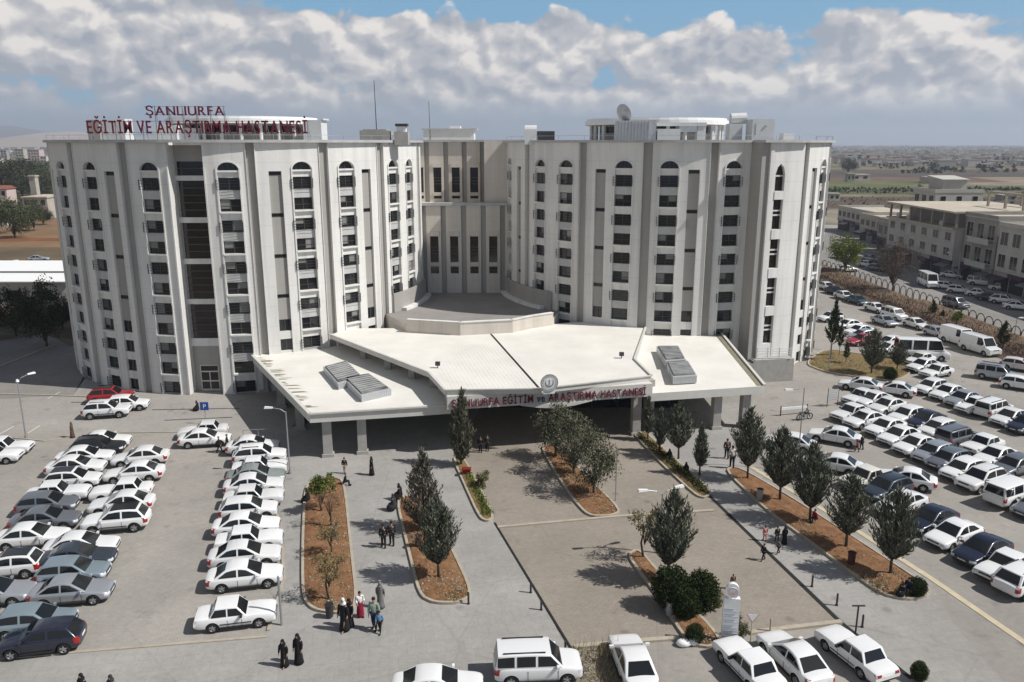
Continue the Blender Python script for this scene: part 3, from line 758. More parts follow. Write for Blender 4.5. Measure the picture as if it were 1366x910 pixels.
# mossy streaks on the left wing edge
rr = random.Random(4)
for i in range(34):
    t = rr.uniform(.05, .95); p = Vector(wl[0][:2]).lerp(Vector(wl[1][:2]), t); dx = Vector((math.cos(R_(10)), math.sin(R_(10))))
    l = rr.uniform(.3, 1.5); ww = rr.uniform(.12, .4)
    d = (Vector(wl[1][:2])-Vector(wl[0][:2])).normalized()
    s_ = p+dx*.3
    cb.quad([(*(s_), 4.104+i*.0004), (*(s_+dx*l), 4.104+i*.0004), (*(s_+dx*l*.7+d*ww), 4.104+i*.0004), (*(s_+d*ww), 4.104+i*.0004)], 2)
cn = cb.build('entrance_canopy', [M['canopy'], M['canopy_edge'], M['moss'], M['drain'], M['soffit']]); hlink(cn)
for px, py in [(352, 523), (375, 544), (400, 574), (437, 610), (483, 606), (848, 581), (865, 574), (955, 573), (993, 571)]:
    p = at(px, py); c_ = MB(); s_ = .38
    Mx = Matrix.Translation((p.x, p.y+.35, 0)) @ Matrix.Rotation(R_(10), 4, 'Z')
    c_.box(-s_, s_, -s_, s_, 0, 3.38 if px not in (848, 865) else 4.85, 0, Mx); c_.box(-s_-.12, s_+.12, -s_-.12, s_+.12, 0, .3, 0, Mx)
    c_.build('column', [M['concrete']], cn)
for x, y in [(-7.3, 70.8), (-9.6, 73.6), (-12.4, 77), (-15.6, 81), (11.6, 75.5), (13.2, 84)]:
    c_ = MB(); c_.box(x-.3, x+.3, y-.3, y+.3, 4.105, 5.29, 0); c_.build('column', [M['concrete']], cn)
en = MB()
en.box(-21, 17.0, 77.0, 86.5, 0, 3.3, 0)  # dark glazed block added to stop sun and darken the space under the canopy
for i in range(15): en.box(-20.6+i*2.6, -20.5+i*2.6, 76.85, 77.0, 0, 3.3, 1)
en.box(-21, 17.0, 76.8, 77.0, 2.5, 2.65, 1)
en.build('glazed_shade_block', [M['glass'], M['frame']], cn)
# skylights on the canopy wings
def skylight(corners, z, h):
    P = [Vector(p[:2]) for p in corners]; c = sum(P, Vector((0, 0)))/4
    m_ = MB(); m_.prism(P, z, z+h, 0)
    I = [c+(p-c)*.93 for p in P]; T = [c+(p-c)*.88 for p in P]
    m_.prism(T, z+h+.002, z+h+.12, 1)
    for k_ in range(1, 9):
        t = k_/9; a_ = T[0].lerp(T[3], t); b_ = T[1].lerp(T[2], t)
        trim(m_, [a_, b_], .06, z+h+.123, z+h+.17, 0)
    for k_ in range(0, 16):
        for (s0, s1) in ((P[0], P[1]), (P[1], P[2]), (P[3], P[0])):
            a_ = s0.lerp(s1, (k_+.25)/16); b_ = s0.lerp(s1, (k_+.75)/16); o = (a_-c).normalized()*.03
            m_.prism([a_, b_, b_+o, a_+o], z+.05, z+h-.03, 0)
    m_.build('skylight', [M['corr'], mat('dirty_skylight', (.06, .06, .058), .5, 0, .9, col2=(.27, .265, .25), detail=6)], cn)
def quad_at(pts, z): return [at(x, y, z) for x, y in pts]
skylight(quad_at([(451, 512), (484, 503), (462, 481), (431, 489)], 4.7), 4.1, .6)
skylight(quad_at([(482, 528), (522, 519), (492, 498), (458, 504)], 4.7), 4.1, .6)
skylight(quad_at([(888, 481), (915, 479), (905, 461), (876, 461)], 5.35), 4.6, .7)
skylight(quad_at([(898, 501), (930, 499), (918, 479.5), (889, 481.5)], 5.2), 4.35, .7)
# outside stair by the right tower
sw = MB()
s0, s1 = at(992, 482), at(1040, 497)
B = atY(1018, 467, 87.0)
sw.prism([(27.0, 85.6), (31.6, 86.4), (31.2, 88.8), (26.6, 88)], 0, 2.6, 0)
for i in range(9): sw.prism([(23.6+i*.4, 85.0+i*.07), (24.0+i*.4, 85.07+i*.07), (23.6+i*.4, 87.4+i*.07), (23.2+i*.4, 87.3+i*.07)], 0, .28*(i+1), 1)
for i in range(4): sw.box(27.2, 31.2, 86.2, 86.26, 2.9+.28*i, 2.97+.28*i, 2)
for x in (27.3, 28.5, 29.8, 31.1): sw.box(x-.04, x+.04, 86.2, 86.28, 2.6, 3.9, 2)
hlink(sw.build('outside_stair', [M['concrete'], M['grey'], M['signwhite']]))
# everything else of the small windows: one object
mw = minor.build('window', MW); hlink(mw); tag(mw, kind='stuff')
# ------------------------------------------------------------------ rooftop rooms (part of the building)
def pent(c, R, zt):
    m_ = MB(); n = 48
    m_.cyl(c, R, zt-.55, zt, n, 0); m_.cyl(c, R-.25, zt+.002, zt+.25, n, 0); m_.cyl(c, R-1.9, ZT-.2, zt-.56, n, 1)
    for i in range(24):
        a_ = 2*math.pi*i/24; x, y = c[0]+(R-.8)*math.cos(a_), c[1]+(R-.8)*math.sin(a_)
        m_.cyl((x, y), .22, ZT-.2, zt-.56, 8, 2)
    m_.cyl(c, R-1.88, zt-1.5, zt-.75, n, 3, cap=False)
    hlink(m_.build('round_rooftop_pavilion', [M['signwhite'], M['grey'], M['white'], M['glass2']]))
pent((LC[0], LC[1]), 9.1, 28.75); pent((RC[0]-1.1, RC[1]), 9.2, 28.75)
from mathutils.bvhtree import BVHTree
# ------------------------------------------------------------------ cars
def paint(name, c, metal=0.0, rough=.28): return mat('paint_'+name, c, rough, metal=metal, spec=.5, coat=.6)
PAINT = {'white': mat('paint_white', (.72, .72, .71), .28, spec=.5, coat=.6, objrand=.07), 'off-white': paint('off_white', (.66, .64, .58)), 'silver': paint('silver', (.40, .42, .44), .5, .35), 'grey': paint('grey', (.17, .18, .20), .4, .35),
         'navy': paint('navy', (.012, .015, .030)), 'black': paint('black', (.012, .012, .014)), 'red': paint('red', (.32, .012, .02)), 'light blue': paint('light_blue', (.30, .37, .41), .5, .35),
         'green-grey': paint('green_grey', (.30, .34, .33), .4, .35), 'dark blue-grey': paint('dark_blue_grey', (.045, .058, .075), .4, .35), 'dark green': paint('dark_green', (.03, .06, .06)), 'pinkish white': paint('pinkish_white', (.62, .56, .55))}
M['cglass'] = mat('car_glass', (.012, .014, .016), .05, spec=.42)
M['tyre'] = mat('tyre_rubber', (.018, .018, .018), .85)
M['rim'] = mat('wheel_rim', (.42, .43, .44), .35, metal=.7)
M['plastic'] = mat('black_plastic', (.025, .025, .027), .6)
M['hlight'] = mat('headlight_lens', (.55, .57, .6), .12, spec=.6)
M['tlight'] = mat('taillight_lens', (.30, .015, .012), .2, spec=.6)
M['plate'] = mat('number_plate', (.75, .75, .73), .4)

# L W H, belt z, hood z, deck z, x positions measured from centre: windscreen base/top, rear top/base, wheels
TY = {
 'saloon':   dict(L=4.45, W=1.76, H=1.46, zb=.92, zh=.80, zd=.97, w0=1.02, w1=.16, r1=-.98, r0=-1.76, wf=1.36, wr=-1.28, R=.315, cor=.16, ys=.62, rt=.72, nw=2),
 'boxy saloon': dict(L=4.30, W=1.66, H=1.40, zb=.86, zh=.83, zd=.90, w0=.62, w1=.12, r1=-1.00, r0=-1.36, wf=1.26, wr=-1.18, R=.295, cor=.06, ys=.60, rt=.80, nw=2, trim=1),
 'hatchback': dict(L=4.05, W=1.73, H=1.48, zb=.93, zh=.83, zd=.99, w0=.98, w1=.22, r1=-1.45, r0=-1.90, wf=1.28, wr=-1.22, R=.315, cor=.18, ys=.62, rt=.73, nw=2),
 'SUV':      dict(L=4.35, W=1.82, H=1.64, zb=1.04, zh=.96, zd=1.08, w0=1.0, w1=.28, r1=-1.55, r0=-2.05, wf=1.33, wr=-1.30, R=.35, cor=.15, ys=.62, rt=.76, nw=2, rails=1, skirt=1),
 'estate van': dict(L=4.42, W=1.80, H=1.74, zb=1.06, zh=.98, zd=1.10, w0=1.20, w1=.58, r1=-2.00, r0=-2.14, wf=1.40, wr=-1.36, R=.32, cor=.12, ys=.62, rt=.84, nw=3, rails=1),
 'panel van': dict(L=5.1, W=1.98, H=2.25, zb=1.22, zh=1.10, zd=1.26, w0=1.72, w1=1.05, r1=-2.42, r0=-2.50, wf=1.62, wr=-1.55, R=.35, cor=.10, ys=.66, rt=.86, nw=1),
 'minibus':  dict(L=6.2, W=2.08, H=2.65, zb=1.35, zh=1.15, zd=1.4, w0=2.40, w1=1.80, r1=-2.95, r0=-3.05, wf=2.05, wr=-1.75, R=.36, cor=.10, ys=.70, rt=.88, nw=3),
 'pickup':   dict(L=5.2, W=1.86, H=1.85, zb=1.12, zh=1.05, zd=1.14, w0=1.05, w1=.45, r1=-2.45, r0=-2.58, wf=1.62, wr=-1.52, R=.39, cor=.12, ys=.62, rt=.80, nw=3),
}
def apply_mods(ob):
    dg = bpy.context.evaluated_depsgraph_get()
    me = bpy.data.meshes.new_from_object(ob.evaluated_get(dg)); old = ob.data
    ob.modifiers.clear(); ob.data = me; return me
def car_parts(key):
    """list of (part name, mesh, parent index or None)"""
    p = TY[key]; L, W, H = p['L'], p['W'], p['H']; hw = W/2; xf, xr = L/2, -L/2
    z0 = .24 if key != 'SUV' and key != 'pickup' else .30
    soft = p['cor']
    S = []   # x, half width, z bottom, z top
    S.append((xf, hw*(.78 if soft > .1 else .94), z0+.10, p['zh']-.22))
    S.append((xf-.06, hw*(.90 if soft > .1 else .98), z0+.02, p['zh']-.10))
    S.append((xf-.32, hw*.985, z0, p['zh']-.015))
    S.append((p['wf']-.1, hw, z0, p['zh']+.035))
    S.append((p['w0']+.05, hw, z0, p['zb']-.02))
    S.append((0, hw, z0, p['zb'])); S.append((-.8, hw, z0, p['zb']+.01))
    if p['r0'] > xr+.5:
        S.append((p['r0']-.05, hw, z0, p['zd']-.005)); S.append((xr+.30, hw*.985, z0, p['zd']-.01))
    else: S.append((xr+.5, hw, z0, p['zd']-.005))
    S.append((xr+.07, hw*.93, z0+.04, p['zd']-.05)); S.append((xr, hw*(.82 if soft > .1 else .95), z0+.12, p['zd']-.18))
    S.sort(key=lambda q: -q[0])
    mb = MB(); V = []; n = 9
    for (x, w_, zb_, zt) in S:
        zm = zb_+(zt-zb_)*.45
        half = [(0, zb_), (w_*.86, zb_), (w_*.97, zb_+.10), (w_, zm), (w_*.985, zt-.14), (w_*.94, zt-.03), (w_*.80, zt), (w_*.4, zt+.022), (0, zt+.03)]
        V += [(x, y, z) for y, z in half]+[(x, -y, z) for y, z in half[1:-1]][::-1]
    m_ = 2*n-2
    Fs = []
    for i in range(len(S)-1):
        for j in range(m_): Fs.append((i*m_+j, (i+1)*m_+j, (i+1)*m_+(j+1) % m_, i*m_+(j+1) % m_))
    Fs.append(tuple(range(m_))); Fs.append(tuple(range((len(S)-1)*m_+m_-1, (len(S)-1)*m_-1, -1)))
    mb.mesh(V, Fs)
    body = mb.build('car_body_tmp', [PAINT['white'], M['plastic']])
    for e in body.data.edges: pass
    bm = bmesh.new(); bm.from_mesh(body.data); bmesh.ops.recalc_face_normals(bm, faces=bm.faces); bm.to_mesh(body.data); bm.free()
    sb = body.modifiers.new('s', 'SUBSURF'); sb.levels = 1; sb.subdivision_type = 'CATMULL_CLARK' if soft > .1 else 'SIMPLE'
    # wheel arches
    cut = MB()
    for x in (p['wf'], p['wr']):
        for sy in (1, -1):
            c_ = MB(); r_ = p['R']+.075; k_ = 20
            Vv = [(x+r_*math.cos(2*math.pi*i/k_), sy*(hw-.30), p['R']+r_*math.sin(2*math.pi*i/k_)) for i in range(k_)]+[(x+r_*math.cos(2*math.pi*i/k_), sy*(hw+.1), p['R']+r_*math.sin(2*math.pi*i/k_)) for i in range(k_)]
            cut.mesh(Vv, [(i, (i+1) % k_, k_+(i+1) % k_, k_+i) for i in range(k_)]+[tuple(range(k_-1, -1, -1)), tuple(range(k_, 2*k_))], 1)
    co = cut.build('cut_tmp', [PAINT['white'], M['plastic']])
    bm = bmesh.new(); bm.from_mesh(co.data); bmesh.ops.recalc_face_normals(bm, faces=bm.faces); bm.to_mesh(co.data); bm.free()
    bo = body.modifiers.new('b', 'BOOLEAN'); bo.operation = 'DIFFERENCE'; bo.object = co; bo.solver = 'EXACT'
    apply_mods(body); bpy.data.objects.remove(co)
    # greenhouse: planar sides whose outline follows the roof line
    zb, zt = p['zb']-.03, H-.005; wb, wt = hw*.93, hw*p['rt']
    drop = .07 if soft > .14 else (.035 if soft > .1 else .012)
    xm = (p['w1']+p['r1'])/2+.05
    O = [(p['w0'], zb), (p['w1'], zt-drop), (xm+(p['w1']-xm)*.45, zt-drop*.18), (xm, zt), (xm+(p['r1']-xm)*.5, zt-drop*.22), (p['r1'], zt-drop*1.05), (p['r0'], zb)]
    def yz(z): return wb+(wt-wb)*(z-zb)/(zt-zb)
    no = len(O)
    gV = [(x, yz(z), z) for x, z in O]+[(x, -yz(z), z) for x, z in O]
    g = MB(); g.mesh(gV, [tuple(range(no)), tuple(range(2*no-1, no-1, -1)), (0, no, 2*no-1, no-1)]+[(i, i+1, no+i+1, no+i) for i in range(no-1)])
    go = g.build('gh_tmp', [PAINT['white'], M['plastic']])
    bm = bmesh.new(); bm.from_mesh(go.data); bmesh.ops.recalc_face_normals(bm, faces=bm.faces)
    bmesh.ops.bevel(bm, geom=[e for e in bm.edges if max(v.co.z for v in e.verts) > zb+.1 and (abs(e.verts[0].co.y-e.verts[1].co.y) < .5 )], offset=.07 if soft > .1 else .04, segments=3, affect='EDGES', profile=.5)
    bm.to_mesh(go.data); bm.free()
    me = bpy.data.meshes.new('car_body_'+key.replace(' ', '_')); bm = bmesh.new(); bm.from_mesh(body.data); bm.from_mesh(go.data)
    bm.to_mesh(me); bm.free(); me.materials.append(PAINT['white']); me.materials.append(M['plastic'])
    me.polygons.foreach_set('use_smooth', [True]*len(me.polygons))
    try: me.set_sharp_from_angle(angle=R_(34))
    except Exception: pass
    bpy.data.objects.remove(body); bpy.data.objects.remove(go)
    out = [('body', me)]
    def solid(q, nrm, name):
        n_ = len(q); q = [x+nrm*.012 for x in q]; m2 = MB(); in_ = [x-nrm*.035 for x in q]
        m2.mesh([*q, *in_], [tuple(range(n_))]+[(n_+i, n_+(i+1) % n_, (i+1) % n_, i) for i in range(n_)])
        out.append((name, m2.data(name, [M['cglass']])))
    def bil(a, b, c, d, s, t): return a.lerp(b, s).lerp(d.lerp(c, s), t)
    G = [Vector(v) for v in gV]
    a, b, c, d = G[no], G[0], G[1], G[no+1]
    solid([bil(a, b, c, d, s, t) for s, t in ((.05, .06), (.95, .06), (.91, .93), (.09, .93))], (b-a).cross(d-a).normalized(), 'windscreen')
    a, b, c, d = G[no-1], G[2*no-1], G[2*no-2], G[no-2]
    if key != 'panel van':
        solid([bil(a, b, c, d, s, t) for s, t in ((.08, .13), (.92, .13), (.88, .92), (.12, .92))], (b-a).cross(d-a).normalized(), 'rear_window')
    zlo = zb+.075; mg = .095 if soft > .1 else .085
    def top(x):
        for (xa, za), (xb_, zb2) in zip(O, O[1:]):
            if xb_ <= x <= xa: return za+(zb2-za)*(xa-x)/(xa-xb_)-mg
        return zb
    xs0 = p['w0']-(p['w0']-p['w1'])*.36; xs1 = p['r0']+(p['r1']-p['r0'])*(.42 if p['nw'] != 1 else .2)
    span = xs0-xs1
    rng = {1: [(.03, .27)], 2: [(.0, .47), (.52, 1.0)], 3: [(.0, .33), (.37, .67), (.71, .98)]}[p['nw']]
    nrm = Vector((0, zt-zb, wb-wt)).normalized()
    for sy in (1, -1):
        for (s0, s1) in rng:
            xa, xb_ = xs0-span*s0, xs0-span*s1
            pts = [(xa, zlo)]
            brk = sorted([x for x, _ in O if xb_ < x < xa], reverse=True)
            for x in [xa]+brk+[xb_]:
                if top(x) > zlo+.02: pts.append((x, top(x)))
            pts.append((xb_, zlo))
            q = [Vector((x, sy*yz(z), z)) for x, z in pts]
            if sy > 0: pass
            else: q = q[::-1]
            solid(q, Vector((0, sy*nrm.y, nrm.z)), 'side_window')
    # lamps, bumpers, plates: patches fitted on the body surface
    bmt = bmesh.new(); bmt.from_mesh(me); bvh = BVHTree.FromBMesh(bmt); bmt.free()
    def patch(name, m_, ya, yb_, za, zb2, front, wrap=0.0, ny=5, nz_=3, off=.012):
        """thin plate hugging the nose (front=1) or tail (front=-1)"""
        m2 = MB(); g_ = []; sgn = 1 if (ya+yb_) >= 0 else -1
        for j in range(nz_+1):
            for i in range(ny+1):
                y = ya+(yb_-ya)*i/ny; z = za+(zb2-za)*j/nz_
                t = abs(y)/hw
                d = Vector((-front, -sgn*wrap*t if wrap else 0, 0)).normalized()
                hit, n_, _, _ = bvh.ray_cast(Vector((0, y, z))-d*6-Vector((0, 0, 0)) if not wrap else Vector((front*(L/2-.25), y, z))-d*3, d)
                if hit is None: hit = Vector((front*(L/2-.1), y, z)); n_ = Vector((front, 0, 0))
                g_.append((hit+n_*off, hit-n_*.03))
        w_ = ny+1; V_ = [q[0] for q in g_]+[q[1] for q in g_]; o_ = len(g_)
        F_ = [(j*w_+i, j*w_+i+1, (j+1)*w_+i+1, (j+1)*w_+i) for j in range(nz_) for i in range(ny)]
        ring = [i for i in range(ny)]+[j*w_+ny for j in range(nz_)]+[nz_*w_+i for i in range(ny, 0, -1)]+[j*w_ for j in range(nz_, 0, -1)]
        F_ += [(ring[i], ring[i-1], o_+ring[i-1], o_+ring[i]) for i in range(len(ring))]
        m2.mesh(V_, F_); out.append((name, m2.data(name, [m_])))
    zl = p['zh']-.20; lo = .12 if not p.get('trim') else .20
    van = not (p['r0'] > xr+.5)
    for sy in (1, -1):
        if soft > .1: patch('headlight', M['hlight'], sy*hw*.50, sy*hw*.93, zl-.07, zl+.07, 1, .5)
        else: patch('headlight', M['hlight'], sy*hw*.55, sy*hw*.92, zl-.06, zl+.09, 1)
        zt2 = p['zd']-.20
        if van: patch('taillight', M['tlight'], sy*hw*.66, sy*hw*.95, zt2-.22, zt2+.12, -1, .35)
        else: patch('taillight', M['tlight'], sy*hw*.52, sy*hw*.92, zt2-.06, zt2+.08, -1, .45 if soft > .1 else 0)
        m2 = MB(); y0, y1 = sorted((sy*hw*.95, sy*(hw+.17))); m2.box(p['w0']-.33, p['w0']-.20, y0, y1, p['zb']+.0, p['zb']+.13)
        out.append(('wing_mirror', m2.data('wing_mirror', [PAINT['white'] if not p.get('trim') else M['plastic']])))
    patch('grille', M['plastic'], -hw*.46, hw*.46, zl-.05, zl+.05, 1)
    patch('air_intake', M['plastic'], -hw*.6, hw*.6, z0+.12, z0+.21, 1)
    patch('number_plate', M['plate'], -.26, .26, z0+.25, z0+.36, 1, ny=2, nz_=1)
    patch('number_plate', M['plate'], -.26, .26, p['zd']-.36, p['zd']-.25, -1, ny=2, nz_=1)
    for fb in (1, -1): patch('bumper', M['plastic'], -hw*.84, hw*.84, z0+.05, z0+.05+lo*.7, fb, ny=8)
    for sy in (1, -1):
        m2 = MB(); y0, y1 = sorted((sy*(hw-.05), sy*(hw+.012)))
        m2.box(p['wr']+p['R']+.1, p['wf']-p['R']-.1, y0, y1, z0+.01, z0+.09)
        if p.get('trim') or p.get('skirt'): m2.box(p['wr']+p['R']+.1, p['wf']-p['R']-.1, y0, y1, z0+.22, z0+.28)
        for xs in (p['w0']-.25, xs0-span*.495):
            y2, y3 = sorted((sy*(hw-.02), sy*(hw+.004))); m2.box(xs-.008, xs+.008, y2, y3, z0+.05, p['zb']-.16)
        out.append(('side_trim', m2.data('side_trim', [M['plastic']])))
        if p.get('rails'):
            m2 = MB(); y2, y3 = sorted((sy*(wt-.14), sy*(wt-.10))); m2.box(p['r1']+.25, p['w1']-.25, y2, y3, H-.012, H+.05)
            out.append(('roof_rail', m2.data('roof_rail', [M['plastic']])))
    if key == 'pickup':
        m2 = MB(); m2.box(xr+.0, xr+.02, -hw*.8, hw*.8, .62, .95); out.append(('tailgate', m2.data('tailgate', [PAINT['white']])))
    tb = MB(); k_ = 22; r = p['R']
    prof = [(.05, .60), (.02, .72), (0, .92), (.035, 1.0), (.165, 1.0), (.2, .92), (.2, .5)]
    def lathe(mb, prof, m=0, k=k_):
        n0 = len(prof); Vv = [(r*q*math.cos(2*math.pi*i/k), -y+.1, r*q*math.sin(2*math.pi*i/k)) for y, q in prof for i in range(k)]
        mb.mesh(Vv, [(a*k+i, a*k+(i+1) % k, (a+1)*k+(i+1) % k, (a+1)*k+i) for a in range(n0-1) for i in range(k)], m)
    lathe(tb, prof); tyre = tb.data('tyre', [M['tyre']], True)
    rb = MB()
    lathe(rb, [(.05, .62), (.035, .60), (.06, .56)], 0); lathe(rb, [(.10, .58), (.10, .0)], 1)
    for i in range(5):
        a_ = 2*math.pi*i/5; ca, sa = math.cos(a_), math.sin(a_); w_ = .16*r
        P = [(-w_*.7, .1), (w_*.7, .1), (w_, .57), (-w_, .57)]
        if p.get('trim'): pass
        rb.mesh([((x*ca-(q*r if q > .05 else 0)*sa), .055, (x*sa+(q*r)*ca)) for x, q in P]+[((x*ca-(q*r)*sa), .0, (x*sa+(q*r)*ca)) for x, q in P], [(0, 1, 2, 3), (4, 5, 1, 0), (6, 7, 3, 2), (5, 6, 2, 1), (7, 4, 0, 3)], 0)
    lathe(rb, [(.035, .0), (.035, .2), (.08, .22)], 0)
    rim = rb.data('rim', [M['rim'], M['plastic']])
    wheels = [(x, sy) for x in (p['wf'], p['wr']) for sy in (1, -1)]
    return out, (tyre, rim, wheels, hw, r)
CARS = {}
for key in TY: CARS[key] = car_parts(key)
_join = {}
def joined(key):
    if key in _join: return _join[key]
    out, (tyre, rim, wheels, hw, r) = CARS[key]
    bm = bmesh.new(); mats = []
    def add(me, mx=None):
        idx = []
        for m_ in me.materials:
            if m_ not in mats: mats.append(m_)
            idx.append(mats.index(m_))
        n0 = len(bm.faces); v0 = len(bm.verts); bm.from_mesh(me); bm.faces.ensure_lookup_table(); bm.verts.ensure_lookup_table()
        for f in bm.faces[n0:]: f.material_index = idx[f.material_index] if f.material_index < len(idx) else 0
        if mx: 
            for v in bm.verts[v0:]: v.co = mx @ v.co
    for nm, me in out: add(me)
    for x, sy in wheels:
        mx = Matrix.Translation((x, sy*(hw-.11), r)) @ (Matrix.Identity(4) if sy > 0 else Matrix.Rotation(math.pi, 4, 'Z')); add(tyre, mx); add(rim, mx)
    me = bpy.data.meshes.new('car'); bm.to_mesh(me); bm.free()
    for m_ in mats: me.materials.append(m_)
    _join[key] = me; return me
NAMES = {'saloon': 'saloon_car', 'boxy saloon': 'boxy_saloon_car', 'hatchback': 'hatchback_car', 'SUV': 'sport_utility_car', 'estate van': 'estate_van', 'panel van': 'panel_van', 'minibus': 'minibus', 'pickup': 'pickup_truck'}
CATS = {'panel van': 'van', 'estate van': 'van', 'minibus': 'minibus', 'pickup': 'pickup truck'}
def solve_car(key, cx, yb, ang):
    p = TY[key]; hl, hw, H = p['L']/2-.05, p['W']/2-.02, p['H']
    a = R_(ang); ca, sa = math.cos(a), math.sin(a)
    c = at(cx, yb-10); x, y = c.x, c.y
    def ev(x, y):
        lo = [proj(x+u*ca-v*sa, y+u*sa+v*ca, z) for u in (-hl, hl) for v in (-hw, hw) for z in (.2, .75)]
        hi = [proj(x+u*ca-v*sa, y+u*sa+v*ca, 0) for u in (p['wf']+p['R']*.3, p['wr']-p['R']*.3) for v in (-hw, hw)]
        xs = [q[0] for q in lo]
        return (min(xs)+max(xs))/2, max(q[1] for q in hi)
    for _ in range(12):
        ex, ey = ev(x, y); e = .05
        ax, ay = ev(x+e, y); bx, by = ev(x, y+e)
        J = Matrix((((ax-ex)/e, (bx-ex)/e), ((ay-ey)/e, (by-ey)/e)))
        d = J.inverted() @ Vector((cx-ex, yb-ey)); x += max(-3, min(3, d.x)); y += max(-3, min(3, d.y))
    return x, y, a
placed = []; jit = random.Random(5)
def place_car(key, color, cx, yb, ang, label, group, far=False, roof=None, loc=None):
    x, y, a = loc if loc else solve_car(key, cx, yb, ang)
    a += R_(jit.uniform(-1.6, 1.6))
    placed.append((x, y, a, key, label))
    out, (tyre, rim, wheels, hw, r) = CARS[key]
    def recol(o):
        for i, s in enumerate(o.material_slots):
            if s.material == PAINT['white']: s.link = 'OBJECT'; s.material = PAINT[color]
    if far:
        o = link(NAMES[key], joined(key)); o.location = (x, y, .024); o.rotation_euler = (0, 0, a); recol(o)
        return tag(o, label, CATS.get(key, 'car'), group)
    root = empty(NAMES[key], (x, y, .024), a)
    for nm, me in out:
        o = link(nm, me, root)
        if nm in ('body', 'wing_mirror', 'tailgate'): recol(o)
        if nm == 'number_plate' or nm == 'grille': continue
    if roof:
        p = TY[key]; m2 = MB(); wt = p['W']/2*p['rt']-.1
        m2.box(p['r1']+.08, p['w1']-.08, -wt, wt, p['H']-.02, p['H']+.006); m2.build('roof_panel', [PAINT[roof]], root)
    for x_, sy in wheels:
        w_ = empty('wheel', (x_, sy*(hw-.11), r), 0 if sy > 0 else math.pi, root)
        link('tyre', tyre, w_); link('rim', rim, w_)
    return tag(root, label, CATS.get(key, 'car'), group)
ORD = ['first', 'second', 'third', 'fourth', 'fifth', 'sixth', 'seventh', 'eighth', 'ninth', 'tenth', 'eleventh', 'twelfth', 'thirteenth', 'fourteenth', 'fifteenth', 'sixteenth', 'seventeenth']
def row(where, group, cars, far=False):
    for i, c in enumerate(cars):
        key, color, cx, yb, ang = c[:5]; extra = c[5] if len(c) > 5 else ''
        roof = 'black' if 'black roof' in extra else None
        lab = f"{color} {key}{(' '+extra) if extra else ''}, {ORD[i]} {where}"
        place_car(key, color, cx, yb, ang, lab, group, far, roof)
sl, bx, hb, su, ev_, pv = 'saloon', 'boxy saloon', 'hatchback', 'SUV', 'estate van', 'panel van'
W_ = 'white'
A = 11
row('from the tower in the pair rows by its foot', 'cars at the foot of the left tower', [(su, 'red', 148, 541, A, 'with black roof'), (hb, W_, 170, 551, A), (su, W_, 142, 561, A)])
row('from the tower in the outer left-lot column', 'cars parked in the left lot', [
    (sl, W_, 138, 603, A), (su, 'black', 130, 614, A), (sl, W_, 113, 625, A), (sl, W_, 101, 639, A), (hb, W_, 97, 657, A, 'with black roof'), (bx, W_, 77, 675, A),
    (hb, 'grey', 63, 692, A), (sl, 'grey', 60, 714, A), (sl, W_, 42, 738, A), (bx, 'dark blue-grey', -75, 765, A), (hb, W_, 12, 779, A+180, 'with black roof'), (hb, 'silver', -12, 818, A)][:9]+[])
place_car(hb, W_, 10, 779, A+180, 'white black-roofed hatchback facing left, cut by the left edge', 'cars parked in the left lot', roof='black')
place_car(sl, 'silver', -12, 818, A, 'silver saloon cut by the left edge behind the light blue hatchback', 'cars parked in the left lot')
row('down the near cluster at the left lot corner', 'cars parked in the left lot', [
    (sl, W_, 108, 751, A), (sl, 'dark blue-grey', 103, 768, A), (hb, 'light blue', 97, 788, A), (sl, 'silver', 95, 815, A), (hb, 'light blue', 46, 858, A, 'with light bonnet')])
place_car(hb, 'navy', 55, 883, A+180, 'dark navy hatchback facing left, nearest car of the left lot', 'cars parked in the left lot')
row('from the tower in the inner left-facing column', 'cars parked in the left lot', [
    (sl, W_, 187, 626, A+180), (sl, W_, 179, 648, A+180), (bx, W_, 162, 672, A+180), (sl, W_, 162, 691, A+180), (su, W_, 155, 716, A+180, 'with black roof')])
row('of two at the left edge near the double lamp', 'cars parked in the left lot', [(bx, W_, 6, 611, A), (bx, W_, -9, 623, A)])
place_car(bx, W_, 271, 588, A+180, 'white boxy saloon facing left beside the blue parking sign', 'cars by the blue parking sign')
place_car(sl, W_, 273, 600, A, 'white rounded saloon facing right, nearer of two by the blue sign', 'cars by the blue parking sign')
row('from the canopy in the column beside the grey kerb', 'cars in the column beside the left planting bed', [
    (sl, W_, 337, 610, A), (su, W_, 346, 625, A), (bx, W_, 346, 639, A), (sl, 'green-grey', 341, 652, A), (sl, W_, 338, 665, A), (bx, W_, 338, 681, A), (hb, W_, 331, 699, A),
    (sl, W_, 328, 722, A), (bx, W_, 332, 741, A), (sl, W_, 326, 764, A), (sl, W_, 326, 793, A, 'with grey trim')])
place_car(bx, W_, 314, 846, A, 'white boxy saloon parked alone at the near end of the kerb column', 'cars in the column beside the left planting bed')
place_car(sl, W_, 583, 948, 4, 'white saloon roof at the bottom edge left of the roof-railed van', 'cars along the bottom edge')
place_car(ev_, W_, 718, 919, 4, 'white estate van with roof rails beside the dry weeds, bottom edge', 'cars along the bottom edge')
place_car(sl, W_, 846, 922, 97, 'white saloon seen from behind right of the dry weeds', 'cars along the bottom edge')
place_car(bx, W_, 1001, 926, 110, 'white boxy saloon parked nose to the white totem sign', 'cars along the bottom edge')
place_car(sl, W_, 1061, 918, 109, 'white rounded saloon between two boxy ones near the totem', 'cars along the bottom edge')
place_car(bx, W_, 1143, 908, 112, 'white boxy saloon parked next to the drain and the T-post', 'cars along the bottom edge')
D = 209
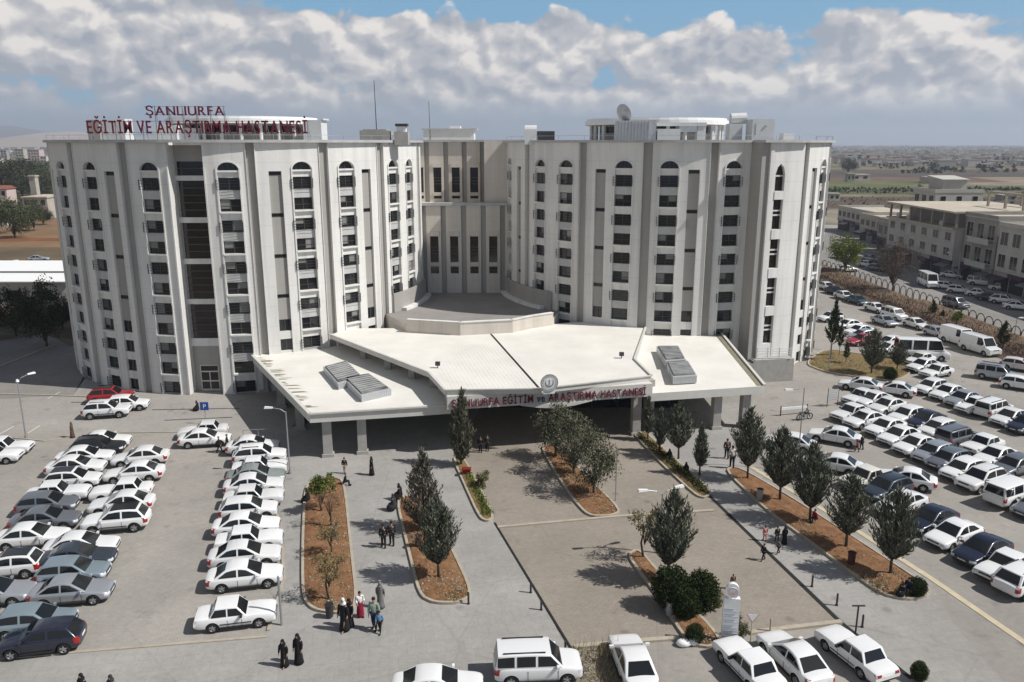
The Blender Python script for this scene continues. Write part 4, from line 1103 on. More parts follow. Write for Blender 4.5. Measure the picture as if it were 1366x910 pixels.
row('from the building in the line beside the pine bed', 'cars beside the pine bed', [
    (sl, W_, 1053, 607, 152), (sl, W_, 1112, 637, 152), (bx, 'off-white', 1152, 657, D), (sl, W_, 1208, 658, 152, 'facing away'), (su, 'dark blue-grey', 1182, 675, D), (sl, W_, 1202, 694, D),
    (sl, 'navy', 1241, 717, D), (sl, W_, 1272, 738, D), (sl, 'navy', 1310, 761, D), (bx, W_, 1340, 783, D), (su, W_, 1367, 804, 29)])
row('from the building in the front line of the middle block', 'cars in the middle block of the right lot', [
    (bx, W_, 1134, 565, D), (sl, W_, 1153, 575, D), (sl, W_, 1181, 586, D), (sl, W_, 1199, 598, D), (sl, W_, 1221, 611, D), (hb, 'silver', 1244, 622, D), (hb, 'grey', 1264, 632, D), (hb, W_, 1283, 646, D), (su, W_, 1308, 661, D),
    ('pickup', W_, 1352, 682, 29), (sl, 'grey', 1384, 698, D)])
row('from the building in the back line of the middle block', 'cars in the middle block of the right lot', [
    (bx, W_, 1148, 543, D), (sl, W_, 1164, 547, D), (sl, W_, 1183, 556, D), (hb, W_, 1209, 569, D), (sl, 'navy', 1235, 576, D), (hb, W_, 1250, 588, D), (ev_, 'grey', 1276, 601, 29), (bx, W_, 1310, 610, D), (sl, W_, 1327, 627, D), (hb, 'grey', 1351, 641, D)])
row('from the small garden in the third line of the right lot', 'cars in the third line of the right lot', [
    (hb, W_, 1241, 529, D), (sl, W_, 1264, 537, D), (sl, 'silver', 1284, 546, D), (bx, W_, 1300, 555, D), (ev_, W_, 1325, 561, 29), (sl, W_, 1347, 572, D), (sl, 'navy', 1369, 582, D)])
row('of three facing the street at the right edge', 'cars at the right edge of the lot', [(ev_, 'silver', 1330, 512, -38), (hb, W_, 1361, 525, -38), (hb, 'pinkish white', 1360, 499, -38)])
row('of two seen from behind below the small garden', 'cars below the small garden', [(sl, W_, 1148, 526, 148), (sl, W_, 1192, 532, 148)])
place_car(sl, W_, 1113, 598, 150, 'white saloon seen from behind beside the white barrier', 'cars below the small garden')
row('beside the minibus right of the small garden', 'cars beside the small garden', [(bx, W_, 1226, 490, D), (sl, W_, 1231, 499, D), (bx, W_, 1249, 507, D)], far=False)
place_car('minibus', W_, 1229, 483, -8, 'white minibus with dark side windows parked in the right lot aisle', 'vehicles in the far aisle')
HG = -76
row('from the far end of the line along the hedge bank', 'vehicles along the hedge bank', [
    (sl, W_, 1103, 389, HG), (sl, 'black', 1114, 395, HG), (sl, W_, 1127, 402, HG), (sl, 'dark green', 1144, 408, HG), (sl, W_, 1169, 419, HG), (ev_, W_, 1193, 429, HG), (sl, W_, 1222, 441, HG), (hb, 'silver', 1250, 453, HG), (pv, W_, 1279, 464, HG), (pv, W_, 1307, 476, HG)], far=True)
place_car(sl, 'silver', 1180, 437, HG, 'silver saloon standing in the aisle beside the hedge line', 'vehicles along the hedge bank', far=True)
row('from the far end of the group beside the right tower', 'cars beside the right tower', [
    (hb, W_, 1108, 431, 200), (sl, W_, 1131, 442, 200), (sl, W_, 1146, 450, 200), (hb, 'silver', 1150, 457, 200), (sl, 'red', 1150, 463, 200), (hb, W_, 1187, 466, 200), (hb, W_, 1186, 475, 200)], far=True)
row('from the far end along the street before the shops', 'vehicles on the shopping street', [
    (sl, 'silver', 1162, 350, -60), (sl, W_, 1157, 358, -60), (sl, 'off-white', 1130, 364, 10), (sl, 'grey', 1169, 363, -60), ('minibus', W_, 1238, 385, -97), (hb, W_, 1263, 388, -35), (hb, W_, 1279, 393, -30), (sl, W_, 1306, 398, -35),
    (sl, 'black', 1321, 404, -40), (su, W_, 1339, 408, -35), (sl, W_, 1358, 416, -35)], far=True)
place_car(ev_, 'grey', 1275, 413, -72, 'dark grey van driving down the middle of the street', 'vehicles on the shopping street', far=True)
row('of three in the shade of the shop fronts', 'vehicles in the shade of the shops', [(sl, W_, 1270, 373, -50), ('pickup', W_, 1311, 384, -40), (bx, W_, 1337, 390, -40)], far=True)
# ------------------------------------------------------------------ plants
M['bark'] = mat('bark', (.10, .075, .055), .95, .3, 4)
M['pine'] = mat('pine_needles', (.118, .130, .094), .75, island=.6, spec=.05)
M['pine2'] = mat('olive_grey_needles', (.12, .122, .08), .75, island=.5, spec=.05)
M['shrubdark'] = mat('dark_shrub_leaves', (.03, .043, .015), .8, island=.3, spec=.05)
M['green'] = mat('bright_green_leaves', (.10, .13, .03), .7, island=.5, spec=.05)
M['yellowgreen'] = mat('spring_leaves', (.145, .17, .04), .75, island=.45, spec=.05)
M['olive'] = mat('dry_olive_leaves', (.155, .135, .065), .8, island=.5, spec=.05)
M['reddry'] = mat('reddish_twigs', (.13, .07, .05), .9, island=.5, spec=.05)
M['browndry'] = mat('dry_brown_twigs', (.11, .08, .065), .95, island=.5, spec=.05)
M['fardark'] = mat('distant_leaves', (.05, .055, .032), .85, island=.55, spec=.05)
M['farolive'] = mat('distant_olive_leaves', (.075, .085, .045), .85, island=.5, spec=.05)
M['straw'] = mat('straw', (.33, .27, .16), .95, island=.35, spec=.05)
def blade(mb, p, d, l, w_, rr, m=0):
    d = d.normalized(); s = d.orthogonal().normalized(); s = Matrix.Rotation(rr.uniform(0, 6.28), 3, d) @ s
    mb.mesh([p-s*w_*.25, p+d*l*.45-s*w_*.5, p+d*l, p+d*l*.45+s*w_*.5], [(0, 1, 2, 3)], m)
def rdir(rr):
    z = rr.uniform(-1, 1); a = rr.uniform(0, 6.283); q = math.sqrt(1-z*z); return Vector((q*math.cos(a), q*math.sin(a), z))
def pine_meshes(seed, h=5.0, rad=1.15, base=.17, nb=170, upright=.9, lw=.055, peak=.36, power=1.35):
    """trunk and feathery upswept crown, height h"""
    rr = random.Random(seed); tk = MB(); cr = MB()
    lean = Vector((rr.uniform(-.12, .12), rr.uniform(-.12, .12), 0))
    tk.tube([(0, 0, -.1), lean*.3+Vector((0, 0, h*.3)), lean*.7+Vector((0, 0, h*.62)), lean+Vector((0, 0, h*.93))], .085, 7, 0, .02)
    lob = [(rr.uniform(0, 6.28), rr.uniform(.78, 1.18)) for _ in range(5)]
    for i in range(nb):
        t = base+(1-base)*((i+rr.random())/nb)**.92
        u = (t-base)/(1-base)
        env = (min(1, u/peak)**.6)*(1-max(0, (u-peak)/(1-peak))**power) if u < 1 else 0
        env = max(.07, env)
        az = rr.uniform(0, 6.283)
        k = sum(w_*max(0, math.cos(az-a))**2 for a, w_ in lob)/max(.01, sum(max(0, math.cos(az-a))**2 for a, w_ in lob))
        r = rad*env*k*rr.uniform(.62, 1.12)
        out = Vector((math.cos(az), math.sin(az), 0))
        z1 = t*h+rr.uniform(-.05, .1)*h*.5; z0 = max(base*h*.85, z1-r*upright-.25)
        p0 = lean*u+Vector((0, 0, z0)); p2 = lean*u+out*r+Vector((0, 0, z1+r*.25)); p1 = (p0+p2)/2+out*r*.18-Vector((0, 0, r*.12))
        pts = [p0*(1-s)**2+p1*2*s*(1-s)+p2*s*s for s in (0, .35, .7, 1)]
        tk.tube(pts, .022, 3, 0, .006)
        nt_ = max(6, int(17*(r/rad)+6))
        for j in range(nt_):
            s = .25+.75*(j+rr.random())/nt_
            q = p0*(1-s)**2+p1*2*s*(1-s)+p2*s*s
            tang = ((p1-p0)*(1-s)+(p2-p1)*s).normalized()
            d = tang*.55+Vector((0, 0, .55))+rdir(rr)*.62
            blade(cr, q+rdir(rr)*.07, d, rr.uniform(.24, .46), lw*rr.uniform(.9, 1.7), rr)
    return tk.data('pine_trunk', [M['bark']], True), cr
def leafy_meshes(seed, h, rad, base, n, leaf, nbr=7, flat=.8, gap=.35, droop=0.0, bare=False, clumps=26):
    rr = random.Random(seed); tk = MB(); cr = MB()
    zc = base*h+(h-base*h)*.5; rz = (h-base*h)*.5
    tk.tube([(0, 0, -.1), (rr.uniform(-.05, .05)*h, rr.uniform(-.05, .05)*h, base*h*.8), (0, 0, zc)], .022*h+.015, 7, 0, .01*h)
    C_ = []
    for i in range(clumps):
        d = rdir(rr); rr_ = rr.uniform(.35, .95)
        C_.append((Vector((d.x*rad*rr_, d.y*rad*rr_, zc+d.z*rz*rr_)), rr.uniform(.22, .48)*rad))
    for i in range(max(nbr, clumps//2)):
        c, _ = C_[i % clumps]; m_ = Vector((c.x*.35, c.y*.35, base*h+(c.z-base*h)*.55))
        tk.tube([(0, 0, base*h*.7), m_, c], .008*h, 4, 0, .003*h)
        if bare:
            for q in range(9):
                e = c+rdir(rr)*rad*.4; tk.tube([c, (c+e)/2+rdir(rr)*.08*rad, e], .004*h, 3, 0, .0015*h)
    for i in range(n):
        c, r_ = C_[rr.randrange(clumps)]
        p = c+rdir(rr)*r_*rr.random()**.4
        if seed == 55: e = rdir(rr); q_ = rr.uniform(.55, 1.03)*(1+.07*math.sin(e.x*7+e.z*5)); p = Vector((e.x*rad*q_, e.y*rad*q_, max(.05, zc+e.z*rz*q_)))
        d = rdir(rr)+Vector((0, 0, -droop if droop else .3))
        blade(cr, p, d, leaf*rr.uniform(.7, 1.5), leaf*rr.uniform(.35, .75), rr)
    return tk.data('trunk', [M['bark']], True), cr
PINES = []
for i in range(4):
    t, c = pine_meshes(20+i, nb=215, rad=1.22+.06*i, base=.23, peak=.38, lw=.05, power=1.75, upright=1.0)
    PINES.append((t, c.data('pine_crown', [M['pine']])))
t, c = pine_meshes(31, rad=.95, nb=170, base=.08, upright=1.3, peak=.3); COLPINE = (t, c.data('column_crown', [M['pine2']]))
t, c = pine_meshes(33, rad=1.25, nb=190, base=.05, upright=1.2, peak=.34); GREYPINE = (t, c.data('grey_crown', [mat('greyish_needles', (.13, .122, .092), .8, island=.5, spec=.05)]))
t, c = pine_meshes(35, rad=.62, nb=140, base=.2, upright=.7, peak=.25); SLIM = (t, c.data('slim_crown', [M['pine']]))
t, c = pine_meshes(36, rad=.8, nb=110, base=.3, upright=.1, peak=.2); CONIFER = (t, c.data('conifer_crown', [M['shrubdark']]))
def plant(name, me, px, py, top, label, cat='tree', group=None, rz=None, wscale=1.0, h0=5.0, loc=None, hscale=None, zoff=0.0, crown='crown'):
    p = at(px, py) if loc is None else Vector(loc)
    if hscale is None: hscale = max(.3, atY(px, top, p.y).z)/h0
    r = empty(name, (p.x, p.y, zoff), random.uniform(0, 6.28) if rz is None else rz)
    r.scale = (hscale*wscale, hscale*wscale, hscale)
    if me[0]: link('trunk', me[0], r)
    link(crown, me[1], r)
    return tag(r, label, cat, group)
G1 = 'pines in the bed beside the right car park'
for i, (px, py, top, ws, lab) in enumerate([
    (997, 641, 549, 1.0, 'blue-green pine at the building end of the long right bed'), (1040, 669, 574, 1.12, 'blue-green pine second from the building in the long right bed'),
    (1080, 697, 596, 1.1, 'blue-green pine in the middle of the long right bed by a person in red'), (1128, 732, 638, 1.25, 'lower broad pine between the bins of the long right bed'), (1187, 768, 656, 1.05, 'tall pine nearest the rounded tip of the long right bed')]):
    plant('pine_tree', PINES[i % 4], px, py, top, lab, 'tree', G1, wscale=ws)
plant('pine_tree', PINES[1], 585, 773, 667, 'dark pine on a bare trunk in the near end of the second left bed', 'tree', wscale=1.05)
plant('pine_tree', GREYPINE, 566, 708, 606, 'greyish bushy pine behind the dark one in the second left bed', 'tree', wscale=1.05)
plant('pine_tree', COLPINE, 615, 622, 525, 'tall narrow grey-green pine before the canopy sign', 'tree', wscale=1.0)
plant('pine_tree', PINES[2], 890, 776, 659, 'big dark pine behind the round bushes in the totem bed', 'tree', wscale=1.05)
plant('pine_tree', PINES[3], 905, 612, 541, 'dark pine before the right canopy wing', 'tree', wscale=1.15)
for px, py, top, lab in [(880, 604, 547, 'small slim pine left of the dark pine under the right canopy wing'), (864, 588, 532, 'slim pine touching the column at the right end of the sign'), (933, 634, 568, 'slim pale pine standing alone right of the hedge strip')]:
    plant('slim_pine_tree', SLIM, px, py, top, lab, 'tree', 'slim pines by the hedge strip', wscale=1.15)
t, c = leafy_meshes(51, 5, 1.9, .16, 5200, .17, droop=.9, clumps=34); WILLOW = (t, c.data('weeping_crown', [M['pine2']]))
for px, py, top, ws, lab in [(742, 612, 543, 1.0, 'grey-green bushy tree farthest in the middle bed under the sign'), (766, 634, 556, .98, 'grey-green bushy tree in the middle of the middle bed'), (792, 660, 577, .95, 'drooping grey-green tree nearest the rounded end of the middle bed')]:
    plant('drooping_tree', WILLOW, px, py, top, lab, 'tree', 'drooping trees in the middle bed', wscale=ws)
t, c = leafy_meshes(52, 3, 1.0, .42, 800, .13, bare=True, clumps=18); OLIVE = (t, c.data('olive_crown', [M['olive']]))
plant('young_tree', OLIVE, 859, 746, 680, 'thin olive-coloured young tree left of the big pine', 'tree', h0=3)
plant('young_tree', OLIVE, 442, 742, 699, 'sparse olive young tree in the middle of the first left bed', 'tree', h0=3, wscale=1.15)
plant('young_tree', OLIVE, 440, 802, 738, 'sparse olive young tree at the near end of the first left bed', 'tree', h0=3, wscale=1.0)
t, c = leafy_meshes(53, 3, .85, .3, 1500, .14, clumps=20); GREENT = (t, c.data('green_crown', [M['green']]))
plant('round_tree', GREENT, 430, 684, 626, 'small bright green tree in the first left bed', 'tree', h0=3, wscale=1.0)
t, c = leafy_meshes(54, 3, 1.05, .4, 260, .09, bare=True, clumps=22); REDT = (t, c.data('twig_crown', [M['reddry']]))
plant('bare_tree', REDT, 441, 704, 648, 'leafless reddish young tree in front of the bright green one', 'tree', h0=3)
t, c = leafy_meshes(55, 2, .95, .0, 7500, .12, clumps=46); ROUND = (t, c.data('bush_foliage', [M['shrubdark']]))
for px, py, top, ws, lab in [(893, 812, 757, .85, 'dark green round bush on the left under the big pine'), (934, 814, 763, .85, 'dark green round bush right of the other one under the big pine'), (914, 825, 782, .85, 'lower dark green bush in front between the two round ones')]:
    plant('round_bush', ROUND, px, py, top, lab, 'bush', 'round bushes in the totem bed', h0=2, wscale=ws, crown='foliage')
plant('low_bush', ROUND, 926, 858, 834, 'small dark bush beside the white sack by the totem bed tip', 'bush', h0=2, wscale=.95, crown='foliage')
t, c = leafy_meshes(56, 2, .8, .05, 1400, .13, clumps=22); OLB = (t, c.data('olive_bush_foliage', [mat('olive_bush_leaves', (.10, .10, .04), .8, island=.5, spec=.05)]))
plant('low_bush', OLB, 957, 812, 787, 'small olive bush left of the round totem emblem', 'bush', h0=2, crown='foliage')
plant('low_bush', OLB, 988, 852, 820, 'olive bush hiding behind the totem by the triangular sign', 'bush', h0=2, wscale=.7, crown='foliage')
plant('low_bush', OLB, 643, 652, 626, 'thin olive bush on the narrow strip beside the plaza', 'bush', h0=2, crown='foliage')
plant('low_bush', ROUND, 1225, 908, 884, 'round black-looking bush beside the drain at the lower right', 'bush', h0=2, wscale=.85, crown='foliage')
plant('low_bush', ROUND, 1222, 795, 771, 'dark bush in the rounded tip of the long right bed', 'bush', h0=2, wscale=1.0, crown='foliage')
# hedges on the two narrow strips
def hedge(name, px, n, w_, h, mt, label, seed, leaf=.13, cat='hedge'):
    rr = random.Random(seed); mb = MB(); P = [at(*p) for p in px]
    for i in range(n):
        s = rr.random()*(len(P)-1); j = int(s); p = P[j].lerp(P[j+1], s-j)
        hh = h*(.75+.35*math.sin(s*9+seed)*rr.random())
        q = p+Vector((rr.gauss(0, w_*.4), rr.gauss(0, w_*.4), rr.random()**.6*hh))
        blade(mb, q, rdir(rr)+Vector((0, 0, .5)), leaf*rr.uniform(.7, 1.6), leaf*rr.uniform(.4, .7), rr)
    return tag(mb.build(name, [M[mt]]), label, cat)
hedge('low_hedge', [(622, 630), (640, 665), (652, 690)], 1700, .45, .5, 'green', 'low green hedge on the narrow strip left of the plaza', 1)
hedge('low_hedge', [(852, 585), (885, 612), (912, 636), (941, 660)], 3000, .4, .75, 'shrubdark', 'low dark green hedge on the narrow strip right of the plaza', 2)
# dry weeds at the bottom edge
rr = random.Random(9); mb = MB()
for i in range(2200):
    p = at(rr.uniform(762, 835), rr.uniform(866, 930)); blade(mb, p, rdir(rr)*.7+Vector((0, 0, .8)), rr.uniform(.1, .4), .035, rr)
for i in range(60):
    p = at(rr.uniform(770, 822), rr.uniform(866, 885)); blade(mb, p, rdir(rr)*.25+Vector((0, 0, 1)), rr.uniform(.7, 1.4), .03, rr)
tag(mb.build('dry_weeds', [M['straw']]), 'patch of dry straw-coloured weeds beside the estate van at the bottom edge', 'weeds', kind='stuff')
# small garden by the right tower
for me, px, py, top, ws, lab, nm in [
    (CONIFER, 1107, 481, 404, .75, 'tall narrow dark conifer touching the right tower', 'conifer_tree'), (CONIFER, 1119, 476, 430, .55, 'small thin conifer just right of the tall narrow one', 'conifer_tree'),
    (PINES[0], 1162, 500, 442, 1.2, 'broad dark pine in the middle of the small right garden', 'pine_tree'), (PINES[2], 1196, 494, 457, 1.35, 'low dark pine at the street end of the small right garden', 'pine_tree'), (CONIFER, 1128, 486, 458, 1.0, 'short dark conifer in the grass of the small right garden', 'conifer_tree')]:
    plant(nm, me, px, py, top, lab, 'tree', 'trees in the small right garden', wscale=ws)
plant('low_bush', ROUND, 1187, 507, 491, 'round reddish-brown bush on the edge of the small right garden', 'bush', h0=2, wscale=1.1, crown='foliage')
# hedge bank: brown bare hedge and the conifers on it
rr = random.Random(12); mb = MB()
for i in range(26000):
    y = 86+(215-86)*rr.random()**1.5; x = 66-(y-86)*.03+rr.uniform(-4.2, 2.0)
    if y > 150: x -= (y-150)*.05
    blade(mb, Vector((x, y, .5)), rdir(rr)*.8+Vector((0, 0, .8)), rr.uniform(.3, 1.0), rr.uniform(.04, .10), rr)
tag(mb.build('bare_hedge', [M['browndry']]), 'brown leafless hedge on the bank between car park and street', 'hedge', kind='stuff')
for me, px, py, top, ws, lab in [(CONIFER, 1243, 424, 402, 1.5, 'small dark conifer at the far end of the hedge bank'), (GREENT, 1275, 440, 412, 1.1, 'yellowish green bush-like tree on the hedge bank'), (CONIFER, 1336, 472, 430, 1.1, 'dark feathery conifer on the near end of the hedge bank'), (CONIFER, 1256, 428, 414, 1.6, 'lowest dark conifer right beside the smallest one on the bank')]:
    plant('bank_tree', me, px, py, top, lab, 'tree', 'trees on the hedge bank', wscale=ws, h0=3 if me is GREENT else 5)
t, c = leafy_meshes(61, 8, 3.6, .22, 6500, .28, clumps=40); SPR = (t, c.data('spring_crown', [M['yellowgreen']]))
plant('leafy_tree', SPR, 1126, 366, 311, 'fresh yellow-green tree on the street beside the right tower', 'tree', h0=8, wscale=.95)
plant('leafy_tree', SPR, 1378, 386, 338, 'yellow-green tree cut by the right edge before the shops', 'tree', h0=8, wscale=.8)
t, c = leafy_meshes(62, 9, 4.4, .2, 3800, .16, bare=True, clumps=60); BARE = (t, c.data('bare_crown', [M['browndry']]))
plant('bare_street_tree', BARE, 1190, 392, 318, 'large leafless brown tree at the end of the hedge bank', 'tree', h0=9, wscale=.92)
# trees left behind the left tower
t, c = leafy_meshes(63, 8, 4.0, .1, 5200, .33, clumps=44); FAR1 = (t, c.data('far_crown', [M['fardark']]))
t, c = leafy_meshes(64, 8, 4.2, .08, 4600, .33, clumps=40); FAR2 = (t, c.data('far_olive_crown', [M['farolive']]))
for me, px, py, top, ws, lab in [
    (FAR1, 22, 448, 384, .9, 'dark tree overhanging the rear road at the left edge'), (FAR1, 62, 462, 376, .8, 'dark tree close beside the foot of the left tower'), (FAR1, -25, 452, 380, 1.0, 'dark tree cut by the left edge above the rear road'), (FAR1, 84, 440, 392, .8, 'dark tree tucked behind the left tower wall'),
    (FAR2, 20, 318, 262, .9, 'grey-green tree beside the orange dirt field'), (FAR2, -8, 312, 250, 1.0, 'grey-green tree cut by the left edge above the dirt field'), (FAR2, 46, 308, 262, .7, 'olive tree before the cream house'),
    (FAR1, 8, 268, 214, 1.4, 'dark far tree at the left edge below the mountain'), (FAR1, 30, 262, 212, 1.4, 'dark far tree between the apartment blocks and the cream house'), (FAR1, 52, 258, 216, 1.3, 'dark far tree behind the cream house'), (FAR2, 62, 262, 220, 1.1, 'olive far tree touching the left tower outline'), (FAR1, -20, 262, 215, 1.4, 'dark far tree outside the left edge'), (FAR1, 38, 246, 216, 1.5, 'dark far tree under the pale apartment blocks'), (FAR2, 18, 244, 212, 1.5, 'olive far tree highest under the mountain')]:
    plant('broadleaf_tree', me, px, py, top, lab, 'tree', 'trees behind the left tower', h0=8, wscale=ws)

# weeds, dry grass and stones on the beds
rr = random.Random(91); mb = MB()
def inpoly(x, y, P):
    c = False
    for i in range(len(P)):
        a, b = P[i], P[i-1]
        if (a[1] > y) != (b[1] > y) and x < (b[0]-a[0])*(y-a[1])/(b[1]-a[1])+a[0]: c = not c
    return c
BEDS = [([(409, 655), (420, 644), (445, 642), (456, 646), (466, 730), (472, 808), (452, 814), (418, 810), (407, 798), (407, 720)], 700),
        ([(533, 670), (545, 666), (560, 664), (598, 730), (626, 793), (610, 801), (580, 801), (563, 792), (548, 735)], 700), ([(724, 600), (742, 600), (783, 642), (824, 682), (790, 685), (768, 666), (743, 630)], 700),
        ([(839, 745), (852, 738), (878, 769), (943, 838), (956, 858), (920, 856), (883, 798)], 600), ([(972, 630), (985, 628), (1060, 672), (1150, 730), (1232, 784), (1210, 797), (1172, 789), (1087, 726), (1024, 680)], 1500),
        ([(1080, 486), (1102, 469), (1150, 477), (1194, 481), (1211, 497), (1194, 505), (1150, 501), (1100, 493)], 2600)]
for P, n in BEDS:
    x0, x1 = min(p[0] for p in P), max(p[0] for p in P); y0, y1 = min(p[1] for p in P), max(p[1] for p in P); k_ = 0
    ctr = [(rr.uniform(x0, x1), rr.uniform(y0, y1)) for _ in range(14)]
    while k_ < n:
        if rr.random() < .6: c = rr.choice(ctr); x, y = c[0]+rr.gauss(0, 9), c[1]+rr.gauss(0, 7)
        else: x, y = rr.uniform(x0, x1), rr.uniform(y0, y1)
        k_ += .2
        if not inpoly(x, y, P): continue
        k_ += .8; p = at(x, y, .2); m_ = rr.choice([0, 0, 1])
        if P is BEDS[-1][0]: m_ = rr.choice([1, 1, 0])
        for _ in range(3): blade(mb, p+Vector((rr.gauss(0, .06), rr.gauss(0, .06), -.03)), rdir(rr)+Vector((0, 0, .6)), rr.uniform(.08, .24), .035, rr, m_)
        if rr.random() < .12: r_ = rr.uniform(.03, .08); mb.ball((p.x, p.y, .2), r_, r_*.8, r_*.6, 6, 4, 2)
tag(mb.build('weeds', [M['straw'], M['olive'], M['concrete']]), 'sparse weeds dry grass and stones on the planting beds', 'weeds', kind='stuff')
for i, (px, py, top, lab) in enumerate([(4, 300, 268, 'low dark tree at the left edge beside the shed'), (58, 300, 276, 'small olive tree at the corner of the dirt field'), (24, 285, 256, 'dark tree between the reddish house and the cream house'), (12, 258, 226, 'dark tree behind the reddish roof'), (45, 262, 230, 'dark tree behind the slim cream tower'), (60, 276, 246, 'dark tree right behind the cream house corner')]):
    plant('broadleaf_tree', FAR1 if i % 2 else FAR2, px, py, top, lab, 'tree', 'trees behind the left tower', h0=8, wscale=1.1)
# ------------------------------------------------------------------ writing
def glyph(ch, h, depth=.06, bold=.012):
    cu = bpy.data.curves.new('t', 'FONT'); cu.body = ch; cu.size = 1.0; cu.extrude = depth/h/2*.7; cu.offset = bold
    o = bpy.data.objects.new('t', cu); COL.objects.link(o)
    dg = bpy.context.evaluated_depsgraph_get(); me = bpy.data.meshes.new_from_object(o.evaluated_get(dg)); bpy.data.objects.remove(o); bpy.data.curves.remove(cu)
    s = h/.73
    for v in me.vertices: v.co = Vector((v.co.x*s, v.co.y*s, v.co.z*s))
    return me
def letters(parent, text, origin, dx, width, h, m, depth=.1, xs=1.0, bold=.015, mats2=None):
    """stand text along dx from origin, stretched to the given width; each letter a part"""
    G = []; x = 0
    for i, ch in enumerate(text):
        if ch == ' ': x += .42*h; continue
        me = glyph(ch, h, depth, bold); x0 = min(v.co.x for v in me.vertices); x1 = max(v.co.x for v in me.vertices)
        G.append((me, x-x0, i)); x += (x1-x0)+.19*h
    k_ = width/(x-.19*h); ang = math.atan2(dx.y, dx.x)
    for me, off, i in G:
        me.materials.clear(); me.materials.append(M[mats2(i) if mats2 else m])
        for p_ in me.polygons: p_.material_index = 0
        for v in me.vertices: v.co = Vector(((v.co.x+off)*k_, -v.co.z, v.co.y))
        o = link('letter', me, parent); o.location = origin; o.rotation_euler = (0, 0, ang)
# roof sign
sg = empty('roof_sign', (LC[0], 88, ZT)); tag(sg, 'two lines of dark red letters on a steel frame on the left tower roof', 'sign')
YS = 88.0
pa, pb = atY(117, 178, YS), atY(410, 176, YS); ha = atY(117, 160, YS).z-pa.z
letters(sg, 'EĞİTİM VE ARAŞTIRMA HASTANESİ', Vector((pa.x, YS, pa.z))-sg.location, Vector((1, 0, 0)), pb.x-pa.x, ha, 'red', .12, bold=.008)
pc, pd_ = atY(195, 154, YS), atY(299, 153, YS); hc = atY(195, 141, YS).z-pc.z
letters(sg, 'ŞANLIURFA', Vector((pc.x, YS, pc.z))-sg.location, Vector((1, 0, 0)), pd_.x-pc.x, hc, 'red', .12, bold=.008)
fb = MB(); o = sg.location
for z in (pa.z+.1, pa.z+ha*.9): fb.box(pa.x-o.x-.2, pb.x-o.x+.2, .1, .15, z-o.z-.02, z-o.z+.03)
for z in (pc.z+.1, pc.z+hc*.9): fb.box(pc.x-o.x-.2, pd_.x-o.x+.2, .1, .15, z-o.z-.02, z-o.z+.03)
n_ = 16
for i in range(n_+1):
    x = pa.x+(pb.x-pa.x)*i/n_-o.x; hi = pa.z+ha
    if pc.x-.3 < x+o.x < pd_.x+.3: hi = pc.z+hc
    fb.box(x-.03, x+.03, .15, .21, 0, hi-o.z); fb.tube([(x, .2, hi-o.z-.2), (x, 1.6, 0)], .03, 4)
fb.build('frame', [M['pole']], sg)
# canopy sign with the round emblem above it
cs = empty('canopy_sign', (fl.x, fl.y, 4.1)); tag(cs, 'red letters on the canopy edge with a round grey crescent emblem above them', 'sign')
w_ = (fr-fl).length
txt = 'ŞANLIURFA EĞİTİM ve ARAŞTIRMA HASTANESİ'
letters(cs, txt, Vector((fd.x*.35+fn.x*.10, fd.y*.35+fn.y*.10, .22)), fd, w_-1.0, .70, 'red', .10, bold=.004, mats2=lambda i: 'darktext' if txt[i] in 've' else 'red')
ec = at(733, 511, cz+.65); eo = Vector((ec.x-fl.x, ec.y-fl.y, ec.z-4.1))
def ringpts(r, a0, a1, n=28): return [(r*math.cos(R_(a0+(a1-a0)*i/n)), r*math.sin(R_(a0+(a1-a0)*i/n))) for i in range(n+1)]
def emblem(parent, oc, R0, ang, mt, mw):
    def place(mb, name, m_):
        o_ = mb.build(name, [m_], parent); o_.location = oc; o_.rotation_euler = (0, 0, ang); return o_
    b = MB(); P = ringpts(R0, 0, 360, 40)[:-1]
    b.mesh([(x, .02, z) for x, z in P]+[(x, .06, z) for x, z in P], [tuple(range(40)), tuple(range(79, 39, -1))]+[((i+1) % 40, i, 40+i, 40+(i+1) % 40) for i in range(40)]); place(b, 'emblem_disc', mw)
    b = MB()
    for r0, r1 in ((R0*.97, R0*.90), (R0*.70, R0*.66)):
        A, B = ringpts(r0, 0, 360, 40), ringpts(r1, 0, 360, 40)
        for i in range(40): b.quad([(A[i][0], .0, A[i][1]), (B[i][0], .0, B[i][1]), (B[i+1][0], .0, B[i+1][1]), (A[i+1][0], .0, A[i+1][1])])
    for i in range(26):      # marks of the circular inscription
        a = R_(i*360/26); c, s = math.cos(a), math.sin(a); r_ = R0*.80; ww = R0*.045
        b.quad([((r_-ww*1.3)*c-ww*s, 0, (r_-ww*1.3)*s+ww*c), ((r_+ww*1.3)*c-ww*s, 0, (r_+ww*1.3)*s+ww*c), ((r_+ww*1.3)*c+ww*s, 0, (r_+ww*1.3)*s-ww*c), ((r_-ww*1.3)*c+ww*s, 0, (r_-ww*1.3)*s-ww*c)])
    A = ringpts(R0*.5, -225, 45, 30); B = [(x*.78, z*.78+R0*.10) for x, z in A]      # upright crescent
    for i in range(30): b.quad([(A[i][0], 0, A[i][1]), (B[i][0], 0, B[i][1]), (B[i+1][0], 0, B[i+1][1]), (A[i+1][0], 0, A[i+1][1])])
    b.quad([(-R0*.06, 0, -R0*.22), (R0*.06, 0, -R0*.22), (R0*.06, 0, R0*.38), (-R0*.06, 0, R0*.38)])
    place(b, 'emblem_marks', mt)
emblem(cs, eo, .78, math.atan2(fd.y, fd.x), M['pole'], M['signwhite'])
b = MB(); b.box(-.5, .5, .07, .12, -.98, -.55); o_ = b.build('emblem_foot', [M['signwhite']], cs); o_.location = eo; o_.rotation_euler = (0, 0, math.atan2(fd.y, fd.x))
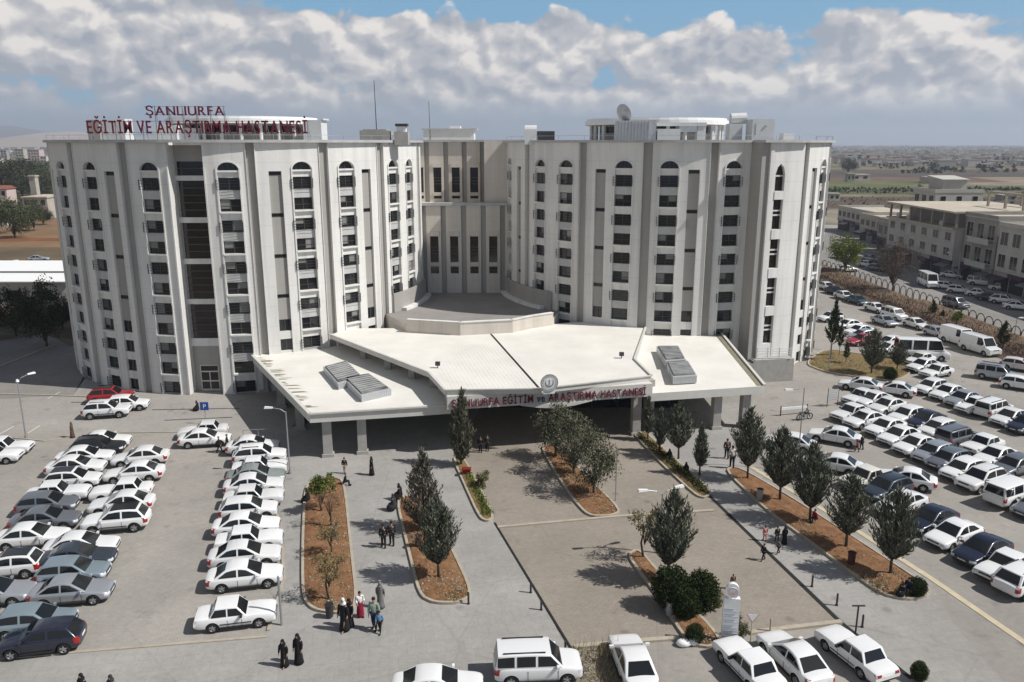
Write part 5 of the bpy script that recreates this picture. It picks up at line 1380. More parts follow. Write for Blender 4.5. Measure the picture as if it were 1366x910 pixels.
# ------------------------------------------------------------------ roof equipment
def wbox(mb, x0, x1, yt, yb, Y, depth, m=0):
    a, b = atY(x0, yb, Y), atY(x1, yt, Y); z0 = ZT-.24 if yb > 180 else a.z-.01; mb.box(a.x, b.x, Y, Y+depth, z0, b.z, m)
def roofthing(name, boxes, mats, label, cat, group=None, extra=None):
    mb = MB()
    for b_ in boxes: wbox(mb, *b_)
    if extra: extra(mb)
    return tag(mb.build(name, mats), label, cat, group)
RG = 'equipment on the roofs'
roofthing('rooftop_cabinet', [(118, 131, 160, 183, 89.2, 1.6, 0)], [M['grey']], 'dark grey box behind the start of the roof letters', 'cabinet', RG)
roofthing('rooftop_cabinet', [(133, 165, 161, 183, 89.4, 2.0, 0), (150, 166, 158.5, 162, 89.5, 1.8, 0)], [M['unit']], 'white box behind the roof letters next to the dark one', 'cabinet', RG)
roofthing('cooling_unit', [(206, 235, 167, 182, 93, 2.5, 0), (236, 262, 171, 182, 93.5, 2, 1)], [M['unit'], M['silver']], 'white cooling unit under the upper roof letters', 'cooling unit', RG)
roofthing('cooling_unit', [(405, 428, 160, 184, 96, 3, 0), (428, 431, 158, 160, 96, 3, 0)], [M['unit']], 'pale box at the right end of the roof letters', 'cooling unit', RG)
roofthing('roof_hatch', [(480, 519, 174, 184, 93, 3, 0), (484, 515, 172.5, 174, 93.1, 2.8, 0)], [M['concrete']], 'low concrete hatch room near the tall mast', 'hatch', RG)
roofthing('water_heater', [(527, 543, 165, 168.5, 93, 1.2, 0), (529, 541, 168.5, 176, 93.2, 1.0, 1), (526, 544, 176, 184, 93, 1.5, 2)], [M['iron'], M['signwhite'], M['concrete']], 'dark panelled water heater on a white stand right of the mast', 'water heater', RG)
roofthing('rooftop_room', [(565, 632, 173, 187, 116, 5, 0), (562, 636, 171.5, 173, 115.8, 5.4, 1)], [M['unit'], M['cornice']], 'long pale room on the middle roof between the towers', 'roof room', RG)
roofthing('cooling_unit', [(600, 614, 168, 171.4, 117, 2, 0)], [M['signwhite']], 'small white unit on top of the long middle roof room', 'cooling unit', RG)
roofthing('rooftop_screen', [(824, 868, 161, 183, 91.0, 2.4, 0), (866, 876, 160, 183, 91.4, 1.5, 1)]+[(825+i*4.4, 827+i*4.4, 161.5, 182.5, 90.94, .05, 1) for i in range(10)], [M['corr'], M['silver']], 'ribbed metal screen box left of centre on the right tower roof', 'screen', RG)
roofthing('air_handler', [(877, 908, 172, 183, 91.2, 2, 0), (906, 930, 168, 176, 92, 2, 1), (876, 943, 163.5, 168, 92.3, 1.2, 0), (930, 942, 168, 183, 92.4, 1.2, 0)], [M['unit'], M['silver']], 'long pale air duct unit beside the ribbed screen', 'air handler', RG)
roofthing('water_tank', [(973, 991, 165, 183, 93, 1.8, 0)], [M['unit']], 'green-grey drum tank on a box stand on the right tower', 'water tank', RG,
          lambda mb: mb.tube([atY(974.5, 159, 94), atY(995, 158, 94)], .62, 14, 0))
roofthing('stair_head_box', [(1003, 1034, 159, 183, 91.2, 2.6, 0), (1008, 1009.5, 164, 180, 91.15, .05, 1), (1021, 1023, 167, 169, 91.1, .1, 1)], [M['unit'], M['silver']], 'tall pale cube over the protruding bay of the right tower', 'roof box', RG)
roofthing('roof_hatch', [(700, 716, 174, 184, 97, 1.4, 0), (716, 740, 175, 183, 98, 1.4, 1)], [M['unit'], M['iron']], 'small round-topped hatch with dark panel at the left of the right roof', 'hatch', RG, lambda mb: mb.tube([atY(700, 174, 97.7), atY(716, 174, 97.7)], .6, 12, 0))
roofthing('roof_hatch', [(1045, 1060, 178, 184, 97, 1.6, 0)], [M['signwhite']], 'low white hatch right of the pale roof cube', 'hatch', RG)
mb = MB(); p = atY(832, 158, 93); n = 16       # dish
V = []
for j in range(6):
    t = j/5; V += [(1.05*t*math.cos(6.283*i/n), .28*t*t-.28, 1.05*t*math.sin(6.283*i/n)) for i in range(n)]
mx = Matrix.Translation((p.x, 93, p.z+.55)) @ Matrix.Rotation(R_(-50), 4, 'Z') @ Matrix.Rotation(R_(20), 4, 'X')
Fs = [(j*n+i, j*n+(i+1) % n, (j+1)*n+(i+1) % n, (j+1)*n+i) for j in range(5) for i in range(n)]
mb.mesh(V, Fs, 0, mx); mb.mesh([(x, y+.03, z) for x, y, z in V], [f[::-1] for f in Fs], 0, mx)
mb.tube([(p.x, 93.2, ZT-.2), (p.x, 93.1, p.z+.4)], .06, 6, 0)
tag(mb.build('satellite_dish', [M['silver']]), 'grey satellite dish on the right tower roof', 'dish')
for px, yt, Y, r_, lab in [(503, 107, 96, .05, 'tall thin mast on the left tower roof'), (574, 135, 116, .04, 'shorter thin mast on the middle roof between the towers')]:
    a, b_ = atY(px, 184, Y), atY(px, yt, Y); mb = MB(); mb.tube([(a.x, Y, ZT-.2), (a.x-.1, Y, b_.z)], r_*1.3, 6, 0, r_*.7); mb.cyl((a.x, Y), .3, ZT-.24, ZT+.1, 8)
    tag(mb.build('roof_mast', [M['iron']]), lab, 'mast', 'roof masts')
# thin lightning rail on posts along the roof edges
for C_, R0, lab in ((LC, LR, 'thin wire rail around the left tower roof edge'), (RC, RR, 'thin wire rail around the right tower roof edge')):
    mb = MB(); P = [pol(C_, R0+.1, -95+5*i, ZT+.75) for i in range(39)]
    mb.tube(P, .025, 4)
    for q in P[::2]: mb.tube([(q[0], q[1], ZT+.25), q], .03, 4)
    tag(mb.build('roof_rail', [M['silver']]), lab, 'rail', 'roof rails')
for px, py, lab in [(584, 491, 'small dark floodlight on the left half of the canopy roof'), (829, 478, 'small dark floodlight on the right half of the canopy roof')]:
    p = at(px, py, cz); mb = MB(); mb.box(p.x-.22, p.x+.22, p.y-.15, p.y+.15, cz+.25, cz+.6); mb.box(p.x-.04, p.x+.04, p.y-.04, p.y+.04, cz, cz+.3)
    tag(mb.build('floodlight', [M['iron']]), lab, 'floodlight', 'canopy floodlights')
# ------------------------------------------------------------------ street furniture
def lamp(px, py, heads, label, dirs, top=None, r=.06, group='street lamps'):
    """pole base pixel, lamp head pixels (at the head height)"""
    b = at(px, py); root = empty('street_lamp', (b.x, b.y, 0)); H = atY(px, top, b.y).z
    m_ = MB(); m_.tube([(0, 0, 0), (0, 0, H*.6), (0, 0, H)], r*1.2, 8, 0, r*.8); m_.cyl((0, 0), .14, 0, .25, 8); m_.build('pole', [M['pole']], root)
    for (hx, hy), dd in zip(heads, dirs):
        q = atY(hx, hy, b.y+dd)-Vector((b.x, b.y, 0)); m_ = MB(); m_.tube([(0, 0, H-.1), (q.x*.35, q.y*.35, H+(q.z-H)*.6), q], .035, 6); m_.build('arm', [M['pole']], root)
        d = Vector((q.x, q.y, 0)).normalized(); ang = math.atan2(d.y, d.x)
        m_ = MB(); mx = Matrix.Translation(q) @ Matrix.Rotation(ang, 4, 'Z')
        m_.mesh([(-.1, -.09, -.05), (.55, -.14, -.05), (.62, 0, -.03), (.55, .14, -.05), (-.1, .09, -.05), (-.1, -.07, .06), (.5, -.1, .1), (.56, 0, .08), (.5, .1, .1), (-.1, .07, .06)],
                [(4, 3, 2, 1, 0), (5, 6, 7, 8, 9), (0, 1, 6, 5), (1, 2, 7, 6), (2, 3, 8, 7), (3, 4, 9, 8), (4, 0, 5, 9)], 0, mx); m_.build('lamp_head', [M['lampwhite']], root)
    return tag(root, label, 'street lamp', group)
lamp(35, 585, [(23, 507), (38, 499)], 'double-headed lamp standing in the upper left lot', (-.6, .8), top=509)
lamp(387, 632, [(362, 544)], 'single-headed lamp between the kerb column and the canopy shade', (0,), top=549)
lamp(880, 738, [(862, 654), (902, 650)], 'double-headed lamp behind the big pine of the totem bed', (-.2, .4), top=659)
lamp(1276, 380, [(1268, 337)], 'single lamp on the shopping street pavement', (0,), top=335, r=.11)
lamp(1063, 628, [(1056, 520)], 'thin single lamp rising from the far part of the right bed', (0,), top=517, r=.045)
lamp(1352, 455, [(1360, 424)], 'lamp cut by the right edge beyond the hedge bank', (0,), top=425)
def post(name, px, py, h, r, m, label, cat, group=None):
    p = at(px, py); b = MB(); b.cyl((p.x, p.y), r*1.5, 0, .06, 8); b.cyl((p.x, p.y), r, .05, h, 8); b.cyl((p.x, p.y), r*.9, h, h+.05, 8, r1=r*.4)
    return tag(b.build(name, [M[m]]), label, cat, group)
for px, py, lab in [(708, 791, 'farther dark bollard left of the plaza edge'), (722, 814, 'middle dark bollard left of the plaza edge'), (754, 872, 'nearest dark bollard by the estate van'), (1083, 783, 'farther dark bollard right of the drain'), (1116, 808, 'middle dark bollard right of the drain'), (1150, 837, 'nearest dark bollard right of the drain by the T-post'), (625, 806, 'dark stub post at the tip of the second left bed')]:
    post('bollard', px, py, .75, .06, 'iron', lab, 'bollard', 'bollards')
post('marker_post', 1027, 845, .9, .05, 'yline', 'yellowish marker post on the front kerb right of the yield sign', 'post')
post('flag_pole', 821, 668, 4.2, .035, 'pole', 'thin tall grey pole beside the rounded end of the middle bed', 'pole')
post('grey_post', 376, 834, 3.0, .07, 'pole', 'thick grey post at the near corner of the kerb column', 'post')
post('grey_post', 1105, 497, 3.6, .05, 'pole', 'dark pole beside the slatted board', 'post')
# T-shaped post
p = at(1141, 846); b = MB(); b.cyl((p.x, p.y), .05, 0, 1.7, 8); b.box(p.x-.35, p.x+.35, p.y-.03, p.y+.03, 1.702, 1.77); tag(b.build('t_post', [M['iron']]), 'dark T-shaped post by the drain behind the boxy saloon', 'post')
# parking sign
p = at(275, 566); rt = empty('parking_sign', (p.x, p.y, 0)); H = atY(275, 537, p.y).z
b = MB(); b.cyl((0, 0), .035, 0, H, 8); b.build('pole', [M['pole']], rt)
b = MB(); b.box(-.4, .4, -.06, -.04, H-.75, H+.05); b.build('panel', [mat('sign_blue', (.03, .09, .36), .4)], rt)
o_ = link('symbol', glyph('P', .42, .02), rt); o_.data.materials.clear(); o_.data.materials.append(M['signwhite']); o_.location = (-.14, -.065, H-.56); o_.rotation_euler = (R_(90), 0, 0)
tag(rt, 'blue square parking sign behind the two white cars', 'sign')
# totem sign
p = at(972, 858); rt = empty('totem_sign', (p.x, p.y, 0), R_(-8)); H = atY(972, 797, p.y).z; Ht = H
b = MB(); b.box(-.42, .42, -.14, .14, 0, H); b.box(-.5, .5, -.22, .22, 0, .14); b.build('panel', [M['signwhite']], rt)
for i in range(6):
    b = MB(); zz = H-.75-i*.33; b.box(-.36, .36, -.16, -.142, zz, zz+.035); b.box(-.36, .1+.04*(i % 3), -.16, -.142, zz+.10, zz+.18); b.build('panel_line', [mat('sign_grey_print', (.45, .48, .52), .5)], rt)
b = MB(); P = ringpts(.36, 0, 360, 32)[:-1]
b.mesh([(x, -.10, z*1.25) for x, z in P]+[(x, .1, z*1.25) for x, z in P], [tuple(range(32)), tuple(range(63, 31, -1))]+[((i+1) % 32, i, 32+i, 32+(i+1) % 32) for i in range(32)])
o_ = b.build('emblem_board', [M['signwhite']], rt); o_.location = (0, 0, H+.4)
emblem(rt, Vector((0, -.19, H+.4)), .27, 0, mat('emblem_print', (.55, .35, .36), .5), M['signwhite'])
tag(rt, 'white totem sign with a round emblem on top by the front parking', 'sign')
# yield sign (seen on its face)
p = at(1001, 857); rt = empty('yield_sign', (p.x, p.y, 0), R_(-5)); H = atY(1001, 820, p.y).z
b = MB(); b.cyl((0, 0), .035, 0, H, 8); b.build('pole', [M['yline']], rt)
for s_, y_, m_, nm in ((.36, -.05, mat('sign_edge_red', (.5, .3, .26), .5), 'red_border'), (.28, -.065, M['signwhite'], 'panel')):
    b = MB(); T = [(-s_, H-.05+s_*.35), (0, H-.05-s_*1.2), (s_, H-.05+s_*.35)]
    b.mesh([(x, y_, z) for x, z in T]+[(x, y_+.014, z) for x, z in T], [(0, 1, 2), (5, 4, 3), (1, 0, 3, 4), (2, 1, 4, 5), (0, 2, 5, 3)]); b.build(nm, [m_], rt)
tag(rt, 'triangular give-way sign on a yellowish pole right of the totem', 'sign')
# litter bins, barrels, sack
def bin_(px, py, m, label, r=.24, h=.8):
    p = at(px, py); rt = empty('litter_bin', (p.x, p.y, .1)); b = MB(); b.cyl((0, 0), r*.85, 0, h, 14, r1=r); b.cyl((0, 0), r*1.08, h, h+.06, 14); b.build('drum', [M[m]], rt)
    b = MB(); b.cyl((0, 0), r*.85, h+.061, h+.08, 14); b.build('opening', [M['drain']], rt)
    tag(rt, label, 'litter bin', 'litter bins')
M['rustred'] = mat('rusty_red_paint', (.10, .03, .025), .7, .3, 4)
bin_(440, 824, 'iron', 'black bin at the near end of the first left bed', .24, .7); bin_(1013, 668, 'concrete', 'grey bin between the far pines of the right bed'); bin_(1135, 755, 'rustred', 'dark red bin in the near part of the right bed')
bin_(893, 822, 'silver', 'pale grey bin left of the round bushes'); bin_(558, 732, 'rustred', 'dark bin at the left edge of the second left bed')
p = at(918, 862); b = MB(); b.ball((p.x-.25, p.y, .2), .42, .28, .22); b.ball((p.x+.3, p.y+.1, .26), .3, .26, .28); tag(b.build('sack', [M['signwhite']], smooth=True), 'white sack lying by the totem bed tip', 'sack')
p = at(615, 637); b = MB(); b.box(p.x+.1, p.x+.75, p.y+.1, p.y+.5, .1, .6); b.box(p.x+.05, p.x+.8, p.y+.05, p.y+.55, .601, .68); tag(b.build('red_crate', [mat('red_plastic', (.22, .02, .015), .5)]), 'red box on the narrow strip under the column-shaped pine', 'crate')
# slatted board on two posts, white barrier, motorcycle
a, c = at(1103, 543), at(1117, 541); b = MB(); H1 = atY(1103, 518, a.y).z
rt = empty('slatted_board', (a.x, a.y, 0)); d = Vector((c.x-a.x, c.y-a.y, 0))
for q in (Vector((0, 0, 0)), d): b.cyl((q.x, q.y), .04, 0, H1, 6)
b.build('posts', [M['iron']], rt) if False else None
for q in (Vector((0, 0, 0)), d): b2_ = MB(); b2_.cyl((q.x, q.y), .04, 0, H1, 6); b2_.build('post', [M['iron']], rt)
for i in range(5): b2_ = MB(); z = H1-.2-i*.25; b2_.prism([(0, -.03), (d.x, d.y-.03), (d.x, d.y-.01), (0, -.01)], z-.16, z, 0); b2_.build('slat', [M['corr']], rt)
tag(rt, 'grey slatted board on two posts left of the right car park', 'board')
a, c = at(1041, 555), at(1076, 552); rt = empty('barrier', (a.x, a.y, 0)); d = Vector((c.x-a.x, c.y-a.y, 0))
for q in (Vector((0, 0, 0)), d): b = MB(); b.cyl((q.x, q.y), .06, 0, 1.0, 8); b.build('post', [M['iron']], rt)
b = MB(); n2 = Vector((-d.y, d.x, 0)).normalized()*.05; b.prism([n2, -n2, d-n2, d+n2], .6, .85); b.build('boom', [M['signwhite']], rt)
tag(rt, 'white horizontal barrier on two short posts', 'barrier')
p = at(1073, 560); rt = empty('motorcycle', (p.x, p.y, 0), R_(20))
for x in (-.62, .62):
    b = MB(); n = 20; P = [(x+.3*math.cos(6.283*i/n), 0, .3+.3*math.sin(6.283*i/n)) for i in range(n+1)]; b.tube(P, .055, 6); b.cyl((0, 0), .06, -.04, .04, 8, M=Matrix.Translation((x, 0, .3)) @ Matrix.Rotation(R_(90), 4, 'X')); b.build('wheel', [M['tyre']], rt)
b = MB(); b.tube([(.62, 0, .3), (.42, 0, .75), (.36, 0, .98)], .04, 6); b.tube([(.36, -.3, 1.0), (.38, 0, .96), (.36, .3, 1.0)], .025, 6); b.tube([(-.62, 0, .3), (-.1, 0, .4), (.4, 0, .7)], .06, 6); b.tube([(-.62, 0, .32), (-.5, 0, .75)], .035, 6); b.build('frame', [M['iron']], rt)
b = MB(); b.ball((.12, 0, .74), .3, .15, .15); b.build('fuel_tank', [mat('dark_red_tank', (.06, .02, .02), .3)], rt, True)
b = MB(); b.ball((-.38, 0, .76), .38, .14, .09); b.build('seat', [M['plastic']], rt, True); b = MB(); b.box(-.15, .2, -.14, .14, .25, .55); b.build('engine', [M['pole']], rt)
tag(rt, 'dark motorcycle parked at the right end of the white barrier', 'motorcycle')
# railing bars near the kerb column
a, c = at(325, 588), at(365, 586); rt = empty('railing', (a.x, a.y, 0)); d = Vector((c.x-a.x, c.y-a.y, 0))
b = MB(); b.tube([Vector((0, 0, 1)), d+Vector((0, 0, 1))], .03, 6); b.build('handrail', [M['pole']], rt)
for t in (0, .5, 1): b = MB(); q = d*t; b.cyl((q.x, q.y), .03, 0, 1.0, 6); b.build('post', [M['pole']], rt)
tag(rt, 'low grey railing at the edge of the canopy shade behind the white cars', 'railing')
M['b_hoop'] = mat('weathered_hoop', (.10, .078, .06), .9)
# arched fence on the hedge bank: a run of hoops
rt = empty('arched_fence', (68.4, 90, .9)); hb_ = MB(); y = 0; FX = lambda y: -.0 if y < 40 else -(y-40)*.055
arch0 = None; n_a = 0
while y < 100:
    w_ = 1.9; n = 8
    P = [(FX(y), y+w_*(.5-.5*math.cos(math.pi*i/n)), .75*math.sin(math.pi*i/n)+.25) for i in range(n+1)]; P = [(P[0][0], P[0][1], -.6)]+P+[(P[-1][0], P[-1][1], -.6)]
    b = MB(); b.tube(P, .08, 5); b.build('hoop', [M['b_hoop']], rt); y += 2.1; n_a += 1
tag(rt, 'fence of low grey hoops along the street side of the hedge bank', 'fence')
# ------------------------------------------------------------------ shops on the street and the far town
M['b_cream'] = mat('render_cream', (.40, .365, .31), .9, .12, .4, bump=.05)
M['b_grey'] = mat('render_grey', (.30, .285, .26), .9, .12, .4)
M['b_white'] = mat('render_white', (.46, .44, .40), .9, .08, .4)
M['b_pink'] = mat('render_pinkish', (.5, .40, .37), .9, .08, .4)
M['b_roof'] = mat('flat_roof_screed', (.46, .41, .33), .95, .15, .3)
M['b_conc'] = mat('raw_concrete', (.33, .30, .25), .95, .15, .6)
M['tile'] = mat('red_tiles', (.24, .09, .06), .9, .2, 1)
M['shopdark'] = mat('shop_interior', (.02, .018, .022), .6)
M['purple'] = mat('purple_shop_sign', (.07, .025, .06), .6, .3, 1.5)
M['shutter'] = mat('shutter_grey', (.16, .16, .165), .6, .1, 2)
def shop_block(name, x0, y0, y1, depth, h, floors, wall, label, top='plain', gh=3.4, balconies=False, nwin=None, group='buildings along the shopping street', rx=0.0):
    """block whose street front is at x0 facing -x"""
    rt = empty(name, (x0, (y0+y1)/2, .1)); W = y1-y0; hw = W/2
    b = MB(); b.box(0, depth, -hw, hw, gh if top != 'open' else gh, h if top != 'open' else h-3.6); b.box(.35, depth, -hw, hw, 0, gh-.001)
    b.build('wall', [M[wall]], rt)
    if top == 'open':
        z0, z1 = h-3.6, h
        b = MB(); b.box(-.9, depth+.3, -hw-.3, hw+.3, h-.35, h); b.box(-.6, depth, -hw, hw, z0+.001, z0+.3); b.build('roof', [M['b_roof']], rt)
        b = MB(); b.box(4.5, depth-.1, -hw+.1, hw-.1, z0+.3, h-.351); b.build('back_wall', [M['b_grey']], rt)
        for i in range(7):
            y = -hw+.3+(W-.6)*i/6; b = MB(); b.box(0, .4, y-.2, y+.2, z0+.3, h-.351); b.build('column', [M['b_conc']], rt)
        for i in (1, 4, 5): y = -hw+.3+(W-.6)*i/6; b = MB(); b.box(.1, .3, y+.25, y+1.6, z0+.3, z0+1.3); b.build('parapet', [M['b_white']], rt)
        htop = z0
    else:
        b = MB(); b.box(-.25, depth+.1, -hw-.1, hw+.1, h+.001, h+.25); b.build('roof', [M['b_roof']], rt)
        b = MB(); b.box(-.25, -.05, -hw-.1, hw+.1, h+.251, h+.9); b.box(-.05, depth, -hw-.1, -hw+.1, h+.251, h+.9); b.box(-.05, depth, hw-.1, hw+.1, h+.251, h+.9); b.build('parapet', [M[wall]], rt); htop = h
    n = nwin or max(2, round(W/3.4)); fh = (htop-gh)/max(1, floors-1)
    for f in range(floors-1):
        zb_ = gh+f*fh
        for i in range(n):
            y = -hw+W*(i+.5)/n; ww = min(1.0, W/n*.32)
            b = MB(); b.box(-.06, .0, y-ww-.1, y+ww+.1, zb_+.75, zb_+fh*.80); b.box(-.075, -.06, y-ww, y+ww, zb_+.83, zb_+fh*.80-.08, 1); b.box(-.085, -.075, y-.04, y+.04, zb_+.83, zb_+fh*.80-.08, 0)
            b.box(-.16, -.001, y-ww-.15, y+ww+.15, zb_+.64, zb_+.745, 0); b.build('window', [M['b_white'], M['glass']], rt)
            for (yy, s_) in ((-hw, -1),):     # end wall windows, towards the camera
                pass
        for i in range(3):
            x = depth*(i+.5)/3; b = MB(); b.box(x-.7, x+.7, -hw-.05, -hw, zb_+.85, zb_+fh*.78); b.box(x-.62, x+.62, -hw-.065, -hw-.05, zb_+.93, zb_+fh*.78-.08, 1); b.build('window', [M['b_white'], M['glass']], rt)
        if balconies and f % 1 == 0:
            b = MB(); b.box(-1.3, -.001, -hw+.4, hw*.35, zb_-.05, zb_+.12); b.box(-1.3, -1.2, -hw+.4, hw*.35, zb_+.121, zb_+1.0); b.build('balcony', [M['b_white']], rt)
    m_ = max(2, round(W/4.2))
    for i in range(m_):
        y0_, y1_ = -hw+W*i/m_+.2, -hw+W*(i+1)/m_-.2
        b = MB(); b.box(.2, .34, y0_, y1_, 0, gh-.75, 0); b.build('shop_front', [M['shopdark'] if (i % 3) else M['shutter']], rt)
        b = MB(); b.box(-.12, .33, y0_, y1_, gh-.74, gh-.02); b.build('shop_sign', [M[['purple', 'b_grey', 'shutter', 'purple'][(i+len(label)) % 4]]], rt)
        if i % 2 == 0:
            b = MB(); b.mesh([(-1.6, y0_, gh-1.2), (-1.6, y1_, gh-1.2), (.1, y1_, gh-.76), (.1, y0_, gh-.76), (-1.6, y0_, gh-1.26), (-1.6, y1_, gh-1.26), (.1, y1_, gh-.82), (.1, y0_, gh-.82)], [(0, 1, 2, 3), (7, 6, 5, 4), (4, 5, 1, 0), (5, 6, 2, 1), (6, 7, 3, 2), (7, 4, 0, 3)]); b.build('awning', [M[['shutter', 'b_cream', 'purple'][i % 3]]], rt)
    return tag(rt, label, 'building', group)
shop_block('shop_building', 88.0, 106, 144.8, 20, 11.3, 3, 'b_white', 'white shop building with tall windows, nearest along the street at the right edge', balconies=False)
shop_block('shop_building', 88.0, 145.4, 156, 18, 12.2, 3, 'b_grey', 'narrow grey building with balconies beside the white one at the right', balconies=True, nwin=3)
shop_block('unfinished_building', 86.5, 156.6, 185, 22, 13.0, 3, 'b_white', 'long white building with an open unfinished top floor under a wide slab', top='open', nwin=6)
shop_block('shop_building', 91, 187, 200, 14, 7.2, 2, 'b_grey', 'low grey shop house at the far end of the long unfinished building')
shop_block('shop_building', 96, 202, 222, 14, 6.4, 2, 'b_cream', 'low cream shop row with purple signs behind the yellow-green tree')
shop_block('shop_building', 101, 224, 250, 14, 6.4, 2, 'b_white', 'farthest low white shop row touching the right tower outline')
shop_block('house', 106, 203, 214, 12, 13.8, 4, 'b_white', 'tall white house with three window rows behind the low shops')
# roof pieces on the long building: concrete frame, stair room
rt = empty('roof_frame', (100, 158, 13.1))
for x in (0, 7):
    for y in (0, 6, 12): b = MB(); b.box(x-.2, x+.2, y-.2, y+.2, 0, 2.8); b.build('column', [M['b_conc']], rt)
b = MB(); b.box(-.3, .3, -.3, 12.3, 2.801, 3.2); b.box(6.7, 7.3, -.3, 12.3, 2.801, 3.2); b.box(.301, 6.699, -.25, .25, 2.81, 3.19); b.box(.301, 6.699, 11.75, 12.25, 2.81, 3.19); b.build('beam', [M['b_conc']], rt)
tag(rt, 'raw concrete frame standing on the roof of the unfinished building', 'frame')
b = MB(); b.box(108, 114, 204, 211, 13.85, 17.0); b.prism([(107.6, 203.6), (114.4, 203.6), (114.4, 211.4), (107.6, 211.4)], 17.001, [17.2, 17.2, 17.9, 17.9]); tag(b.build('stair_room', [M['b_white']]), 'white stair room with a sloping roof on top of the tall house', 'roof room')
def simple_house(name, px0, px1, py_base, py_top, label, wall='b_white', roof='b_roof', depth=None, win=2, pitched=False, group='far buildings', cat='building'):
    """box house standing where its base pixel meets the ground"""
    a, c = at(px0, py_base), at(px1, py_base); Y = (a.y+c.y)/2; W = c.x-a.x; H = atY((px0+px1)/2, py_top, Y).z; D = depth or W*.8
    rt = empty(name, ((a.x+c.x)/2, Y+D/2, 0)); b = MB(); b.box(-W/2, W/2, -D/2, D/2, 0, H); b.build('wall', [M[wall]], rt)
    b = MB()
    if pitched:
        h2 = W*.16; o = .4
        b.mesh([(-W/2-o, -D/2-o, H), (W/2+o, -D/2-o, H), (W/2+o, D/2+o, H), (-W/2-o, D/2+o, H), (-W/2-o, 0, H+h2), (W/2+o, 0, H+h2)], [(0, 1, 5, 4), (2, 3, 4, 5), (1, 2, 5), (3, 0, 4), (3, 2, 1, 0)])
    else: b.box(-W/2-.3, W/2+.3, -D/2-.3, D/2+.3, H+.001, H+.4)
    b.build('roof', [M[roof]], rt)
    fl_ = max(1, int(H/3.2))
    if win:
        for f in range(fl_):
            for i in range(win):
                x = -W/2+W*(i+.5)/win; z = H*(f+.35)/fl_; hh = H/fl_*.42; ww = W/win*.24
                b = MB(); b.box(x-ww, x+ww, -D/2-.06, -D/2, z, z+hh); b.build('window', [M['glass']], rt)
    return tag(rt, label, cat, group)
# left side
mb = MB(); rt = empty('long_hall', (-104, 137, 0))
b = MB(); b.box(-30, 32, -9, 9, 0, 4.2); b.build('wall', [M['b_white']], rt)
b = MB(); b.prism([(-30.5, -9.6), (32.5, -9.6), (32.5, 9.6), (-30.5, 9.6)], 4.201, [4.35, 4.35, 5.0, 5.0]); b.build('roof', [M['signwhite']], rt)
b = MB(); b.box(-22, 32, -2.4, -2.0, 4.68, 4.85); b.box(2, 10, -4.0, -2.41, 4.6, 4.75); b.build('roof_gutter', [M['shutter']], rt)
for i in range(12): b = MB(); x = -28+i*5; b.box(x, x+2.2, -9.06, -9.0, 1.2, 2.8); b.build('window', [M['glass']], rt)
tag(rt, 'long low hall with a bright white roof left of the left tower', 'hall')
simple_house('house', 33, 66, 292, 264, 'cream house with a slim tower beside the left tower outline', 'b_cream', win=3, depth=14)
mb = MB(); p = at(43, 288); mb.box(p.x-1.1, p.x+1.1, p.y+3, p.y+5.2, 5, 14.0); mb.box(p.x-1.4, p.x+1.4, p.y+2.7, p.y+5.5, 14.001, 14.5); tag(mb.build('chimney_tower', [M['b_cream']]), 'slim cream tower rising from the cream house', 'tower')
simple_house('house', -12, 14, 292, 252, 'house with reddish tiled roof at the left edge', 'b_pink', 'tile', pitched=True, win=3)
simple_house('shed', -6, 10, 303, 281, 'pale greenish shed at the left edge below the reddish house', 'b_white', win=1)
simple_house('apartment_block', 22, 33, 217, 199, 'cream twin apartment block below the mountain', 'b_cream', win=3, cat='apartment block')
simple_house('apartment_block', 39, 54, 218, 200, 'pinkish white apartment block nearest the left tower outline', 'b_pink', win=4, cat='apartment block')
simple_house('apartment_block', 2, 10, 214, 201, 'small grey far apartment block at the left edge', 'b_grey', win=2, cat='apartment block')
simple_house('apartment_block', 55, 63, 222, 209, 'low white far block touching the left tower outline', 'b_white', win=2, cat='apartment block')
# right side, across the plain
far = [(1106, 1120, 268, 259, 'low white farm house close to the right tower outline', 'b_white'), (1136, 1160, 241, 233.5, 'pale grey flat house group in the fields right of the tower', 'b_white'), (1130, 1140, 243, 232, 'dark grey barn left of the pale flat houses in the fields', 'b_grey'),
       (1127, 1153, 213, 206, 'long white hall nearest the tower on the horizon plain', 'b_white'), (1211, 1228, 219, 214, 'white hall in the middle of the horizon plain', 'b_white'), (1229, 1240, 220, 215.5, 'small white hall right beside the middle one', 'b_white'), (1260, 1273, 217, 211.5, 'pale tall shed right of the middle halls', 'b_cream'),
       (1283, 1315, 211, 206.5, 'longest white hall far off near the horizon', 'b_white'), (1354, 1370, 219, 214, 'white hall cut by the right edge of the plain', 'b_white'), (1240, 1275, 245, 237, 'pinkish farm houses in the middle of the fields', 'b_pink'), (1255, 1272, 249, 240, 'small pale shed before the pinkish farm houses', 'b_cream'),
       (1185, 1200, 222, 217, 'grey far house left of the middle halls', 'b_grey'), (1166, 1176, 217, 212, 'cream far house between the first and middle halls', 'b_cream'), (1325, 1340, 221, 215, 'cream far shed before the right edge', 'b_cream'), (1336, 1356, 268, 261, 'rubble-grey low house in the fields at the right', 'b_grey')]
for x0, x1, yb, yt, lab, wl_ in far: simple_house('far_building', x0, x1, yb, yt, lab, wl_, win=2)
rr = random.Random(77); mb = MB(); mats = [M['b_white'], M['b_cream'], M['b_grey'], M['b_pink'], M['tile'], M['b_roof']]
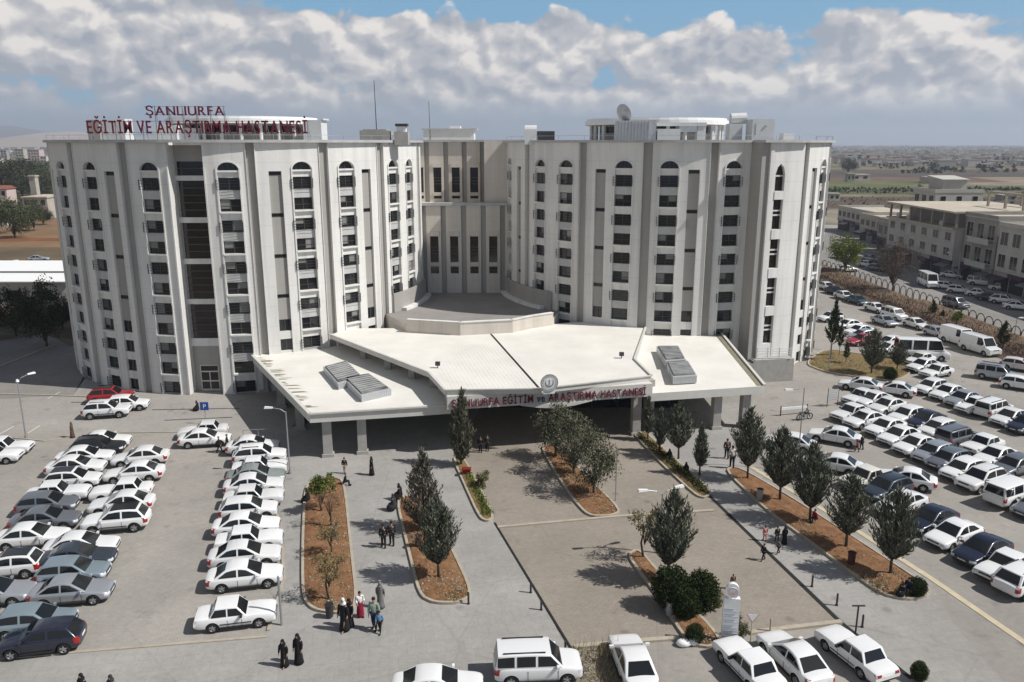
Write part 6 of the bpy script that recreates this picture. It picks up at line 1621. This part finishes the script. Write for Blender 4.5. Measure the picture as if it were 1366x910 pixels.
for i in range(1300):
    Y = rr.uniform(900, 5200); X = Y*rr.uniform(-.72, .72)
    if rr.random() < .45: X = Y*rr.uniform(.38, .70)
    w_, d_, h_ = rr.uniform(6, 22), rr.uniform(6, 18), rr.uniform(3, 8)
    if Y > 3000: w_ *= 1.8; h_ *= 1.3
    mb.box(X, X+w_, Y, Y+d_, 0, h_, rr.choice([0, 0, 1, 2, 0, 3])); mb.box(X-.3, X+w_+.3, Y-.3, Y+d_+.3, h_+.01, h_+.6, rr.choice([5, 4, 5, 2]))
tag(mb.build('distant_town', mats), 'scattered distant houses of the town on the hazy plain', 'town', kind='stuff')
# far tree rows and orchards on the plain
rr = random.Random(78); mb = MB()
for i in range(230):
    Y = rr.choice([rr.uniform(700, 1100), rr.uniform(1100, 2600), rr.uniform(2000, 5600)]); X = Y*rr.choice([rr.uniform(.38, .72), rr.uniform(-.72, -.5), rr.uniform(-.7, .7)])
    R0 = rr.uniform(2.5, 5)*(1+Y/3500); 
    for j in range(26):
        d = rdir(rr); q = Vector((X+rr.gauss(0, R0*1.6), Y+rr.gauss(0, R0), abs(d.z)*R0*.55)); blade(mb, q, d+Vector((0, 0, .4)), R0*.9, R0*.8, rr)
tag(mb.build('distant_trees', [M['fardark']]), 'dark scattered tree clumps across the far plain', 'trees', kind='stuff')
rr = random.Random(79); mb = MB()
for i in range(1500):      # scrub strip in the nearer fields
    Y = rr.uniform(430, 470); X = rr.uniform(150, 420); blade(mb, Vector((X, Y, .2)), rdir(rr)+Vector((0, 0, .6)), rr.uniform(1, 3), rr.uniform(1, 2), rr)
for i in range(900):
    Y = rr.uniform(290, 400); X = rr.uniform(125, 330); blade(mb, Vector((X, Y, .1)), rdir(rr)+Vector((0, 0, .5)), rr.uniform(.6, 1.6), rr.uniform(.5, 1.2), rr)
tag(mb.build('scrub', [M['farolive']]), 'low green scrub in the nearer fields beyond the shops', 'scrub', kind='stuff')
for i, (px, py, top, lab) in enumerate([(1131, 231, 211, 'dark round tree clump on the plain beside the right tower'), (1226, 260, 246, 'left of three single dark trees in the nearer fields'), (1265, 262, 247, 'middle one of three single dark trees in the nearer fields'), (1341, 264, 249, 'right one of three single dark trees in the nearer fields')]):
    plant('field_tree', FAR1, px, py, top, lab, 'tree', 'trees in the fields', h0=8, wscale=.8 if i else 1.3)
sheet('field_strip', [(95, 262), (520, 262), (560, 330), (100, 330)], .02, mat('pale_field', (.21, .18, .135), .95, .3, .05, detail=9), px=False)
sheet('field_strip', [(105, 420), (700, 430), (760, 540), (110, 500)], .02, mat('green_field', (.095, .10, .045), .95, .4, .02, detail=9), px=False)
sheet('field_strip', [(200, 640), (1100, 650), (1300, 860), (260, 820)], .02, mat('dark_ploughed_field', (.075, .057, .045), .95, .2, .01, detail=9), px=False)
for x0, x1, yb, lab, col_ in [(14, 34, 357, 'white car behind the long hall, left one of two', 'white'), (42, 60, 350, 'silver car behind the long hall, right one of two', 'silver')]:
    place_car(sl, col_, (x0+x1)/2, yb, 20, lab, 'cars behind the long hall', far=True)
# ------------------------------------------------------------------ people
M['skin'] = mat('skin', (.36, .21, .14), .6)
M['hair'] = mat('hair_black', (.012, .01, .009), .6)
CL = {n: mat('cloth_'+n.replace(' ', '_'), c, .9, .2, 8) for n, c in {'black': (.012, .012, .014), 'charcoal': (.035, .036, .04), 'navy': (.015, .02, .05), 'white': (.62, .61, .6), 'red': (.22, .01, .03), 'grey': (.16, .155, .15), 'green': (.22, .30, .24), 'pink': (.45, .2, .2), 'brown': (.09, .06, .045), 'blue': (.12, .25, .42), 'beige': (.4, .34, .26)}.items()}
def skin_mesh(name, verts, edges, radii, m, sub=1):
    me = bpy.data.meshes.new(name); me.from_pydata(verts, edges, []); o = bpy.data.objects.new(name, me); COL.objects.link(o)
    md = o.modifiers.new('s', 'SKIN'); md.use_smooth_shade = True
    sk = me.skin_vertices[0].data
    for i, r in enumerate(radii): sk[i].radius = (r, r) if not isinstance(r, tuple) else r; sk[i].use_root = (i == 0)
    s = o.modifiers.new('u', 'SUBSURF'); s.levels = sub
    dg = bpy.context.evaluated_depsgraph_get(); out = bpy.data.meshes.new_from_object(o.evaluated_get(dg)); bpy.data.objects.remove(o)
    out.materials.clear(); out.materials.append(m); out.name = name
    return out
def figure(stride=.12, arm=.1, sit=False, robe=False, skirt=False, bend=0.0, armup=0.0):
    """1.72 m figure facing +x; returns list of (part, mesh)"""
    hipz = .92 if not sit else .48
    sh = hipz+.52; fx = bend
    J = {'pel': (0, 0, hipz), 'waist': (fx*.3, 0, hipz+.18), 'chest': (fx*.7, 0, hipz+.40), 'neck': (fx, 0, hipz+.56), 'headb': (fx+.01, 0, hipz+.64), 'headt': (fx+.02, 0, hipz+.80)}
    for s, sg in (('l', 1), ('r', -1)):
        ph = stride*sg
        J['hip'+s] = (0, .09*sg, hipz-.04)
        if sit: J['kne'+s] = (.42, .12*sg, hipz+.02); J['ank'+s] = (.45, .12*sg, .07); J['toe'+s] = (.60, .13*sg, .04)
        else: J['kne'+s] = (ph*.75+.03, .10*sg, .49); J['ank'+s] = (ph*1.6-.03, .10*sg, .08); J['toe'+s] = (ph*1.6+.14, .11*sg, .035)
        J['sho'+s] = (fx*.95, .19*sg, sh-.02)
        J['elb'+s] = (fx*.7-ph*arm*3, .25*sg, sh-.30); J['wri'+s] = (fx*.7-ph*arm*5+.06+armup*.2, .24*sg, sh-.55+armup*.4); J['han'+s] = (fx*.7-ph*arm*5.5+.09+armup*.28, .235*sg, sh-.66+armup*.45)
        for q in range(3): J['fin%d%s' % (q, s)] = (J['han'+s][0]+.01+.012*q, J['han'+s][1]+(.02-.02*q)*sg, J['han'+s][2]-.075-.01*(q == 1))
        J['thu'+s] = (J['han'+s][0]+.05, J['han'+s][1]-.01*sg, J['han'+s][2]-.01)
    RAD = dict(pel=(.13, .10), waist=(.115, .09), chest=(.14, .10), neck=.055, headb=.082, headt=.085)
    for s in 'lr': RAD.update({'hip'+s: .085, 'kne'+s: .055, 'ank'+s: .038, 'toe'+s: .035, 'sho'+s: .058, 'elb'+s: .04, 'wri'+s: .028, 'han'+s: .035, 'thu'+s: .011, 'fin0'+s: .011, 'fin1'+s: .011, 'fin2'+s: .010})
    names = list(J); ix = {n: i for i, n in enumerate(names)}
    E_ = [('pel', 'waist'), ('waist', 'chest'), ('chest', 'neck'), ('neck', 'headb'), ('headb', 'headt')]
    for s in 'lr': E_ += [('pel', 'hip'+s), ('hip'+s, 'kne'+s), ('kne'+s, 'ank'+s), ('ank'+s, 'toe'+s), ('chest', 'sho'+s), ('sho'+s, 'elb'+s), ('elb'+s, 'wri'+s), ('wri'+s, 'han'+s), ('han'+s, 'thu'+s)]+[('han'+s, 'fin%d%s' % (q, s)) for q in range(3)]
    body = skin_mesh('body', [J[n] for n in names], [(ix[a], ix[b]) for a, b in E_], [RAD[n] for n in names], M['skin'])
    # face: nose, eyes, mouth, ears added to the same mesh
    f = MB(); hx, hz_ = J['headt'][0], (J['headt'][2]+J['headb'][2])/2
    f.ball((hx+.085, 0, hz_-.01), .018, .013, .022, 6, 4, 0)
    for sg in (1, -1): f.ball((hx+.07, .03*sg, hz_+.03), .013, .014, .009, 6, 4, 1); f.ball((hx-.01, .085*sg, hz_), .018, .012, .03, 6, 4, 0)
    f.box(hx+.068, hx+.08, -.022, .022, hz_-.055, hz_-.047, 2)
    fm = f.data('f', [M['skin']]); bm = bmesh.new(); bm.from_mesh(body); n0 = len(bm.faces); bm.from_mesh(fm); bm.to_mesh(body); bm.free()
    body.materials.append(M['hair']); body.materials.append(CL['pink'])
    parts = [('body', body)]
    def sub(names_, scale, m, nm, add=.012, over={}):
        ii = {n: i for i, n in enumerate(names_)}
        ee = [(ii[a], ii[b]) for a, b in E_ if a in ii and b in ii]
        rad = []
        for n in names_:
            r = over.get(n, RAD[n]); rad.append((r[0]*scale+add, r[1]*scale+add) if isinstance(r, tuple) else r*scale+add)
        me = skin_mesh(nm, [J[n] for n in names_], ee, rad, m); parts.append((nm, me))
    if robe:
        b = MB(); n = 14; rings = []
        if sit: prof = [(.05, .38, .34, .25), (.30, .40, .34, .2), (.50, .34, .30, .12), (.62, .22, .24, .05), (.85, .17, .22, 0), (sh, .13, .21, 0), (sh+.06, .07, .10, 0)]
        else: prof = [(.03, .27, .27, .0), (.25, .235, .245, .0), (.55, .20, .215, .0), (.92, .175, .20, .0), (1.15, .15, .19, fx*.5), (1.35, .15, .215, fx*.8), (1.45, .12, .20, fx), (1.50, .07, .10, fx)]
        V = []
        for z, rx, ry, ox in prof: V += [(ox+rx*math.cos(6.283*i/n)*(1+.06*math.sin(i*2.4)), ry*math.sin(6.283*i/n), z) for i in range(n)]
        Fs = [(j*n+i, j*n+(i+1) % n, (j+1)*n+(i+1) % n, (j+1)*n+i) for j in range(len(prof)-1) for i in range(n)]+[tuple(range(n-1, -1, -1)), tuple(range((len(prof)-1)*n, len(prof)*n))]
        b.mesh(V, Fs); parts.append(('robe', b.data('robe', [CL['black']], True)))
        sub(['shol', 'elbl', 'wril'], 1.25, CL['black'], 'sleeve', .02); sub(['shor', 'elbr', 'wrir'], 1.25, CL['black'], 'sleeve', .02)
        b = MB(); b.ball((hx-.02, 0, hz_+.02), .118, .115, .15, 12, 8); b.ball((fx-.02, 0, sh+.05), .15, .18, .13, 12, 6); parts.append(('headscarf', b.data('headscarf', [CL['black']], True)))
        m_ = parts[-1][1]
        for v in m_.vertices:
            if v.co.x > hx+.05 and hz_-.10 < v.co.z < hz_+.09: v.co.x = hx+.045
    else:
        sub(['pel', 'waist', 'chest', 'shol', 'elbl', 'wril', 'shor', 'elbr', 'wrir'], 1.06, CL['charcoal'], 'top', .034)
        if skirt:
            b = MB(); n = 14; prof = [(.12, .23, .24), (.5, .20, .22), (hipz, .15, .18), (hipz+.14, .125, .15)]; V = []
            for z, rx, ry in prof: V += [(rx*math.cos(6.283*i/n)*(1+.05*math.sin(i*2.4)), ry*math.sin(6.283*i/n), z) for i in range(n)]
            b.mesh(V, [(j*n+i, j*n+(i+1) % n, (j+1)*n+(i+1) % n, (j+1)*n+i) for j in range(len(prof)-1) for i in range(n)]); parts.append(('skirt', b.data('skirt', [CL['red']], True)))
        else: sub(['pel', 'hipl', 'knel', 'ankl', 'hipr', 'kner', 'ankr'], 1.08, CL['charcoal'], 'trousers', .022, {'pel': (.13, .105)})
        b = MB(); b.ball((hx-.02, 0, hz_+.045), .10, .098, .105, 12, 8); parts.append(('hair', b.data('hair', [M['hair']], True)))
        m_ = parts[-1][1]
        for v in m_.vertices:
            if v.co.z < hz_+.02 and v.co.x > hx: v.co.z = hz_+.06
        for s in 'lr':
            t = J['toe'+s]; a_ = J['ank'+s]; b = MB(); b.ball(((t[0]+a_[0])/2+.01, t[1], .05), .15, .055, .055, 10, 6); parts.append(('shoe', b.data('shoe', [CL['black']], True)))
    return parts
FIG = {'man': figure(.08), 'walking': figure(.17, .12), 'robed': figure(.04, robe=True), 'robed_walking': figure(.14, robe=True, bend=.05), 'skirt': figure(.06, skirt=True, armup=.5), 'sitting': figure(0, sit=True, bend=.1), 'robed_sitting': figure(0, sit=True, robe=True, bend=.1)}
def person(kind, px, py, hpx, face, label, top=None, bottom=None, z=.024, group='people in the forecourt'):
    p = at(px, py); true = {'sitting': 1.30, 'robed_sitting': 1.30}.get(kind, 1.74)
    H = atY(px, py-hpx, p.y).z; s = max(.55, min(1.12, H/true))
    rt = empty('person', (p.x, p.y, z), R_(face)); rt.scale = (s, s, s)
    for nm, me in FIG[kind]:
        o = link(nm, me, rt)
        c = {'top': top, 'sleeve': top, 'robe': top, 'headscarf': top, 'trousers': bottom, 'skirt': bottom}.get(nm)
        if nm == 'headscarf' and bottom: c = bottom
        if c: o.material_slots[0].link = 'OBJECT'; o.material_slots[0].material = CL[c]
    return tag(rt, label, 'person', group)
person('robed_walking', 380, 889, 35, 250, 'person in a long black robe, left of two walking at the bottom left', 'black')
person('robed', 399, 885, 38, 250, 'taller person in a long black robe, right of two at the bottom left', 'black')
person('robed_walking', 460, 841, 42, 240, 'person in a black robe and white headscarf before the first left bed', 'black', 'white')
person('robed', 467, 836, 36, 240, 'person in a plain black robe right behind the white headscarf', 'black')
person('skirt', 481, 823, 33, 300, 'person in a white top and red skirt by the first left bed', 'white', 'red')
person('man', 500, 840, 42, 260, 'person in a pale green top walking left of a child', 'green', 'navy')
person('walking', 507, 844, 28, 260, 'child in dark clothes beside the person in pale green', 'blue', 'black')
person('robed', 508, 811, 33, 80, 'person in a long grey robe standing right of the first left bed', 'grey')
person('man', 512, 731, 31, 100, 'person in black between the two left beds, left of a close pair', 'black', 'black')
person('man', 523, 728, 32, 100, 'person in dark clothes leaning right in the close pair between the beds', 'charcoal', 'black')
person('robed_sitting', 526, 681, 20, 190, 'person in dark robe sitting on the kerb of the second left bed', 'charcoal', z=.1)
person('robed_sitting', 534, 667, 20, 190, 'person in black sitting farther up the kerb of the second left bed', 'black', z=.1)
person('man', 460, 632, 21, 80, 'person in dark jacket and pale trousers before the left canopy wing', 'black', 'beige')
person('sitting', 460, 648, 16, 0, 'person in black sitting at the far end of the first left bed', 'black', 'black')
person('robed', 496, 634, 24, 200, 'lone person in a black robe crossing before the left canopy wing', 'black')
person('robed_sitting', 411, 670, 18, 180, 'person sitting in the shade of the bright green tree', 'black')
person('walking', 293, 604, 21, 10, 'person in black walking past the cars by the blue sign, left of two', 'black', 'black')
person('walking', 304, 603, 23, 10, 'person in black walking past the cars by the blue sign, right of two', 'black', 'charcoal')
person('robed', 97, 584, 20, 200, 'person in brown-black robe standing above the left lot', 'brown')
person('robed_sitting', 264, 548, 13, 200, 'person in black crouching by the blue parking sign', 'black')
person('man', 641, 604, 22, 90, 'person in dark clothes beside the narrow column pine, left one', 'black', 'black')
person('man', 650, 602, 22, 90, 'person in dark clothes beside the narrow column pine, right one', 'charcoal', 'black')
person('man', 1020, 722, 20, 100, 'person in a pink top on the right walkway', 'pink', 'pink')
person('man', 1036, 723, 20, 100, 'person in dark clothes in the middle of three on the right walkway', 'black', 'charcoal')
person('robed', 1046, 726, 23, 100, 'person in a black robe at the right of three on the walkway', 'black')
person('walking', 1018, 748, 22, 200, 'person in black striding across the drain', 'black', 'navy')
person('walking', 1038, 739, 18, 200, 'child in grey following the person who crosses the drain', 'grey', 'charcoal')
person('man', 977, 786, 19, 90, 'person in pale trousers behind the totem emblem', 'brown', 'beige')
person('man', 976, 625, 33, 80, 'tall person in a white top beside the first pine of the right bed', 'white', 'black')
person('man', 969, 612, 26, 80, 'person in brown behind the white-topped one by the first pine', 'brown', 'black')
person('robed_sitting', 893, 614, 14, 90, 'person in black sitting on the hedge strip edge, farther one', 'black')
person('robed_sitting', 915, 634, 16, 90, 'person in black sitting on the hedge strip edge, nearer one', 'black')
person('man', 1043, 498, 17, 150, 'person in dark clothes by the outside stair, left of two', 'charcoal', 'black')
person('robed', 1052, 498, 18, 150, 'person in black robe by the outside stair, right of two', 'black')
person('man', 1149, 600, 20, 120, 'person in black beside the car seen from behind', 'black', 'black')
person('walking', 1143, 603, 14, 120, 'child in a red top next to the person in black by the cars', 'red', 'black')
person('sitting', 1087, 700, 18, 200, 'person in red sitting under the middle pine of the right bed', 'red', 'charcoal', z=.15)
person('sitting', 1211, 795, 22, 220, 'person in dark blue sitting in the tip of the right bed', 'navy', 'charcoal', z=.15)
person('robed_sitting', 1203, 797, 18, 200, 'person in black sitting left of the one in dark blue', 'black', z=.15)
person('man', 1186, 545, 12, 100, 'small far person standing in the car park aisle', 'black', 'black')
person('robed', 1246, 482, 14, 0, 'person in black standing at the front of the minibus', 'black')
person('robed', 113, 938, 38, 250, 'person in black at the bottom edge, left of two heads', 'black')
person('robed', 152, 940, 38, 250, 'person in black at the bottom edge, right of two heads', 'charcoal')
# ------------------------------------------------------------------ hazy air
hz_ = MB(); hz_.box(-8900, 8900, -380, 9800, -1, 186)
hm = bpy.data.materials.new('hazy_air'); hm.use_nodes = True; nt3 = hm.node_tree
for n in list(nt3.nodes):
    if n.type != 'OUTPUT_MATERIAL': nt3.nodes.remove(n)
pv_ = nt3.nodes.new('ShaderNodeVolumePrincipled'); pv_.inputs['Density'].default_value = .00018; pv_.inputs['Density Attribute'].default_value = ''; hm.cycles.homogeneous_volume = True; pv_.inputs['Color'].default_value = (.80, .88, 1, 1); pv_.inputs['Anisotropy'].default_value = .2
nt3.links.new(pv_.outputs[0], nt3.nodes['Material Output'].inputs['Volume'])
HAZE = True
if HAZE: tag(hz_.build('haze', [hm]), kind='stuff')
